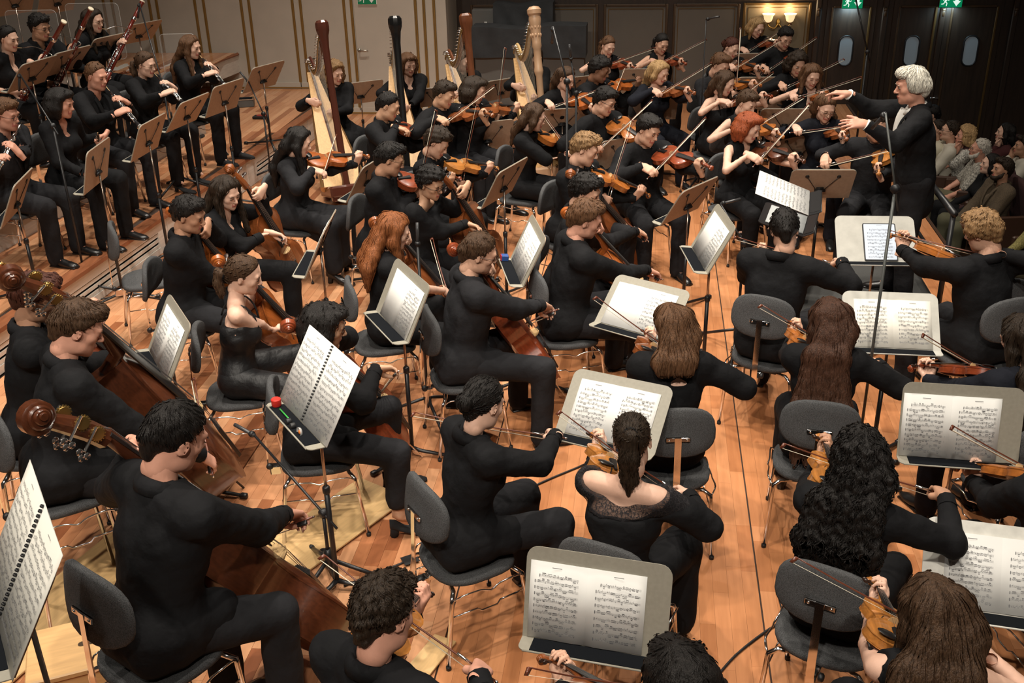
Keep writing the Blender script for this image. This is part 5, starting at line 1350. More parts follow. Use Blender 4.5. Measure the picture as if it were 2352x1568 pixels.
# wall sconce with two glass shades
sc0 = PY(1787, 52, YB - .02); r = empty('wall_sconce', sc0)
g = G(); g.lathe([(.035, 0), (.04, .01), (.02, .03), (.0, .035)], (0, 0, .0), frame(V(0, -1, 0)), 12, sq=(.8, 1.5)); g.obj('wall_plate', BRASS, r)
GLSH = mat('frosted_shade', (.85, .72, .48), .5, emit=(1., .72, .38), estr=.9); BULB = mat('lit_bulb', (1, .95, .85), .3, emit=(1., .86, .62), estr=14.)
for sx in (-1, 1):
    e_ = V(sx * .145, -.10, .02)
    g = G(); g.tube(bez([V(0, -.03, .0), V(sx * .05, -.09, -.06), V(sx * .11, -.11, -.045), V(sx * .145, -.10, -.01), e_], 16), .008, 6); g.ball(e_, .02, 8, 6); g.obj('arm', BRASS, r)
    g = G(); n = 16
    pr = [(.022, 0), (.045, .015), (.058, .05), (.066, .085), (.088, .112)]; g.lathe(pr + [(q[0] - .004, q[1]) for q in pr[::-1]][:-1] + [(.018, .004)], e_, None, n); sh = g.obj('glass_shade', GLSH, r)
    g = G(); g.ball(e_ + V(0, 0, .085), .036, 10, 8); g.obj('bulb', BULB, r)
    d = bpy.data.lights.new('sconce_bulb', 'POINT'); d.energy = 5; d.color = (1, .72, .42); d.shadow_soft_size = .04; o = bpy.data.objects.new('sconce_bulb', d); col.objects.link(o); o.location = sc0 + e_ + V(0, -.02, .17)
tag(r, 'brass wall lamp with two lit glass shades on the panelled wall', 'wall lamp')
# cloth-covered cases stacked in the dark recess
CLOTHC = mat('dark_cover_cloth', (.020, .021, .023), .85, bump=.5, bscale=9, var=.3, vscale=5); GREYBOX = mat('grey_box', (.10, .095, .088), .7)
def draped(name, pl, pt, pr, pb, yy, dep, label, m_=CLOTHC):
    a = PY(pl, (pt + pb) / 2, yy); b = PY(pr, (pt + pb) / 2, yy); zt_ = PY((pl + pr) / 2, pt, yy)[2]; zb_ = PY((pl + pr) / 2, pb, yy)[2]
    nx, nz = 26, 12; v = []; rg = np.random.default_rng(len(label))
    for side in (0, 1):
        for j in range(nz):
            t = j / (nz - 1); z = zb_ + (zt_ - zb_) * t
            for i in range(nx):
                u = i / (nx - 1); x = a[0] + (b[0] - a[0]) * u
                v.append((x, yy + (dep if side else -.03 * (1 - t) - .012 * math.sin(u * 19 + t * 4) * (1 - t * .6)), z - .02 * math.sin(u * math.pi * 1.5) * t + .012 * math.sin(u * 11) * t))
    v = np.array(v); f = []; M_ = nx * nz
    for j in range(nz - 1):
        for i in range(nx - 1):
            q = j * nx + i; f.append((q, q + 1, q + nx + 1, q + nx)); f.append((M_ + q, M_ + q + nx, M_ + q + nx + 1, M_ + q + 1))
    for i in range(nx - 1): f.append((i, M_ + i, M_ + i + 1, i + 1)); q = (nz - 1) * nx + i; f.append((q, q + 1, M_ + q + 1, M_ + q))
    for j in range(nz - 1): q = j * nx; f.append((q, q + nx, M_ + q + nx, M_ + q)); q = j * nx + nx - 1; f.append((q, M_ + q, M_ + q + nx, q + nx))
    r = empty(name, ((a[0] + b[0]) / 2, yy, 0)); g = G().raw(v - V((a[0] + b[0]) / 2, yy, 0), np.array(f)); g.obj('cloth_cover', m_, r, sharp=50)
    # the case under the cloth stands on the floor
    g = G(); cx = 0; g.box((0, dep / 2 + .02, zb_ / 2 + .02), (b[0] - a[0] - .06, dep - .06, max(.1, zb_))); g.obj('case', GREYBOX, r, smooth=False)
    tag(r, label, 'covered case'); return r
draped('covered_case', 1084, 62, 1346, 132, 14.35, .35, 'long case under a dark cloth behind the pale carved harp')
draped('covered_case', 1133, 8, 1270, 58, 14.78, .3, 'upper dark cloth-covered case against the recess wall')
g = G(); q = PY(1110, 40, 14.9); g.box((0, 0, 0), (.30, .10, .22), ch=.006); o = g.obj('speaker_box', GREYBOX, smooth=False); o.location = q; tag(o, 'small grey box mounted on the recess wall', 'box')
g = G(); g.box((.04, -.053, -.075), (.04, .004, .05)); g.obj('switch_plate', mat('switch_white', (.6, .58, .54), .5), o, smooth=False)
# ------------------------------------------------------------------ the musicians
C0 = V(1.6, 7.7, 0)
VH = (18, -14, -9)                      # head on the chin rest: turned left, down, tilted
def who_az(hp, hz, daz=0):
    p = PZ(hp[0], hp[1], hz); d = C0 - p; return math.degrees(math.atan2(d[1], d[0])) + daz
def vln(id, desc, hp, hz, scroll, hand, daz=0, wood='amber', kind='violin', az=None, head=VH, roll=22, grip=.8, chair=True, vaz=38, vpitch=-6, bow=True, **kw):
    a = az if az is not None else who_az(hp, hz, daz)
    J = person(id, desc, hp, hz, a, head=head, label=desc[4:] + f' playing the {kind} in black', **kw)
    play_violin(J, scroll, hand, wood, kind, roll=roll, grip=grip, vaz=vaz, vpitch=vpitch, bow=bow)
    if chair: seat(J)
    finish(J); return J
def cel(id, desc, hp, hz, scroll, endpin, hand, daz=0, wood='brown', az=None, head=(-8, -12, 6), kind='cello', chair=True, twist=0., lefty=.62, bridge_y=.20, zend=.0, **kw):
    a = az if az is not None else who_az(hp, hz, daz)
    kw.setdefault('knees', .25)
    J = person(id, desc, hp, hz, a, head=head, label=desc[4:] + f' playing the {"double bass" if kind == "bass" else kind} in black', **kw)
    play_cello(J, scroll, endpin, hand, wood, kind, twist=twist, lefty=lefty, bridge_y=bridge_y, zend=zend)
    if chair: seat(J)
    finish(J); return J
F_ = dict(sex='f')
# --- first violins, seen from behind
vln('F12', 'the ponytailed woman with lace shoulders', (1452, 1012), 1.2, (1366, 985), (1556, 1140), az=70, wood='gold', hair=('pony', 'dark'), hlen=.27, top='shirt', neck='wide', lace=True, skin='pale', bottom='wide', shoes='heel', **F_)
vln('F11', 'the woman with a pinned dark bun', (1112, 925), 1.2, (1075, 1000), (1268, 1008), az=38, wood='brown', hair=('bun', 'black'), top='tunic', neck='collar', skin='pale', botmat=CHARC, vaz=55, head=(12, -16, -6), **F_)
vln('F10', 'the curly dark-haired man at the bottom edge', (884, 1408), 1.25, (985, 1335), (1098, 1548), az=62, wood='gold', hair=('curly', 'dark'), top='jacket', neck='collar', skin='rosy', head=(-5, -14, -8), vaz=25)
vln('F9', 'the black-haired player cut by the bottom edge', (1562, 1560), 1.2, (1246, 1492), None, az=95, wood='brown', hair=('bob', 'black'), top='shirt', vaz=60, **F_)
vln('F16', 'the woman with a half-tied light brown ponytail', (1540, 748), 1.2, (1490, 752), (1600, 850), az=98, wood='brown', hair=('half', 'chest'), hlen=.12, top='loose', neck='openback', skin='pale', vaz=40, **F_)
vln('F1', 'the dark-haired man in front of the podium', (1802, 527), 1.25, (1745, 566), (1922, 612), az=68, wood='amber', hair=('shortfull', 'black'), top='jacket', neck='collar', skin='fair')
vln('F2', 'the man with tousled blond-brown hair', (2255, 530), 1.25, (2047, 530), (2352, 612), az=118, wood='amber', hair=('mop', 'dkblond'), top='jacket', neck='collar', skin='fair', vaz=45)
vln('F3', 'the woman with waist-long straight brown hair', (1905, 735), 1.2, (1820, 732), (1992, 842), az=82, wood='amber', hair=('long', 'redbrown'), hlen=.70, top='shirt', neck='crew', skin='fair', bottom='trousers', shoes='block', **F_)
vln('F4', 'the long-haired woman at the right edge', (2345, 775), 1.2, (2093, 833), None, az=112, wood='red', hair=('long', 'dark'), hlen=.40, top='shirt', neck='crew', skin='pale', topmat=NAVYC, vaz=50, **F_)
vln('F5', 'the woman with long black curls', (1975, 1058), 1.2, (1888, 990), (2152, 1140), az=66, wood='gold', hair=('curlylong', 'black'), hlen=.46, top='shirt', neck='crew', skin='tan', **F_)
vln('F6', 'the woman with wavy chestnut hair', (2142, 1402), 1.2, (2008, 1318), (2230, 1500), az=88, wood='gold', hair=('wavylong', 'brown'), hlen=.36, top='tank', neck='sleeveless', sleeve=0, skin='pale', **F_)
vln('F7', 'the player beyond the right edge', (2470, 1000), 1.2, (2198, 1058), None, az=105, wood='amber', hair=('short', 'dark'), top='jacket', skin='pale', vaz=55)
# --- violas and second violins across the middle
vln('S1', 'the woman with very long dark waves', (688, 325), 1.2, (848, 352), (742, 405), az=-12, wood='orange', kind='viola', hair=('wavylong', 'black'), hlen=.34, top='tunic', neck='crew', skin='pale', bottom='longskirt', shoes='block', topmat=CHARC, **F_)
vln('S2', 'the clean-cut man beside the black harp', (893, 243), 1.25, (1035, 315), (932, 308), az=-20, wood='red', kind='viola', hair=('short', 'black'), top='jacket', neck='collar', skin='olive')
vln('S3', 'the man with a moustache by the third harp', (1022, 216), 1.25, (1128, 258), (1022, 284), az=-38, wood='brown', kind='viola', hair=('shortfull', 'dark'), top='jacket', neck='collar', skin='olive')
vln('S4', 'the long-haired man before the third harp', (1092, 206), 1.25, (1203, 241), (1140, 268), az=-30, wood='brown', kind='viola', hair=('bob', 'dark'), top='jacket', skin='fair')
vln('S5', 'the stocky man with glasses', (897, 365), 1.25, (1060, 403), (960, 438), az=-8, wood='red', kind='viola', hair=('shortfull', 'black'), top='jacket', neck='collar', skin='tan', glasses='wire')
vln('S6', 'the viola player with a dark wavy bob', (1005, 328), 1.2, (1146, 380), (1058, 422), az=-25, wood='gold', kind='viola', hair=('bigcurly', 'dark'), top='tunic', skin='fair', head=(10, -24, -12), **F_)
vln('M1', 'the brown-haired woman with glasses', (1228, 268), 1.2, (1345, 328), None, az=-15, wood='amber', kind='viola', hair=('long', 'brown'), hlen=.2, top='shirt', sleeve=.5, skin='pale', glasses='wire', **F_)
vln('M2', 'the woman with lace sleeves and glasses', (1302, 180), 1.2, (1372, 250), (1266, 248), az=-62, wood='orange', kind='viola', hair=('half', 'brown'), hlen=.12, top='shirt', neck='v', skin='pale', glasses='wire', **F_)
vln('M3', 'the man with thick black curls', (1378, 160), 1.25, (1482, 180), (1411, 221), az=-35, wood='orange', kind='viola', hair=('bigcurly', 'black'), top='jacket', neck='collar', skin='brown')
vln('M4', 'the curly man with round glasses', (1390, 232), 1.25, (1502, 335), (1376, 345), az=-45, wood='amber', kind='viola', hair=('curly', 'black'), top='jacket', neck='collar', skin='fair', glasses='dark')
vln('M5', 'the sleeveless brown-haired woman before the grey panels', (1397, 106), 1.2, (1457, 152), (1388, 152), az=-78, wood='red', hair=('lowpony', 'chest'), hlen=.2, top='tank', neck='sleeveless', sleeve=0, skin='pale', **F_)
vln('M6', 'the dark ponytailed woman before the grey panels', (1520, 100), 1.2, (1573, 141), (1508, 150), az=-80, wood='red', hair=('lowpony', 'black'), hlen=.28, top='tank', neck='sleeveless', sleeve=0, skin='fair', **F_)
vln('M7', 'the woman with straight blond hair', (1516, 166), 1.2, (1592, 207), (1513, 219), az=-60, wood='brown', kind='viola', hair=('long', 'blond'), hlen=.10, top='shirt', neck='scoop', skin='pale', topmat=NAVYC, **F_)
vln('M8', 'the man with blond curls', (1345, 342), 1.25, (1496, 443), (1394, 462), az=-28, wood='amber', kind='viola', hair=('curly', 'dkblond'), top='jacket', neck='collar', skin='fair')
vln('M9', 'the young man facing the empty floor', (1490, 298), 1.25, (1632, 378), (1500, 400), az=-62, wood='red', kind='viola', hair=('curly', 'black'), top='jacket', neck='collar', skin='fair', knees=.17)
vln('R1', 'the long blond woman under the wall lamp', (1740, 62), 1.2, (1792, 97), (1714, 122), az=-80, wood='red', hair=('long', 'blond'), hlen=.28, top='shirt', skin='pale', **F_)
vln('R2', 'the young man beside the wall lamp', (1803, 87), 1.25, (1842, 138), (1761, 166), az=-88, wood='red', hair=('shortfull', 'black'), top='shirt', neck='collar', skin='fair', beard=False)
vln('R3', 'the woman with auburn hair tied back', (1680, 110), 1.2, (1752, 158), (1684, 160), az=-66, wood='brown', hair=('bun', 'henna'), top='shirt', sleeve=.4, neck='scoop', skin='pale', **F_)
vln('R4', 'the man in a dark grey shirt', (1655, 150), 1.25, (1745, 190), (1690, 218), az=-62, wood='amber', hair=('shortfull', 'chest'), top='shirt', neck='collar', skin='fair', topmat=CHARC)
vln('R5', 'the woman with straight red-brown hair', (1666, 190), 1.2, (1770, 215), (1674, 242), az=-52, wood='red', hair=('longfront', 'brown'), hlen=.14, top='tank', neck='strap', sleeve=0, skin='pale', **F_)
vln('R6', 'the woman with a dark curly fringe', (1832, 147), 1.2, (1862, 190), (1800, 205), az=-95, wood='red', hair=('curlylong', 'dark'), hlen=.12, top='shirt', skin='fair', eyes='open', **F_)
vln('R7', 'the woman with earrings and loose brown hair', (1866, 174), 1.2, (1892, 218), (1824, 228), az=-100, wood='orange', hair=('longfront', 'chest'), hlen=.16, top='tank', neck='sleeveless', sleeve=0, skin='pale', earr=True, **F_)
vln('R8', 'the woman with short brown hair', (1716, 237), 1.2, (1796, 308), (1702, 312), az=-66, wood='amber', hair=('shortfull', 'brown'), top='tank', neck='sleeveless', sleeve=0, skin='pale', **F_)
vln('R9', 'the red-haired woman in a sleeveless top', (1722, 292), 1.2, (1845, 364), (1742, 372), az=-55, wood='dark', hair=('bob', 'red'), top='tank', neck='sleeveless', sleeve=0, skin='pale', shoes='heel', **F_)
vln('R10', 'the woman with glasses behind the conductor\'s hand', (1898, 248), 1.2, (1942, 312), (1832, 306), az=-98, wood='brown', hair=('half', 'chest'), hlen=.12, top='shirt', sleeve=.75, neck='crew', skin='pale', glasses='wire', topmat=NAVYC, **F_)
vln('R11', 'the player hidden behind the conductor', (2016, 288), 1.2, (2016, 392), (1896, 382), az=-105, wood='gold', hair=('short', 'dark'), top='shirt', neck='crew', skin='fair', topmat=CHARC)
# --- cellos
cel('S7', 'the laughing woman with glasses and curly bun', (990, 420), 1.2, (998, 392), (1165, 668), (1096, 532), az=-18, wood='brown', hair=('bigcurly', 'black'), top='knit', neck='scoop', skin='olive', glasses='dark', **F_)
cel('S8', 'the woman with long auburn hair', (907, 530), 1.2, (857, 512), (1080, 790), (1030, 690), az=22, wood='brown', hair=('wavylong', 'auburn'), hlen=.30, top='shirt', sleeve=.4, skin='pale', **F_)
cel('S9', 'the bespectacled man in a charcoal jacket', (1102, 580), 1.25, (1038, 574), (1310, 925), (1256, 726), az=24, wood='red', hair=('short', 'brown'), top='jacket', neck='collar', skin='fair', glasses='dark', topmat=CHARC, botmat=CHARC)
cel('S10', 'the long-haired young woman by the riser', (522, 442), 1.2, (524, 388), (708, 702), (648, 552), az=-12, wood='brown', hair=('longfront', 'dark'), hlen=.36, top='tunic', neck='v', skin='pale', sleeve=.8, head=(-15, -14, 8), **F_)
cel('S11', 'the black-haired man by the riser', (435, 492), 1.25, (390, 487), (615, 770), (560, 660), az=8, wood='orange', hair=('shortfull', 'black'), top='jacket', neck='collar', skin='tan')
cel('S12', 'the woman in a strappy satin top', (562, 630), 1.2, (497, 600), (750, 880), (712, 760), az=18, wood='orange', hair=('lowpony', 'brown'), hlen=.16, top='tank', neck='strap', sleeve=0, skin='pale', topmat=SATIN, **F_)
cel('S13', 'the black-haired woman in heeled sandals', (752, 745), 1.2, (657, 750), (972, 1050), (905, 862), az=18, wood='red', hair=('bob', 'black'), top='jacket', neck='collar', skin='olive', bottom='capri', shoes='sandal', **F_)
cel('S14', 'the dark curly-haired man', (1346, 440), 1.2, (1307, 400), (1492, 626), (1476, 548), az=-5, wood='brown', hair=('curly', 'black'), top='jacket', neck='collar', skin='fair')
cel('S15', 'the man with swept light brown hair', (1346, 502), 1.25, (1298, 490), (1545, 778), (1506, 640), az=20, wood='orange', hair=('shortfull', 'chest'), top='jacket', neck='collar', skin='rosy', beard=False)
# --- double basses on high stools
STOOLW = mat('beech_wood', (.60, .36, .155), .4, var=.12, vscale=6, stretch=(1, 8, 8))
def bass(id, desc, hp, hz, scroll, endpin, hand, az, wood, **kw):
    J = cel(id, desc, hp, hz, scroll, endpin, hand, az=az, wood=wood, kind='bass', chair=False, lefty=.55, bridge_y=.19, knees=.20, knee_y=.36, **kw); return J
JB1 = bass('B1', 'the bassist with henna hair and glasses', (86, 682), 1.5, (-95, 600), (430, 1010), (292, 852), 30, 'red', hair=('shortfull', 'henna'), top='jacket', neck='collar', skin='tan', glasses='dark')
JB2 = bass('B2', 'the bassist with thick brown hair', (182, 752), 1.52, (10, 645), (560, 1120), (480, 1075), 40, 'dark', hair=('shortfull', 'brown'), top='jacket', neck='collar', skin='rosy', head=(-10, -15, 0), lean=14)
JB3 = bass('B3', 'the nearest bassist in a broad black jacket', (405, 1002), 1.55, (68, 972), (800, 1490), (690, 1205), 60, 'dark', hair=('short', 'black'), top='jacket', neck='collar', skin='rosy', lean=14, sc=1.06)
for J in (JB1, JB2, JB3): put_chair(J['w'](V(0, -.02, 0)), J['az'], label=f"high padded stool with chrome legs under {J['desc']}", dz=(J['zh'] - .115) / .70 - 1, high=True)
# ------------------------------------------------------------------ wind players on the risers
BOXWOOD = mat('grenadilla', (.010, .009, .010), .3); REDMAPLE = mat('bassoon_maple', (.13, .016, .009), .22, coat=.5, var=.2, vscale=8, stretch=(8, 8, 1)); IVORY = mat('ivory_ring', (.72, .64, .48), .4); REED = mat('reed_cane', (.62, .42, .2), .6)
def local_obj(name, g, m_, root, M3, org, kind=None):
    for q in range(len(g.v)): g.v[q] = xf(g.v[q], M3, V(0, 0, 0))
    o = g.obj(name, m_, root)
    if kind: o['kind'] = kind
    return o
def oboe(mouth, end, label, kind='oboe', down=V(0, 0, 1)):
    ax = nrm(end - mouth); L = np.linalg.norm(end - mouth); M3 = frame(ax); root = empty('flute' if kind == 'flute' else kind, mouth)
    rg = random.Random(len(label))
    if kind == 'flute':
        g = G(); g.tube([V(0, 0, -.05), V(0, 0, L)], .0095, 12); local_obj('tube', g, SILVER, root, M3, mouth)
        g = G(); g.lathe([(.0105, 0), (.0115, .005), (.0115, .05), (.0105, .055)], (0, 0, -.02), None, 12); g.box((0, .010, .0), (.02, .006, .03), ch=.002); local_obj('lip_plate', g, SILVER, root, M3, mouth)
    else:
        g = G(); g.lathe([(.0045, .07), (.009, .075), (.0115, .09), (.0115, .27), (.0145, .275), (.0145, .30), (.0125, .305), (.0135, L - .12), (.0155, L - .10), (.015, L - .08), (.023, L - .02), (.027, L)], n=12); local_obj('body', g, BOXWOOD, root, M3, mouth)
        g = G(); g.lathe([(.0035, -.004), (.003, .02), (.0023, .03), (.003, .075)], n=8, sq=(1, .7)); local_obj('reed', g, REED, root, M3, mouth)
        g = G(); g.lathe([(.0285, L - .008), (.0285, L + .001)], n=14); local_obj('bell_ring', g, SILVER, root, M3, mouth)
    g = G(); z = .14
    while z < L - .08:
        a = rg.uniform(-2.4, 2.4); g.lathe([(.0105, 0), (.0105, .005)], (.013 * math.sin(a), .0145 * math.cos(a) + .002, z), frame(V(math.sin(a), math.cos(a), 0)), 8); z += rg.uniform(.008, .014)
    for sx in (-1, 1): g.tube([V(sx * .0135, .009, .11), V(sx * .0155, .010, L - .09)], .0034, 5)
    local_obj('keys', g, SILVER, root, M3, mouth, 'stuff')
    tag(root, label, kind, 'wind instruments'); return M3
def wind(id, desc, hp, hz, endpx, az, floor, kind='oboe', L=.64, chair=True, arms=True, grips=(.22, .40), head=(0, -6, 0), **kw):
    J = person(id, desc, hp, hz, az, floor=floor, head=head, label=desc[4:] + f' playing the {kind} on the riser', **kw)
    mouth = J['w'](J['hc'] + J['Rh'] @ (V(0, .112, -.067) * J['cfg']['kk'])); fw_ = J['Rz'] @ V(0, 1, 0); rt = J['Rz'] @ V(1, 0, 0)
    if kind == 'flute':
        E = ray_sphere(endpx, mouth, L, nrm(rt + .3 * fw_ + V(0, 0, -.3))); t = nrm(E - mouth)
        oboe(mouth + fw_ * .012, E, f'silver flute played by {desc}', 'flute')
        for sx, gpos, yv in ((-1, .30, -fw_ * .4 + V(0, 0, 1)), (1, .47, fw_ + V(0, 0, .5))):
            R = hand_frame(-t if sx < 0 else t, yv); set_arm(J, sx, mouth + t * gpos, R, 'wind', off=(0, .085, -.030))
    else:
        E = ray_sphere(endpx, mouth, L, nrm(fw_ + V(0, 0, -.9))); t = nrm(E - mouth); oboe(mouth, E, f'black {kind} with silver keys played by {desc}', kind)
        for sx, gpos in ((-1, grips[0]), (1, grips[1])):
            R = hand_frame(t if sx > 0 else -t, -sx * rt * .9 + fw_ * .5 + V(0, 0, .3)); set_arm(J, sx, mouth + t * gpos + V(0, 0, -.0), R, 'wind', off=(0, .090, -.030))
    if chair: put_chair(J['w'](V(0, 0, 0)), J['az'], desc, dz=(J['zh'] - .115) / .455 - 1)
    finish(J); return J
wind('W3', 'the balding oboist in a black suit', (222, 174), 1.6, (322, 292), -18, RZ1, hair=('thin', 'chest'), top='jacket', neck='lapel', skin='rosy')
wind('W4', 'the oboist with wire glasses and low ponytail', (335, 147), 1.57, (424, 240), -14, RZ1, sex='f', hair=('lowpony', 'brown'), hlen=.14, top='loose', skin='pale', glasses='wire', shoes='heel')
wind('W5', 'the oboist with long ombre hair', (440, 107), 1.57, (516, 196), -12, RZ1, sex='f', hair=('longfront', 'chest'), hlen=.34, top='shirt', neck='v', skin='pale', shoes='flat')
wind('W1', 'the flutist with glasses at the left edge', (14, 262), 1.57, (-4, 392), -8, RZ1, 'flute', L=.62, hair=('shortfull', 'chest'), top='jacket', neck='lapel', skin='rosy', glasses='dark' , topmat=CHARC, botmat=CHARC)
# the woman resting with her oboe upright in the left hand
J = person('W2', 'the oboist with a dark bob, instrument upright', (142, 236), 1.57, -10, floor=RZ1, sex='f', label='oboist with a dark bob resting with her instrument upright', hair=('bob', 'black'), top='shirt', neck='v', sleeve=.85, skin='rosy', head=(8, -8, 0))
hb = J['w'](J['T'](-.10, .36, .22)); tp_, bt_ = ray_sphere((199, 212), hb, .22, V(0, 0, 1)), ray_sphere((226, 332), hb, .36, V(0, 0, -1))
M3 = oboe(tp_, tp_ + nrm(bt_ - tp_) * .62, 'black oboe with silver keys held upright by the oboist with a dark bob'); t = nrm(bt_ - tp_)
set_arm(J, -1, tp_ + t * .26, hand_frame(-t, J['Rz'] @ V(1, .4, 0)), 'neck', off=(0, .085, -.028))
set_arm(J, 1, J['w'](J['T'](.06, .30, .09)), hand_frame(J['Rz'] @ V(.5, -.6, -.2), J['Rz'] @ V(-.8, .5, 0)), 'bow', off=(0, .09, -.03))
put_chair(J['w'](V(0, 0, 0)), J['az'], J['desc'], dz=(J['zh'] - .115) / .455 - 1); finish(J)
def bassoon(J, top_px, label):
    c = J['w'](J['T'](.02, .27, .26)); tp = ray_sphere(top_px, c, .82, nrm(J['Rz'] @ V(-.5, .4, 1.))); ax = nrm(tp - c); bot = c - ax * .52; L = np.linalg.norm(tp - bot)
    M3 = frame(ax, J['Rz'] @ V(1, 0, 0)); root = empty('bassoon', bot)
    def a(nm, g, m_, kd=None): local_obj(nm, g, m_, root, M3, bot, kd)
    g = G(); g.lathe([(.030, 0), (.033, .01), (.033, .40), (.030, .41)], n=14, sq=(1.25, .8)); a('boot_joint', g, REDMAPLE)
    g = G(); g.lathe([(.019, .40), (.019, .80), (.024, .82), (.024, .86), (.0195, .87), (.0205, L - .25), (.025, L - .24), (.022, L - .2), (.022, L - .03), (.026, L - .025), (.027, L)], (.016, 0, 0), None, 14); a('bass_joint', g, REDMAPLE)
    g = G(); g.lathe([(.013, .40), (.012, .85), (.014, .86), (.014, .9)], (-.022, 0, 0), None, 12); a('wing_joint', g, REDMAPLE)
    g = G(); g.lathe([(.0275, L - .012), (.0275, L + .002), (.020, L + .003)], (.016, 0, 0), None, 16); a('bell_ring', g, IVORY)
    for z in (.40, .81, L - .25): g = G(); g.lathe([(.0255, z), (.0265, z + .005), (.0265, z + .03), (.0255, z + .035)], (.016 if z > .5 else 0, 0, 0), None, 14, sq=(1, 1) if z > .5 else (1.35, 1.25)); a('metal_band', g, SILVER)
    g = G(); rg = random.Random(5); z = .12
    while z < L - .35: g.lathe([(.008, 0), (.008, .003)], (.014 * rg.choice((-1, 1)), .030, z), frame(V(0, 1, 0)), 8); z += rg.uniform(.02, .035)
    for x in (-.02, .0, .03): g.tube([V(x, .026, .15), V(x, .026, L - .4)], .002, 5)
    a('keys', g, SILVER, 'stuff')
    mouth = J['w'](J['hc'] + J['Rh'] @ (V(0, .108, -.067) * J['cfg']['kk'])); s0 = bot + M3 @ V(-.022, 0, .90)
    fw_ = J['Rz'] @ V(0, 1, 0); path = bez([s0 - bot, s0 - bot + ax * .05 + fw_ * .02, (s0 + mouth) / 2 - bot + V(0, 0, .06) + fw_ * .05, mouth - bot + fw_ * .06], 16)
    g = G(); g.tube(path, np.linspace(.005, .0028, len(path)), 8); g.obj('bocal', SILVER, root); g = G(); g.tube([mouth - bot + fw_ * .065, mouth - bot - fw_ * .0], (.003, .0065), 8, flat=.5); g.obj('reed', REED, root)
    tag(root, label, 'bassoon', 'wind instruments')
    rt = J['Rz'] @ V(1, 0, 0)
    set_arm(J, -1, bot + ax * .80, hand_frame(-ax, rt * .8 + fw_ * .6), 'wind', off=(0, .085, -.035)); set_arm(J, 1, bot + ax * .36, hand_frame(ax, -rt * .8 + fw_ * .5), 'wind', off=(0, .085, -.04))
for id, desc, hp, az, tp, kw in (('W6', 'the bassoonist in a sleeveless black dress', (20, 88), -14, (150, 52), dict(sex='f', hair=('bun', 'black'), top='tank', neck='sleeveless', sleeve=0, skin='pale')),
                              ('W7', 'the bassoonist with curls and glasses', (92, 62), -16, (212, 22), dict(hair=('curly', 'black'), top='jacket', neck='lapel', skin='tan', glasses='dark')),
                              ('W8', 'the bassoonist with long dark hair and glasses', (216, 46), -14, (330, 4), dict(sex='f', hair=('longfront', 'dark'), hlen=.34, top='shirt', skin='pale', glasses='wire'))):
    hz = {'W6': 1.83, 'W7': 1.88, 'W8': 1.86}[id]
    J = person(id, desc, hp, hz, az, floor=RZB, head=(0, -6, 0), label=desc[4:] + ' playing on the rear riser', **kw); bassoon(J, tp, f'red-brown bassoon played by {desc}')
    put_chair(J['w'](V(0, 0, 0)), J['az'], desc, dz=(J['zh'] - .115) / .455 - 1); finish(J)

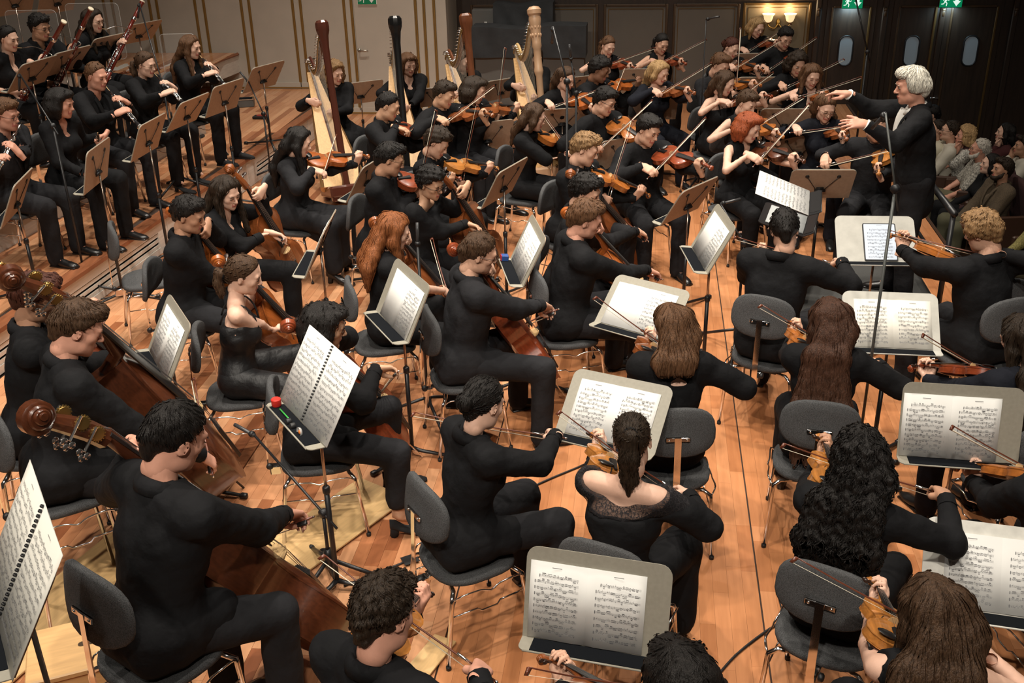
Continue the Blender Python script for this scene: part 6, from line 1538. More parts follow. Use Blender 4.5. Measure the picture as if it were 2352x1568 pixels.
# ------------------------------------------------------------------ harps and harpists
SPRUCE = mat('harp_soundboard', (.62, .37, .155), .42, var=.10, vscale=5, coat=.2, stretch=(14, 14, .8))
def harp(crown_px, az, colm, label, carved=False, tilt=14, zc=1.84):
    Rz = rotz(R_(az - 90)); t = R_(tilt); cr = V(0, .30 * math.cos(t) - 1.82 * math.sin(t), 0)
    p = PZ(crown_px[0], crown_px[1], zc) - Rz @ cr; p[2] = 0; root = empty('harp', p); RR = Rz @ rotx(t)
    def a(nm, g, m_, kd=None, sharp=None):
        for q in range(len(g.v)): g.v[q] = xf(g.v[q], RR, V(0, 0, .02))
        o = g.obj(nm, m_, root, sharp=sharp)
        if kd: o['kind'] = kd
    c0, c1 = V(0, .27, .14), V(0, .30, 1.70)
    if carved: prof = [(.055, 0), (.06, .05), (.045, .08), (.040, .14), (.046, .16), (.036, .2), (.036, 1.02), (.046, 1.05), (.05, 1.08), (.042, 1.12), (.040, 1.30), (.052, 1.33), (.048, 1.37), (.058, 1.55), (.066, 1.60), (.060, 1.64), (.074, 1.66), (.076, 1.70), (.05, 1.73), (.0, 1.74)]
    else: prof = [(.046, 0), (.046, .05), (.038, .1), (.036, 1.2), (.040, 1.45), (.052, 1.56), (.068, 1.61), (.072, 1.65), (.070, 1.69), (.05, 1.715), (.0, 1.72)]
    g = G(); g.lathe(prof, c0 - V(0, 0, .04), frame(c1 - c0), 10 if not carved else 20); a('column', g, colm, sharp=28)
    if carved:
        g = G()
        for q in range(10):
            an = q * 2 * math.pi / 10
            for zz in (1.42, 1.50): g.ball(c0 + V(.054 * math.cos(an), .054 * math.sin(an) + .028 * zz / 1.7, zz - .02), (.012, .012, .022), 6, 5)
        a('capital_carving', g, colm, 'stuff')
    # sound box: D-shaped, flat board to the front
    s0, s1 = V(0, .20, .16), V(0, -.46, 1.36); ax = nrm(s1 - s0); nb_ = nrm(np.cross(V(1, 0, 0), ax)); nb_ = nb_ if nb_[1] > 0 else -nb_
    rings = []; n = 14
    for q, tt in enumerate(np.linspace(0, 1, 9)):
        cc = s0 + (s1 - s0) * tt; wd = .215 * (1 - tt) ** 1.0 + .045; dp = .16 * (1 - tt) + .05
        an = np.linspace(0, math.pi, n); rings.append(np.array([cc + V(wd * math.cos(x), 0, 0) - nb_ * dp * math.sin(x) for x in an]))
    v = np.concatenate(rings); i = np.arange(n - 1); f = [np.concatenate([np.stack([q * n + i, (q + 1) * n + i, (q + 1) * n + i + 1, q * n + i + 1], 1) for q in range(8)]), np.arange(n)[None], (8 * n + np.arange(n))[::-1][None]]
    g = G().raw(v, f); a('sound_box', g, SPRUCE if not carved else mat('pale_gold_wood', (.56, .37, .16), .4), sharp=40)
    g = G(); w0, w1 = .222, .05; q0, q1 = s0 - ax * .01, s1; g.raw([q0 + V(-w0, 0, 0), q0 + V(w0, 0, 0), q1 + V(w1, 0, 0), q1 + V(-w1, 0, 0), *(p_ + nb_ * .012 for p_ in (q0 + V(-w0, 0, 0), q0 + V(w0, 0, 0), q1 + V(w1, 0, 0), q1 + V(-w1, 0, 0)))], np.array([(0, 3, 2, 1), (4, 5, 6, 7), (0, 1, 5, 4), (1, 2, 6, 5), (2, 3, 7, 6), (3, 0, 4, 7)])); a('soundboard', g, SPRUCE, sharp=30)
    g = G(); g.raw(*ribbon([q0 + nb_ * .015, q1 + nb_ * .015], .03, .008)); a('string_rib', g, colm, sharp=30)
    neck = bez([s1 + V(0, -.01, -.02), s1 + V(0, -.035, .08), s1 + V(0, .05, .12), V(0, -.26, 1.36), V(0, -.08, 1.42), V(0, .12, 1.62), V(0, .27, 1.70)], 36)
    rad = np.interp(np.linspace(0, 1, len(neck)), [0, .15, .3, .5, .8, 1], [.05, .045, .045, .055, .06, .055]); g = G(); g.tube(neck, rad, 10, flat=.40, hint=(1, 0, 0)); a('neck', g, colm if not carved else mat('pale_gold_wood', (.56, .37, .16), .4))
    g = G(); g.tube(neck[6:-2] + V(.028, 0, -.02), .022, 8, flat=.25, hint=(1, 0, 0)); a('brass_plate', g, BRASS)
    idx = np.linspace(7, len(neck) - 4, 30).astype(float); g = G()
    for q in idx: pnt = neck[int(q)] * (1 - q % 1) + neck[min(len(neck) - 1, int(q) + 1)] * (q % 1); g.tube([pnt + V(-.05, 0, .02), pnt + V(.055, 0, .02)], .0035, 5)
    a('tuning_pins', g, SILVER, 'stuff')
    g = G()
    for q, tt in zip(idx, np.linspace(.95, .10, 30)):
        pnt = neck[int(q)] * (1 - q % 1) + neck[min(len(neck) - 1, int(q) + 1)] * (q % 1); g.tube([pnt + V(.032, 0, -.02), s0 + (s1 - s0) * tt + nb_ * .016], .0009, 4, caps=False)
    a('strings', g, mat('harp_strings', (.50, .44, .36), .5), 'stuff')
    g = G(); g.box((0, .14, .10), (.40, .46, .12), ch=.02); a('pedal_box', g, colm, sharp=30)
    for sx in (-1, 1):
        for sy in (-1, 1): g = G(); g.box((sx * .15, .14 + sy * .18, .03), (.07, .07, .06), ch=.012); a('foot', g, colm, sharp=30)
    for q in range(7): g = G(); x = -.15 + q * .05; g.tube([V(x, -.07, .085), V(x, -.16, .07)], .007, 6); g.box((x, -.17, .068), (.03, .04, .012), ch=.003); a('pedal', g, BRASS)
    tag(root, label, 'harp', 'concert harps'); return lambda *q: p + RR @ V(*q) + V(0, 0, .02)
HB = mat('harp_mahogany', (.070, .020, .012), .25, coat=.4); HK = mat('harp_black', (.008, .008, .008), .2, coat=.5); HW = mat('harp_walnut', (.14, .045, .018), .3, coat=.4, var=.2, vscale=6, stretch=(8, 8, .6)); HP = mat('harp_pale_maple', (.52, .32, .19), .4, var=.06, vscale=6)
for hid, cpx, haz, cm, lab, carved, hp, desc, hz, kw in (
        ('H1', (738, 50), -58, HB, 'harp with a dark mahogany column beside the riser', False, (770, 167), 'the harpist with blond curls', 1.22, dict(hair=('curlylong', 'dkblond'), hlen=.26)),
        ('H2', (906, 40), -72, HK, 'harp with a glossy black column', False, (938, 147), 'the smiling harpist with a brown bob', 1.22, dict(hair=('bob', 'chest'), neck='v')),
        ('H3', (1068, 34), -62, HW, 'harp with a plain walnut column', False, (1068, 140), 'the harpist behind the walnut harp', 1.2, dict(hair=('lowpony', 'brown'))),
        ('H4', (1226, 22), -66, HP, 'pale carved harp with a fluted crown', True, (1228, 132), 'the harpist behind the pale carved harp', 1.2, dict(hair=('long', 'dark')))):
    loc = harp(cpx, haz, cm, lab, carved)
    kw.setdefault('neck', 'crew')
    J = person(hid, desc, hp, hz, haz + 8, label=desc[4:] + ' plucking the strings', sex='f', top='shirt', skin='pale', head=(12, -10, 0), lean=4, knees=.22, bottom='longskirt', sleeve=.85, **kw)
    for sx, q in ((1, (.05, -.20, 1.02)), (-1, (-.05, -.12, .90))):
        R = hand_frame(J['Rz'] @ V(.2 * sx, -.1, -1. * sx), J['Rz'] @ V(-sx * .5, 1, .45)); set_arm(J, sx, loc(*q), R, 'wind', off=(0, .10, -.02), pole=V(sx * .8, -.1, -.4))
    put_chair(J['w'](V(0, 0, 0)), J['az'], desc, dz=(J['zh'] - .115) / .455 - 1); finish(J)

# ------------------------------------------------------------------ conductor and podium
CARPET = mat('podium_carpet', (.045, .045, .043), .95, bump=.3, bscale=400, var=.3, vscale=150)
pod = empty('podium', (1.68, 7.85, 0)); g = G(); g.box((0, 0, .09), (1.1, 1.25, .18), ch=.008); g.obj('platform', BLKPL, pod, smooth=False); g = G(); g.box((0, 0, .19), (1.1, 1.25, .02), ch=.006); g.obj('carpet', CARPET, pod, smooth=False)
rail = [V(.47, -.5, .2), V(.47, -.5, 1.02), V(.47, .56, 1.02), V(.47, .56, .2)]
g = G(); g.tube([rail[1] + V(0, -.03, 0), rail[2] + V(0, .03, 0)], .024, 10); g.obj('handrail', BLKMET, pod)
for q in (0, 3): g = G(); g.tube([rail[q], rail[q] + V(0, 0, .82)], .02, 8); g.obj('rail_post', BLKMET, pod)
g = G(); g.tube([rail[0] + V(0, 0, .38), rail[3] + V(0, 0, .38)], .014, 8); g.obj('mid_rail', BLKMET, pod)
tag(pod, 'grey carpeted conductor\'s podium with a black safety rail', 'podium')
cp = PY(2092, 196, 7.78)
J = person('CO', 'the white-haired conductor in a dark suit', None, cp[2], 176, pos=cp, floor=.2, hair=('swept', 'white'), top='jacket', neck='lapel', skin='rosy', stand=True, tie=mat('silver_tie', (.52, .48, .40), .5), cuff=True, lean=7, head=(6, -3, 0), lod=0, eyes='open', cat='conductor', sleeve=.96,
           label='white-haired conductor in a dark suit gesturing with both hands on the podium')
for sx, px, L, pose, yv, xv in ((1, (1912, 218), .60, 'point', V(-1, .1, .0), None), (-1, (1950, 288), .55, 'flat', V(-1, -.1, .15), None)):
    S = J['w'](J['S'][sx]); q = ray_sphere(px, S, L, nrm(J['Rz'] @ V(0, 1, .1))); yv = nrm(q - S) * .8 + yv * .5; xa = np.cross(yv, V(0, 0, 1)) if sx > 0 else np.cross(yv, V(0, -.8, 1))
    set_arm(J, sx, q, hand_frame(xa, yv), pose, off=(0, .10, -.02), pole=V(sx * .6, -.1, -.8))
finish(J)

# ------------------------------------------------------------------ music stands
def az_out(p): return math.degrees(math.atan2(p[1] - C0[1], p[0] - C0[0]))
def stand2(Lp, Rp, Bp, side, label, floor=0., ztop=1.06, naz=None, tilt=None, pale=False, wid=.53, free=False, rot=20, zfix=None):
    """desk from the pixels of its top corners; the height comes from its width, kept to usual heights"""
    best = None
    for z in np.arange(floor + (.92 if not free else .6), floor + (1.18 if not free else 1.3), .01):
        e = abs(np.linalg.norm(PZ(*Lp, z) - PZ(*Rp, z)) - wid)
        if best is None or e < best[0]: best = (e, z)
    z = best[1] if zfix is None else zfix; a, b = PZ(*Lp, z), PZ(*Rp, z); d = b - a
    if naz is None: naz = math.degrees(math.atan2(d[1], d[0])) + (-90 if side == 'F' else 90)
    mid = (a + b) / 2; nh = V(math.cos(R_(naz)), math.sin(R_(naz)), 0)
    if tilt is None:
        bt = None
        for t in range(42, 76):
            u = -nh * math.cos(R_(t)) + V(0, 0, math.sin(R_(t))); e = abs(proj(mid - u * DH)[1] - Bp[1])
            if bt is None or e < bt[0]: bt = (e, t)
        tilt = bt[1]
    u = -nh * math.cos(R_(tilt)) + V(0, 0, math.sin(R_(tilt)))
    return stand(None, 0, naz, label, tilt=tilt, pos=mid - u * DH / 2, front=floor, pale=pale, base_rot=rot)
ST = {}
for n, sd, Lx, Ly, Rx, Ry, Bx, By, lab, fl in (
    (1, 'F', 1212, 1250, 1548, 1300, 1367, 1487, 'grey music stand nearest the camera, below the lace-shouldered woman', 0), (2, 'F', 1323, 844, 1550, 890, 1402, 1013, 'grey music stand in front of the lace-shouldered woman', 0),
    (3, 'F', 1419, 628, 1589, 670, 1462, 755, 'grey music stand in front of the woman with a half-tied ponytail', 0), 
    (11, 'B', 1084, 284, 1166, 274, 1103, 345, 'tan-backed stand before the moustached viola player', 0), (12, 'B', 792, 192, 874, 182, 821, 237, 'tan-backed stand between the mahogany and black harps', 0),
    (13, 'B', 963, 204, 1052, 196, 1000, 243, 'tan-backed stand right of the black harp', 0), (14, 'B', 1125, 186, 1200, 174, 1165, 228, 'tan-backed stand between the walnut and pale harps', 0),
    (16, 'B', 1392, 323, 1484, 309, 1425, 385, 'tan-backed stand left of the young man facing the empty floor', 0), (17, 'B', 1449, 221, 1557, 219, 1494, 274, 'tan-backed stand before the woman with straight blond hair', 0),
    (18, 'B', 1245, 252, 1350, 245, 1295, 300, 'tan-backed stand left of the curly man with glasses', 0), (19, 'B', 1273, 182, 1353, 173, 1305, 215, 'tan-backed stand behind the woman with lace sleeves', 0),
    (20, 'B', 1429, 158, 1535, 157, 1475, 213, 'tan-backed stand before the two women by the grey panels', 0), (21, 'B', 1715, 195, 1825, 193, 1765, 250, 'tan-backed stand third from the wall lamp', 0),
    (22, 'B', 1751, 249, 1868, 249, 1810, 305, 'tan-backed stand fourth from the wall lamp', 0), (23, 'B', 1778, 310, 1907, 310, 1840, 370, 'tan-backed stand right of the red-haired woman', 0),
    (24, 'B', 1820, 389, 1970, 389, 1883, 453, 'tan-backed stand just left of the conductor', 0), (25, 'B', 1680, 123, 1778, 121, 1740, 165, 'tan-backed stand nearest the wall lamp', 0),
    (26, 'B', 1695, 177, 1802, 176, 1745, 220, 'tan-backed stand second from the wall lamp', 0), (27, 'B', 1567, 440, 1653, 402, 1572, 497, 'tan-backed stand beside the empty patch of floor', 0),
    (29, 'F', 1916, 495, 2098, 497, 2003, 600, 'pale music stand holding the lit tablet', 0), (30, 'F', 1934, 667, 2153, 675, 2045, 790, 'pale music stand in front of the waist-long brown hair', 0),
    (31, 'F', 2069, 875, 2365, 893, 2205, 1045, 'grey music stand above right of the long black curls', 0), (32, 'F', 2135, 1184, 2440, 1222, 2270, 1420, 'pale mottled music stand at the lower right edge', 0),
    (33, 'B', 8, 420, 98, 388, 25, 500, 'tan-backed stand of the flutist at the left edge', RZ1), (34, 'B', 188, 342, 263, 320, 200, 428, 'tan-backed stand of the oboist with a dark bob', RZ1), (35, 'B', 318, 289, 384, 257, 330, 355, 'tan-backed stand of the balding oboist', RZ1),
    (36, 'B', 419, 237, 477, 210, 415, 290, 'tan-backed stand of the oboist with a low ponytail', RZ1), (37, 'B', 499, 204, 552, 174, 507, 258, 'tan-backed stand of the oboist with ombre hair', RZ1), (38, 'B', 594, 156, 641, 137, 605, 204, 'tan-backed stand alone near the riser end', RZ1),
    (39, 'B', 57, 146, 127, 127, 79, 200, 'tan-backed stand of the bassoonist in a sleeveless dress', RZ1), (40, 'B', 133, 122, 204, 103, 152, 168, 'tan-backed stand of the bassoonist with curls', RZ1), (41, 'B', 231, 87, 286, 74, 246, 137, 'tan-backed stand of the long-haired bassoonist', RZ1), (42, 'B', 310, 59, 358, 43, 314, 97, 'tan-backed stand highest on the rear riser', RZ2)):
    f_ = fl
    if n in (39, 40, 41, 42): f_ = RZB
    kw = {}
    if fl: kw['naz'] = az_out(PZ((Lx + Rx) / 2, (Ly + Ry) / 2, f_ + 1.05)) + 5; kw['zfix'] = f_ + (.93 if n < 39 else 1.07 if n < 42 else 1.0)
    if n in (34, 35, 36, 37):      # these stand on the stage floor just in front of the riser
        f_ = 0; z_ = 1.15
        while z_ < 1.8:
            q = PZ((Lx + Rx) / 2, (Ly + Ry) / 2, z_)
            if q[0] > rx(q[1]) + .20: break
            z_ += .01
        kw['zfix'] = z_; kw['rot'] = -kw['naz']
    ST[n] = stand2((Lx, Ly), (Rx, Ry), (Bx, By), sd, lab, floor=f_, pale=n in (29, 30, 32), **kw)
ST[4] = stand((924, 686), 1.06, -146, 'grey tilted stand at the left elbow of the bespectacled cellist', tilt=64)
ST[5] = stand((728, 893), 1.16, -140, 'grey stand carrying the big spiral-bound part in the centre', tilt=60)
ST[6] = stand((48, 1312), 1.56, -142, 'music stand at the lower left corner', tilt=60)
ST[7] = stand((388, 775), 1.02, -144, 'grey stand seen edge-on between the basses and the cellos', tilt=62)
ST[8] = stand((1212, 572), 1.0, -164, 'grey stand seen edge-on with a blue and red box on its tray', tilt=64)
ST[9] = stand((737, 556), 1.0, 186, 'stand seen edge-on at the knees of the long-waved woman', tilt=64)
ST[10] = stand((1160, 418), 1.0, 160, 'tan-backed stand right of the laughing cellist', tilt=62)
ST[15] = stand((846, 405), .95, 168, 'grey stand half hidden by the stocky man with glasses', tilt=60)
ST[28] = stand((1637, 545), 1.02, -170, 'grey stand with loose sheets left of the podium', tilt=62)
for i, (px, lab) in enumerate((((34, 2), 'leftmost tan-backed stand cut by the top edge'), ((132, -2), 'second tan-backed stand cut by the top edge'))): stand(px, RZB + 1.3, 160, lab, tilt=60, front=RZB)
for n, kw in ((1, dict(ox=-.035, seed=0)), (2, dict(ox=-.0, seed=1)), (3, dict(ox=-.01, blank=(True, False), seed=0)), (4, dict(ox=.02, blank=(True, False), seed=1, rot=-1)), (5, dict(seed=0, big=True, spiral=True, lift=.0)), (6, dict(seed=1, big=True, spiral=True, pap=PAPER2)), (7, dict(seed=1)), (8, dict(seed=0)), (9, dict(seed=1, blank=(True, True))), (28, dict(seed=1, blank=(True, False))), (30, dict(ox=.01, seed=0, pap=PAPER2)), (31, dict(ox=-.045, seed=1)), (32, dict(ox=.03, seed=0))):
    sheet(ST[n], {1: 'open violin part on the stand nearest the camera', 2: 'open violin part before the lace-shouldered woman', 3: 'open part with a blank left page before the half-tied ponytail', 4: 'open part with a blank left page by the bespectacled cellist', 5: 'large spiral-bound part in the centre foreground', 6: 'large spiral-bound part cut by the left edge', 7: 'part on the edge-on stand between basses and cellos',
                  8: 'part on the edge-on stand with the blue and red box', 9: 'folded part on the stand by the long-waved woman', 28: 'loose part on the stand left of the podium', 30: 'open part on the pale stand before the waist-long hair', 31: 'open part on the stand above the black curls', 32: 'open part on the pale stand at lower right'}[n], **kw)
def on_desk(st, o, x, y, z=.006, rot=0., tray=False):
    MW = Matrix.Identity(4); RR = st['Rt' if tray else 'R']
    for i in range(3):
        for j in range(3): MW[i][j] = RR[i][j]
        MW[i][3] = st['org'][i]
    o.matrix_world = MW @ Matrix.Translation((x, y, z)) @ Matrix.Rotation(R_(rot), 4, 'Z'); return o
# tablet on the first desk
t_ = empty('tablet'); g = G(); g.prism(rrect(.22, .285, .012) + V(0, .1425), 0, .008); g.obj('case', BLKPL, t_, smooth=False)
SCR = mat('tablet_screen', (.35, .38, .42), .2, emit=(.80, .88, 1.0), estr=.45); g = G(); g.prism(rrect(.205, .27, .006) + V(0, .1425), .0082, .0088); sc_ = g.obj('screen', SCR, t_, smooth=False)
nt = mkobj('printed_music', NOTES[1], [INK, INKG], t_); nt.location = (0, .13, .0094)
on_desk(ST[29], t_, .025, .006); tag(t_, 'tablet with a black case glowing with sheet music', 'tablet')
# small things in the tray of the spiral-part stand
g = G(); g.lathe([(.022, 0), (.024, .004), (.024, .034), (.02, .038)], n=16); o = g.obj('rosin_tin', mat('red_tin', (.62, .03, .02), .4), sharp=35); on_desk(ST[5], o, -.215, .006, .045, tray=True); o.rotation_euler = (0, 0, .4); tag(o, 'small red tin in the tray under the spiral part', 'tin')
g = G(); g.tube([V(0, 0, 0), V(.105, 0, 0), V(.118, 0, 0)], (.004, .004, .0008), 6); o = g.obj('pencil', mat('green_pencil', (.04, .36, .06), .4)); on_desk(ST[5], o, -.16, .012, .05, tray=True); tag(o, 'green pencil in the tray under the spiral part', 'pencil')
for q, x in enumerate((-.02, .03)): g = G(); g.lathe([(.014, 0), (.016, .003), (.016, .022), (.012, .026)], n=12); o = g.obj('mute', BLKPL); on_desk(ST[5], o, x, .012, .05, tray=True); tag(o, ['left', 'right'][q] + ' black rubber mute in the tray under the spiral part', 'mute')
d_ = empty('plastic_dish'); g = G(); g.lathe([(.02, 0), (.024, .012), (.023, .012), (.019, .001)], n=16); g.obj('dish', mat('clear_dish', (.7, .7, .68), .2, alpha=.45), d_); g = G(); g.ball(V(0, 0, .006), (.011, .011, .006)); g.obj('orange_putty', mat('orange_putty', (.8, .22, .03), .5), d_); on_desk(ST[5], d_, .10, .012, .05, tray=True); tag(d_, 'clear dish with orange putty in the tray of the spiral-part stand', 'dish')
bx = empty('rosin_box'); g = G(); g.box((0, .02, 0), (.05, .04, .05), ch=.004); g.obj('box', mat('blue_box', (.02, .06, .22), .5), bx, smooth=False); g = G(); g.box((0, .02, .026), (.044, .034, .004)); g.obj('lid', mat('red_lid', (.45, .02, .03), .5), bx, smooth=False); on_desk(ST[8], bx, -.22, .003, .05, tray=True); tag(bx, 'blue and red box on the tray of an edge-on stand', 'box')
# the conductor's desk: black, almost flat, with the open score
for o in ST[32]['root'].children:
    for sl in o.material_slots:
        if sl.material == DESKW: sl.link = 'OBJECT'; sl.material = mat('mottled_desk', (.60, .585, .53), .5, var=.12, vscale=22)
cst = stand((1806, 446), 1.12, -8, 'black conductor\'s desk lying almost flat', tilt=20)
for o in cst['root'].children:
    for sl in o.material_slots: sl.link = 'OBJECT'; sl.material = BLKMET
sheet(cst, 'thick open score on the conductor\'s desk', seed=1, big=True)
low = stand((1800, 502), .72, -12, 'low black shelf with papers under the conductor\'s desk', tilt=14)
for o in low['root'].children:
    for sl in o.material_slots: sl.link = 'OBJECT'; sl.material = BLKMET
sheet(low, 'shaded white paper lying on the low black shelf', seed=0, blank=(True, True), pap=mat('shaded_white_paper', (.42, .44, .44), .7))  # white paper, its colour greyed for the shade under the desk
# ------------------------------------------------------------------ audience in the dark hall
SEATM = mat('hall_seat_velvet', (.035, .010, .010), .9); SEATW = mat('hall_seat_wood', (.05, .022, .012), .5)
def hall_seat():
    r = empty('hall_seat')
    v, f = pad(.48, .46, .09, .0, 4.0); G().raw(np.c_[v[:, 0], v[:, 2], .40 + v[:, 1]], [q[:, ::-1] for q in f]).obj('cushion', SEATM, r)
    v, f = pad(.50, .52, .07, .02, 4.0); G().raw(v @ rotx(R_(-12)).T + V(0, -.27, .70), f).obj('back_cushion', SEATM, r)
    for sx in (-1, 1): g = G(); g.box((sx * .28, -.02, .30), (.05, .42, .60), ch=.012); g.obj('arm_panel', SEATW, r, smooth=False)
    return r
HSEAT = hall_seat()
def aud(id, desc, hp, hz, az, topm, botm, label, hands=None, **kw):
    J = person(id, desc, hp, hz, az, floor=HALL - .0, cat='spectator', topmat=topm, botmat=botm, label=label, group='audience members', eyes='open', lean=-6, **kw)
    for sx, q in (hands or {}).items():
        if q == 'face': set_arm(J, sx, J['w'](J['hc'] + V(sx * .085, .06, -.06)), hand_frame(J['Rz'] @ V(sx * .1, 1, .2) * (1 if sx > 0 else 1), V(0, 0, 1)), 'wind', off=(0, .10, -.02))
    o = take('hs', HSEAT); o.location = J['w'](V(0, -.02, 0)); o.rotation_euler = (0, 0, R_(az - 90)); tag(o, 'dark red hall seat under ' + desc, 'seat', 'hall seats')
    finish(J); return J
CREAM = mat('cream_shirt', (.48, .44, .33), .85, bump=.3, bscale=20); OFFW = mat('offwhite_shirt', (.50, .46, .38), .85, bump=.3, bscale=20); PRINT = mat('patterned_blouse', (.30, .28, .24), .85, var=.9, vscale=55); FLORAL = mat('floral_top', (.07, .07, .075), .85, var=.9, vscale=60, c2=(.4, .38, .34))
TWEED = mat('brown_tweed', (.075, .052, .030), .9, var=.4, vscale=120); BLUESH = mat('pale_blue_shirt', (.30, .36, .42), .85); OLIVE = mat('olive_trousers', (.085, .080, .045), .9); MUST = mat('mustard_check', (.20, .17, .055), .9, var=.5, vscale=80); KHAKI = mat('khaki', (.12, .105, .06), .9); MAROON = mat('maroon_top', (.05, .008, .008), .9)
aud('A1', 'the woman in profile by the conductor', (2152, 296), .12, 178, CREAM, BLACKC, 'dark-haired spectator in a cream top seated behind the conductor', sex='f', hair=('lowpony', 'dark'), top='shirt', skin='fair')
aud('A2', 'the man in an off-white shirt', (2182, 300), .14, 172, OFFW, KHAKI, 'bespectacled spectator in an off-white shirt behind the conductor', hair=('short', 'dark'), top='shirt', neck='collar', skin='fair', glasses='dark')
aud('A3', 'the woman with fair curls', (2216, 312), .10, 178, FLORAL, BLACKC, 'spectator with fair curls resting her chin on her hand', {-1: 'face'}, sex='f', hair=('curlylong', 'blond'), hlen=.10, top='shirt', sleeve=.3, skin='rosy')
aud('A4', 'the grey-haired man with glasses', (2250, 342), .08, 172, PRINT, KHAKI, 'grey-haired spectator with glasses in a patterned shirt', hair=('short', 'grey'), top='shirt', neck='collar', sleeve=.4, skin='rosy', glasses='wire', beard=True)
aud('A5', 'the woman with sleek black hair', (2308, 304), .05, 178, MAROON, BLACKC, 'spectator with sleek black hair touching her cheek', {-1: 'face'}, sex='f', hair=('long', 'black'), hlen=.25, top='shirt', skin='pale')
aud('A6', 'the woman with black hair beside the bearded man', (2274, 376), .02, 182, BLACKC, BLACKC, 'pale dark-haired spectator beside the bearded man', sex='f', hair=('long', 'black'), hlen=.3, top='shirt', skin='pale')
aud('A7', 'the bearded man in a tweed jacket', (2302, 388), .10, 190, TWEED, OLIVE, 'bearded spectator in a brown tweed jacket over a pale blue shirt', hair=('shortfull', 'dark'), top='jacket', neck='lapel', skin='tan', beard=True, tie=None)
aud('A8', 'the woman at the right edge', (2350, 335), .05, 180, OFFW, KHAKI, 'spectator in an off-white top cut by the right edge', {1: 'face'}, sex='f', hair=('shortfull', 'dark'), top='knit', skin='tan')
aud('A9', 'the person in a mustard checked shirt', (2420, 470), .08, 186, MUST, KHAKI, 'spectator in a mustard checked shirt at the right edge', hair=('short', 'brown'), top='shirt', skin='fair')
aud('A10', 'the person in olive trousers', (2460, 610), .08, 186, OLIVE, OLIVE, 'spectator in olive trousers at the right edge below the checked shirt', hair=('short', 'brown'), top='shirt', skin='fair')
aud('A0', 'the shaded person by the dark doors', (2138, 262), .12, 180, BLACKC, BLACKC, 'shadowy spectator in black farthest behind the conductor', hair=('short', 'black'), top='shirt', skin='fair')
pg = [V(-.10, 0, 0), V(.10, 0, 0)]
g = G(); g.prism(rrect(.21, .29, .004), 0, .004); o = g.obj('programme', PAPER2, smooth=False); q = PZ(2130, 392, -.42); o.location = q; o.rotation_euler = (R_(38), R_(-12), R_(70)); tag(o, 'printed programme held on the lap of the off-white-shirted spectator', 'programme')

# ------------------------------------------------------------------ microphones, stands and cables
def mic_stand(name, base, segs, label, mic=None, tripod=.33, rot=0., m_=BLKMET, r=.010, floor=0.):
    root = empty(name, base); b = np.asarray(base, float)
    for q in range(3):
        a = R_(rot + 120 * q); g = G(); g.tube([V(0, 0, .16), V(math.cos(a) * tripod, math.sin(a) * tripod, .016)], .011, 8); lg = g.obj('tripod_leg', m_, root)
        g = G(); e_ = V(math.cos(a), math.sin(a), -.42); t_ = V(math.cos(a) * tripod, math.sin(a) * tripod, .016); g.tube([t_ - nrm(e_) * .02, t_ + nrm(e_) * .022], .0155, 8); g.obj('rubber_foot', BLKPL, lg)
    g = G(); g.lathe([(.018, .10), (.026, .12), (.026, .18), (.018, .22)], n=10); g.obj('hub', m_, root)
    pts = [np.asarray(q, float) - b for q in segs]
    g = G(); g.tube([V(0, 0, .1), pts[0]], r, 8); g.obj('pole', m_, root)
    for i in range(len(pts) - 1):
        g = G(); d = nrm(pts[i + 1] - pts[i]); g.tube([pts[i] - d * .12, pts[i + 1]], r * .72, 8); g.obj('boom', m_, root)
        g = G(); g.lathe([(.02, -.018), (.024, -.01), (.024, .01), (.02, .018)], pts[i], frame(np.cross(d, V(0, 0, 1)) + 1e-6), 10); g.obj('clutch', BLKPL, root)
    if mic is not None:
        d = nrm(np.asarray(mic, float)); e_ = pts[-1]
        g = G(); g.tube([e_, e_ + d * .09, e_ + d * .095, e_ + d * .15], (.010, .010, .0105, .0105), 10); g.obj('microphone', mat('mic_grey', (.05, .05, .052), .35, .3), root)
        g = G(); g.lathe([(.016, -.01), (.018, 0), (.016, .012)], e_ + d * .02, frame(d), 8); g.obj('mic_clip', BLKPL, root)
    tag(root, label, 'microphone stand', 'microphone stands'); return root
def up(px, py, base): # point above a floor position at the height where it meets the pixel's row
    b = np.asarray(base, float); z = 0.
    for q in np.arange(0, 4, .01):
        if proj((b[0], b[1], q))[1] < py: z = q; break
    return V(b[0], b[1], z)
b0 = PZ(1962, 1100, 0); t0 = up(0, 437, b0)
mic_stand('microphone_stand', b0, [t0, PY(2034, 260, t0[1] + .05)], 'tall microphone stand rising beside the tablet stand', V(-.2, .6, -.6), rot=35, r=.0085, m_=mat('grey_metal', (.09, .095, .09), .4, .3))
b1 = PZ(1302, 690, 0); t1 = up(0, 190, b1)
mic_stand('microphone_stand', b1, [t1, PY(1270, 62, t1[1] + .15)], 'tall black microphone stand in front of the pale harp', V(-.1, .5, -.9), rot=10)
b2 = PZ(1322, 560, 0); t2 = up(0, 215, b2); mic_stand('microphone_stand', b2, [t2, PY(1312, 140, t2[1])], 'microphone stand with an upright mic behind the laughing cellist', V(-.1, -.2, 1.), rot=40)
b3 = PZ(1600, 440, 0); t3 = up(0, 45, b3); mic_stand('microphone_stand', b3, [t3], 'thin tall stand alone before the grey panels', V(.3, -.2, .1), rot=0, r=.006)
b4 = PZ(415, 440, RZ1) ; t4 = up(0, 200, b4); mic_stand('microphone_stand', (b4[0], b4[1], RZ1), [t4, PY(320, 8, t4[1] + .6)], 'boom microphone stand leaning over the oboists', V(-.3, .1, -.9), rot=15)
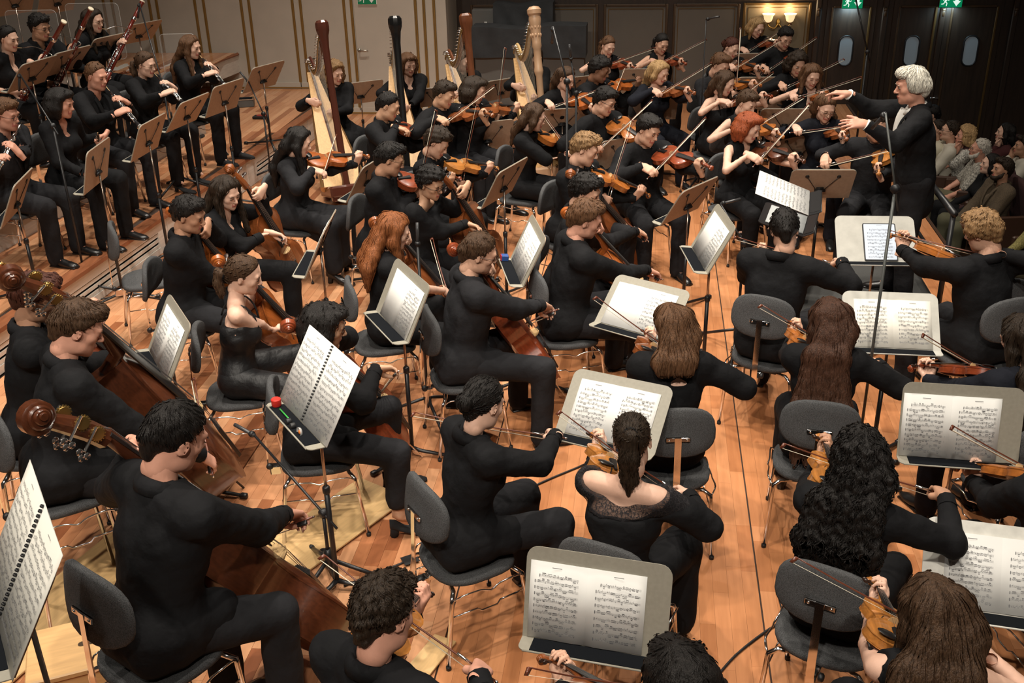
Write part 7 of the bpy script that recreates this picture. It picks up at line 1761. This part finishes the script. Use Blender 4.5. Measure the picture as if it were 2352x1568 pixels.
b5 = PZ(207, 690, 0); t5 = up(0, 290, b5); mic_stand('microphone_stand', b5, [t5, PY(45, 170, t5[1] + .5)], 'boom microphone stand by the flutist', V(-.3, .1, -.9), rot=25)
b6 = PZ(625, 420, 0); t6 = up(0, 262, b6); mic_stand('microphone_stand', b6, [t6, PY(572, 190, t6[1] + .1)], 'microphone stand at the riser edge near the mahogany harp', V(-.5, .1, .6), rot=50)
b7 = PZ(762, 1340, 0); t7 = up(0, 1180, b7); mic_stand('microphone_stand', b7, [t7, PY(585, 1000, t7[1] + .4)], 'low black microphone stand under the spiral-part stand', V(-.6, .3, .1), rot=5)
b8 = PZ(985, 960, 0); t8 = up(0, 570, b8); mic_stand('microphone_stand', b8, [t8], 'straight black stand beside the auburn-haired cellist', V(0, .2, 1), rot=60)
b9 = PZ(1690, 800, 0); t9 = up(0, 560, b9); mic_stand('microphone_stand', b9, [t9, PY(1655, 468, t9[1] + .1)], 'microphone stand behind the man in front of the podium', V(.6, .2, .1), rot=20)
b10 = PZ(1958, 400, 0); t10 = up(0, 120, b10); mic_stand('microphone_stand', b10, [t10, PY(1966, 0, t10[1])], 'tall dark stand rising before the oval door windows', V(0, -.3, 1), rot=20, r=.012)
def cable(pts, label, r=.006, m_=None):
    w_ = [PZ(x, y, .007) if len(q) == 0 else PZ(x, y, q[0]) for (x, y, *q) in pts]; p0 = w_[0]
    g = G(); g.tube(bez([q - p0 for q in w_], len(pts) * 7), r, 6); o = g.obj('cable', m_ or BLKPL); o.location = p0; tag(o, label, 'cable', 'cables on the stage floor'); return o
cable([(1640, 1560), (1700, 1495), (1790, 1430), (1860, 1405)], 'black cable curving over the floor by the front right chair', .0065)
cable([(1830, 1440), (1795, 1395), (1790, 1345), (1815, 1330), (1850, 1345)], 'looped black cable beside the front right chair', .004)
cable([(790, 1345), (930, 1290), (1010, 1252), (1200, 1130), (1345, 1065)], 'taped black cable crossing the centre foreground')
g = G(); g.box((0, 0, 0), (.085, .075, .002)); o = g.obj('tape_patch', BLKPL, smooth=False); o.location = PZ(942, 1284, .0145); o.rotation_euler = (0, 0, R_(35)); tag(o, 'black tape patch holding the foreground cable', 'tape')
cable([(1590, 880), (1625, 868), (1660, 845), (1690, 815)], 'black cable on the bright floor patch', .005)
cable([(215, 690), (290, 678), (380, 690), (440, 720)], 'black cable along the foot of the riser')
cable([(300, 640), (330, 620), (360, 560), (400, 520)], 'thin cable running up the riser foot', .004)
for i in range(1):
    p0 = PZ(1704, 812, .01); g = G(); pts = []
    for q in range(60): a = q * .62; rr = .07 + .012 * math.sin(q * .37); pts.append(V(rr * math.cos(a), rr * math.sin(a), .003 + .0006 * q))
    g.tube(pts, .004, 5); o = g.obj('cable_coil', BLKPL); o.location = p0; tag(o, 'coil of black cable under the chair by the bright floor patch', 'cable')
# clear acoustic screens on the rear riser
PLEXI = mat('clear_acrylic', (.92, .93, .92), .04, alpha=.05, spec=.5); PLEXE = mat('acrylic_edge', (.75, .76, .74), .25, alpha=.45)
def screen(pl, pt, pr, pb, yy, floor, label, az=0.):
    a, b = PY(pl, pt, yy), PY(pr, pt, yy); z = a[2]; w_ = max(.4, min(.75, np.linalg.norm(a - b))); mid = (a + b) / 2; bt = None; hgt = .62
    r = empty('acoustic_screen', (mid[0], mid[1], floor), R_(az)); out = rrect(w_, hgt, .05) + V(0, z - floor - hgt / 2); Rp = np.stack([V(1, 0, 0), V(0, 0, 1), V(0, -1, 0)], 1)
    g = G(); g.prism(out, -.002, .002, Rp); g.obj('pane', PLEXI, r, smooth=False); g = G(); g.tube([V(p[0], 0, p[1]) for p in out], .003, 5, closed=True, hint=(0, 1, 0)); g.obj('pane_edge', PLEXE, r)
    g = G(); g.tube([V(0, .012, 0.02), V(0, .012, z - floor - hgt * .55)], .009, 8); g.obj('pole', BLKMET, r); g = G(); g.lathe([(.04, 0), (.042, .006), (.03, .016), (0, .018)], (0, -.004, z - floor - hgt * .5), frame(V(0, -1, 0)), 14); g.obj('clamp_disc', CHROME, r)
    g = G(); g.lathe([(.14, 0), (.14, .012), (.03, .02)], n=20); g.obj('base_plate', BLKMET, r); tag(r, label, 'acoustic screen', 'clear acoustic screens'); return r
screen(366, 78, 446, 155, 11.7, RZ1, 'clear acrylic screen behind the oboist with ombre hair', 5)
screen(12, 24, 125, 90, 11.0, RZB, 'clear acrylic screen at the upper left corner', 5)
screen(150, 8, 268, 80, 11.6, RZB, 'clear acrylic screen behind the long-haired bassoonist', 5)
# case, clip-on trays, box
cs = empty('instrument_case', PZ(562, 244, RZ1)); g = G(); g.box((0, 0, .05), (.26, .16, .10), ch=.008); g.obj('shell', mat('grey_case', (.10, .10, .095), .5), cs, smooth=False); g = G(); g.box((0, .0, .102), (.27, .17, .006)); g.obj('rim', SILVER, cs, smooth=False); g = G(); g.box((0, 0, .106), (.22, .12, .004)); g.obj('lining', FELTB, cs, smooth=False); cs.rotation_euler = (0, 0, R_(15)); tag(cs, 'open grey instrument case on the riser near its end', 'case')
pc = empty('reed_case', PZ(598, 272, RZ1)); g = G(); g.box((0, 0, .02), (.17, .11, .03), ch=.004); g.obj('case_body', BLKPL, pc, smooth=False); g = G(); g.box((.02, .01, .038), (.12, .08, .006)); g.obj('red_lining', mat('red_lining', (.28, .03, .02), .6), pc, smooth=False); tag(pc, 'small black reed case with red lining at the riser edge', 'case')
bxp = PZ(222, 1470, .42); bx = empty('wooden_box', (bxp[0], bxp[1], 0), R_(28))
for (c_, s_) in (((0, 0, .405), (.56, .34, .03)), ((-.26, 0, .195), (.03, .32, .39)), ((.26, 0, .195), (.03, .32, .39)), ((0, -.15, .195), (.49, .02, .39)), ((0, .15, .195), (.49, .02, .39))): g = G(); g.box(c_, s_, ch=.006); g.obj('panel', STOOLW, bx, smooth=False)
g = G(); g.prism(rrect(.15, .03, .0149), .4205, .4215); g.obj('hand_slot', mat('slot_dark', (.05, .028, .012), .9), bx, smooth=False); tag(bx, 'pale wooden box with a hand slot under the front bassist', 'box')
for i, (px, py, ln, rz, lab) in enumerate(((700, 1250, 1.3, 62, 'pale plywood board under the front double bass'), (130, 1400, 1.5, 75, 'pale plywood board at the lower left'), (960, 1545, .5, 70, 'small pale plywood board at the bottom edge'))):
    p = PZ(px, py, .012); g = G(); g.box((0, 0, .006), (ln, .38 if i < 2 else .12, .012), ch=.002); o = g.obj('plywood_board', mat('plywood', (.62, .40, .18), .55, var=.15, vscale=5, stretch=(1, 8, 8)), smooth=False); o.location = p; o.rotation_euler = (0, 0, R_(rz)); tag(o, lab, 'board')
# spare chairs that stand without a sitter in view
put_chair(np.append(PZ(365, 760, 0)[:2], 0), 30, label='empty grey chair with its back to the riser beside the black-haired cellist')
put_chair(np.append(PZ(2225, 905, 0)[:2], 0), 95, label='grey chair behind the man with tousled blond-brown hair')
put_chair(np.append(PZ(1650, 350, 0)[:2], 0), -60, label='grey chair standing alone before the grey panels')
# ------------------------------------------------------------------ drop the prototypes
for q in [r_.name for r_, _ in FID.values()] + [b_.name for b_ in BOWS.values()] + [CHAIR.name, CHAIRH.name, HSEAT.name]:
    o = bpy.data.objects.get(q)
    if o:
        for c in list(o.children_recursive): bpy.data.objects.remove(c)
        bpy.data.objects.remove(o)
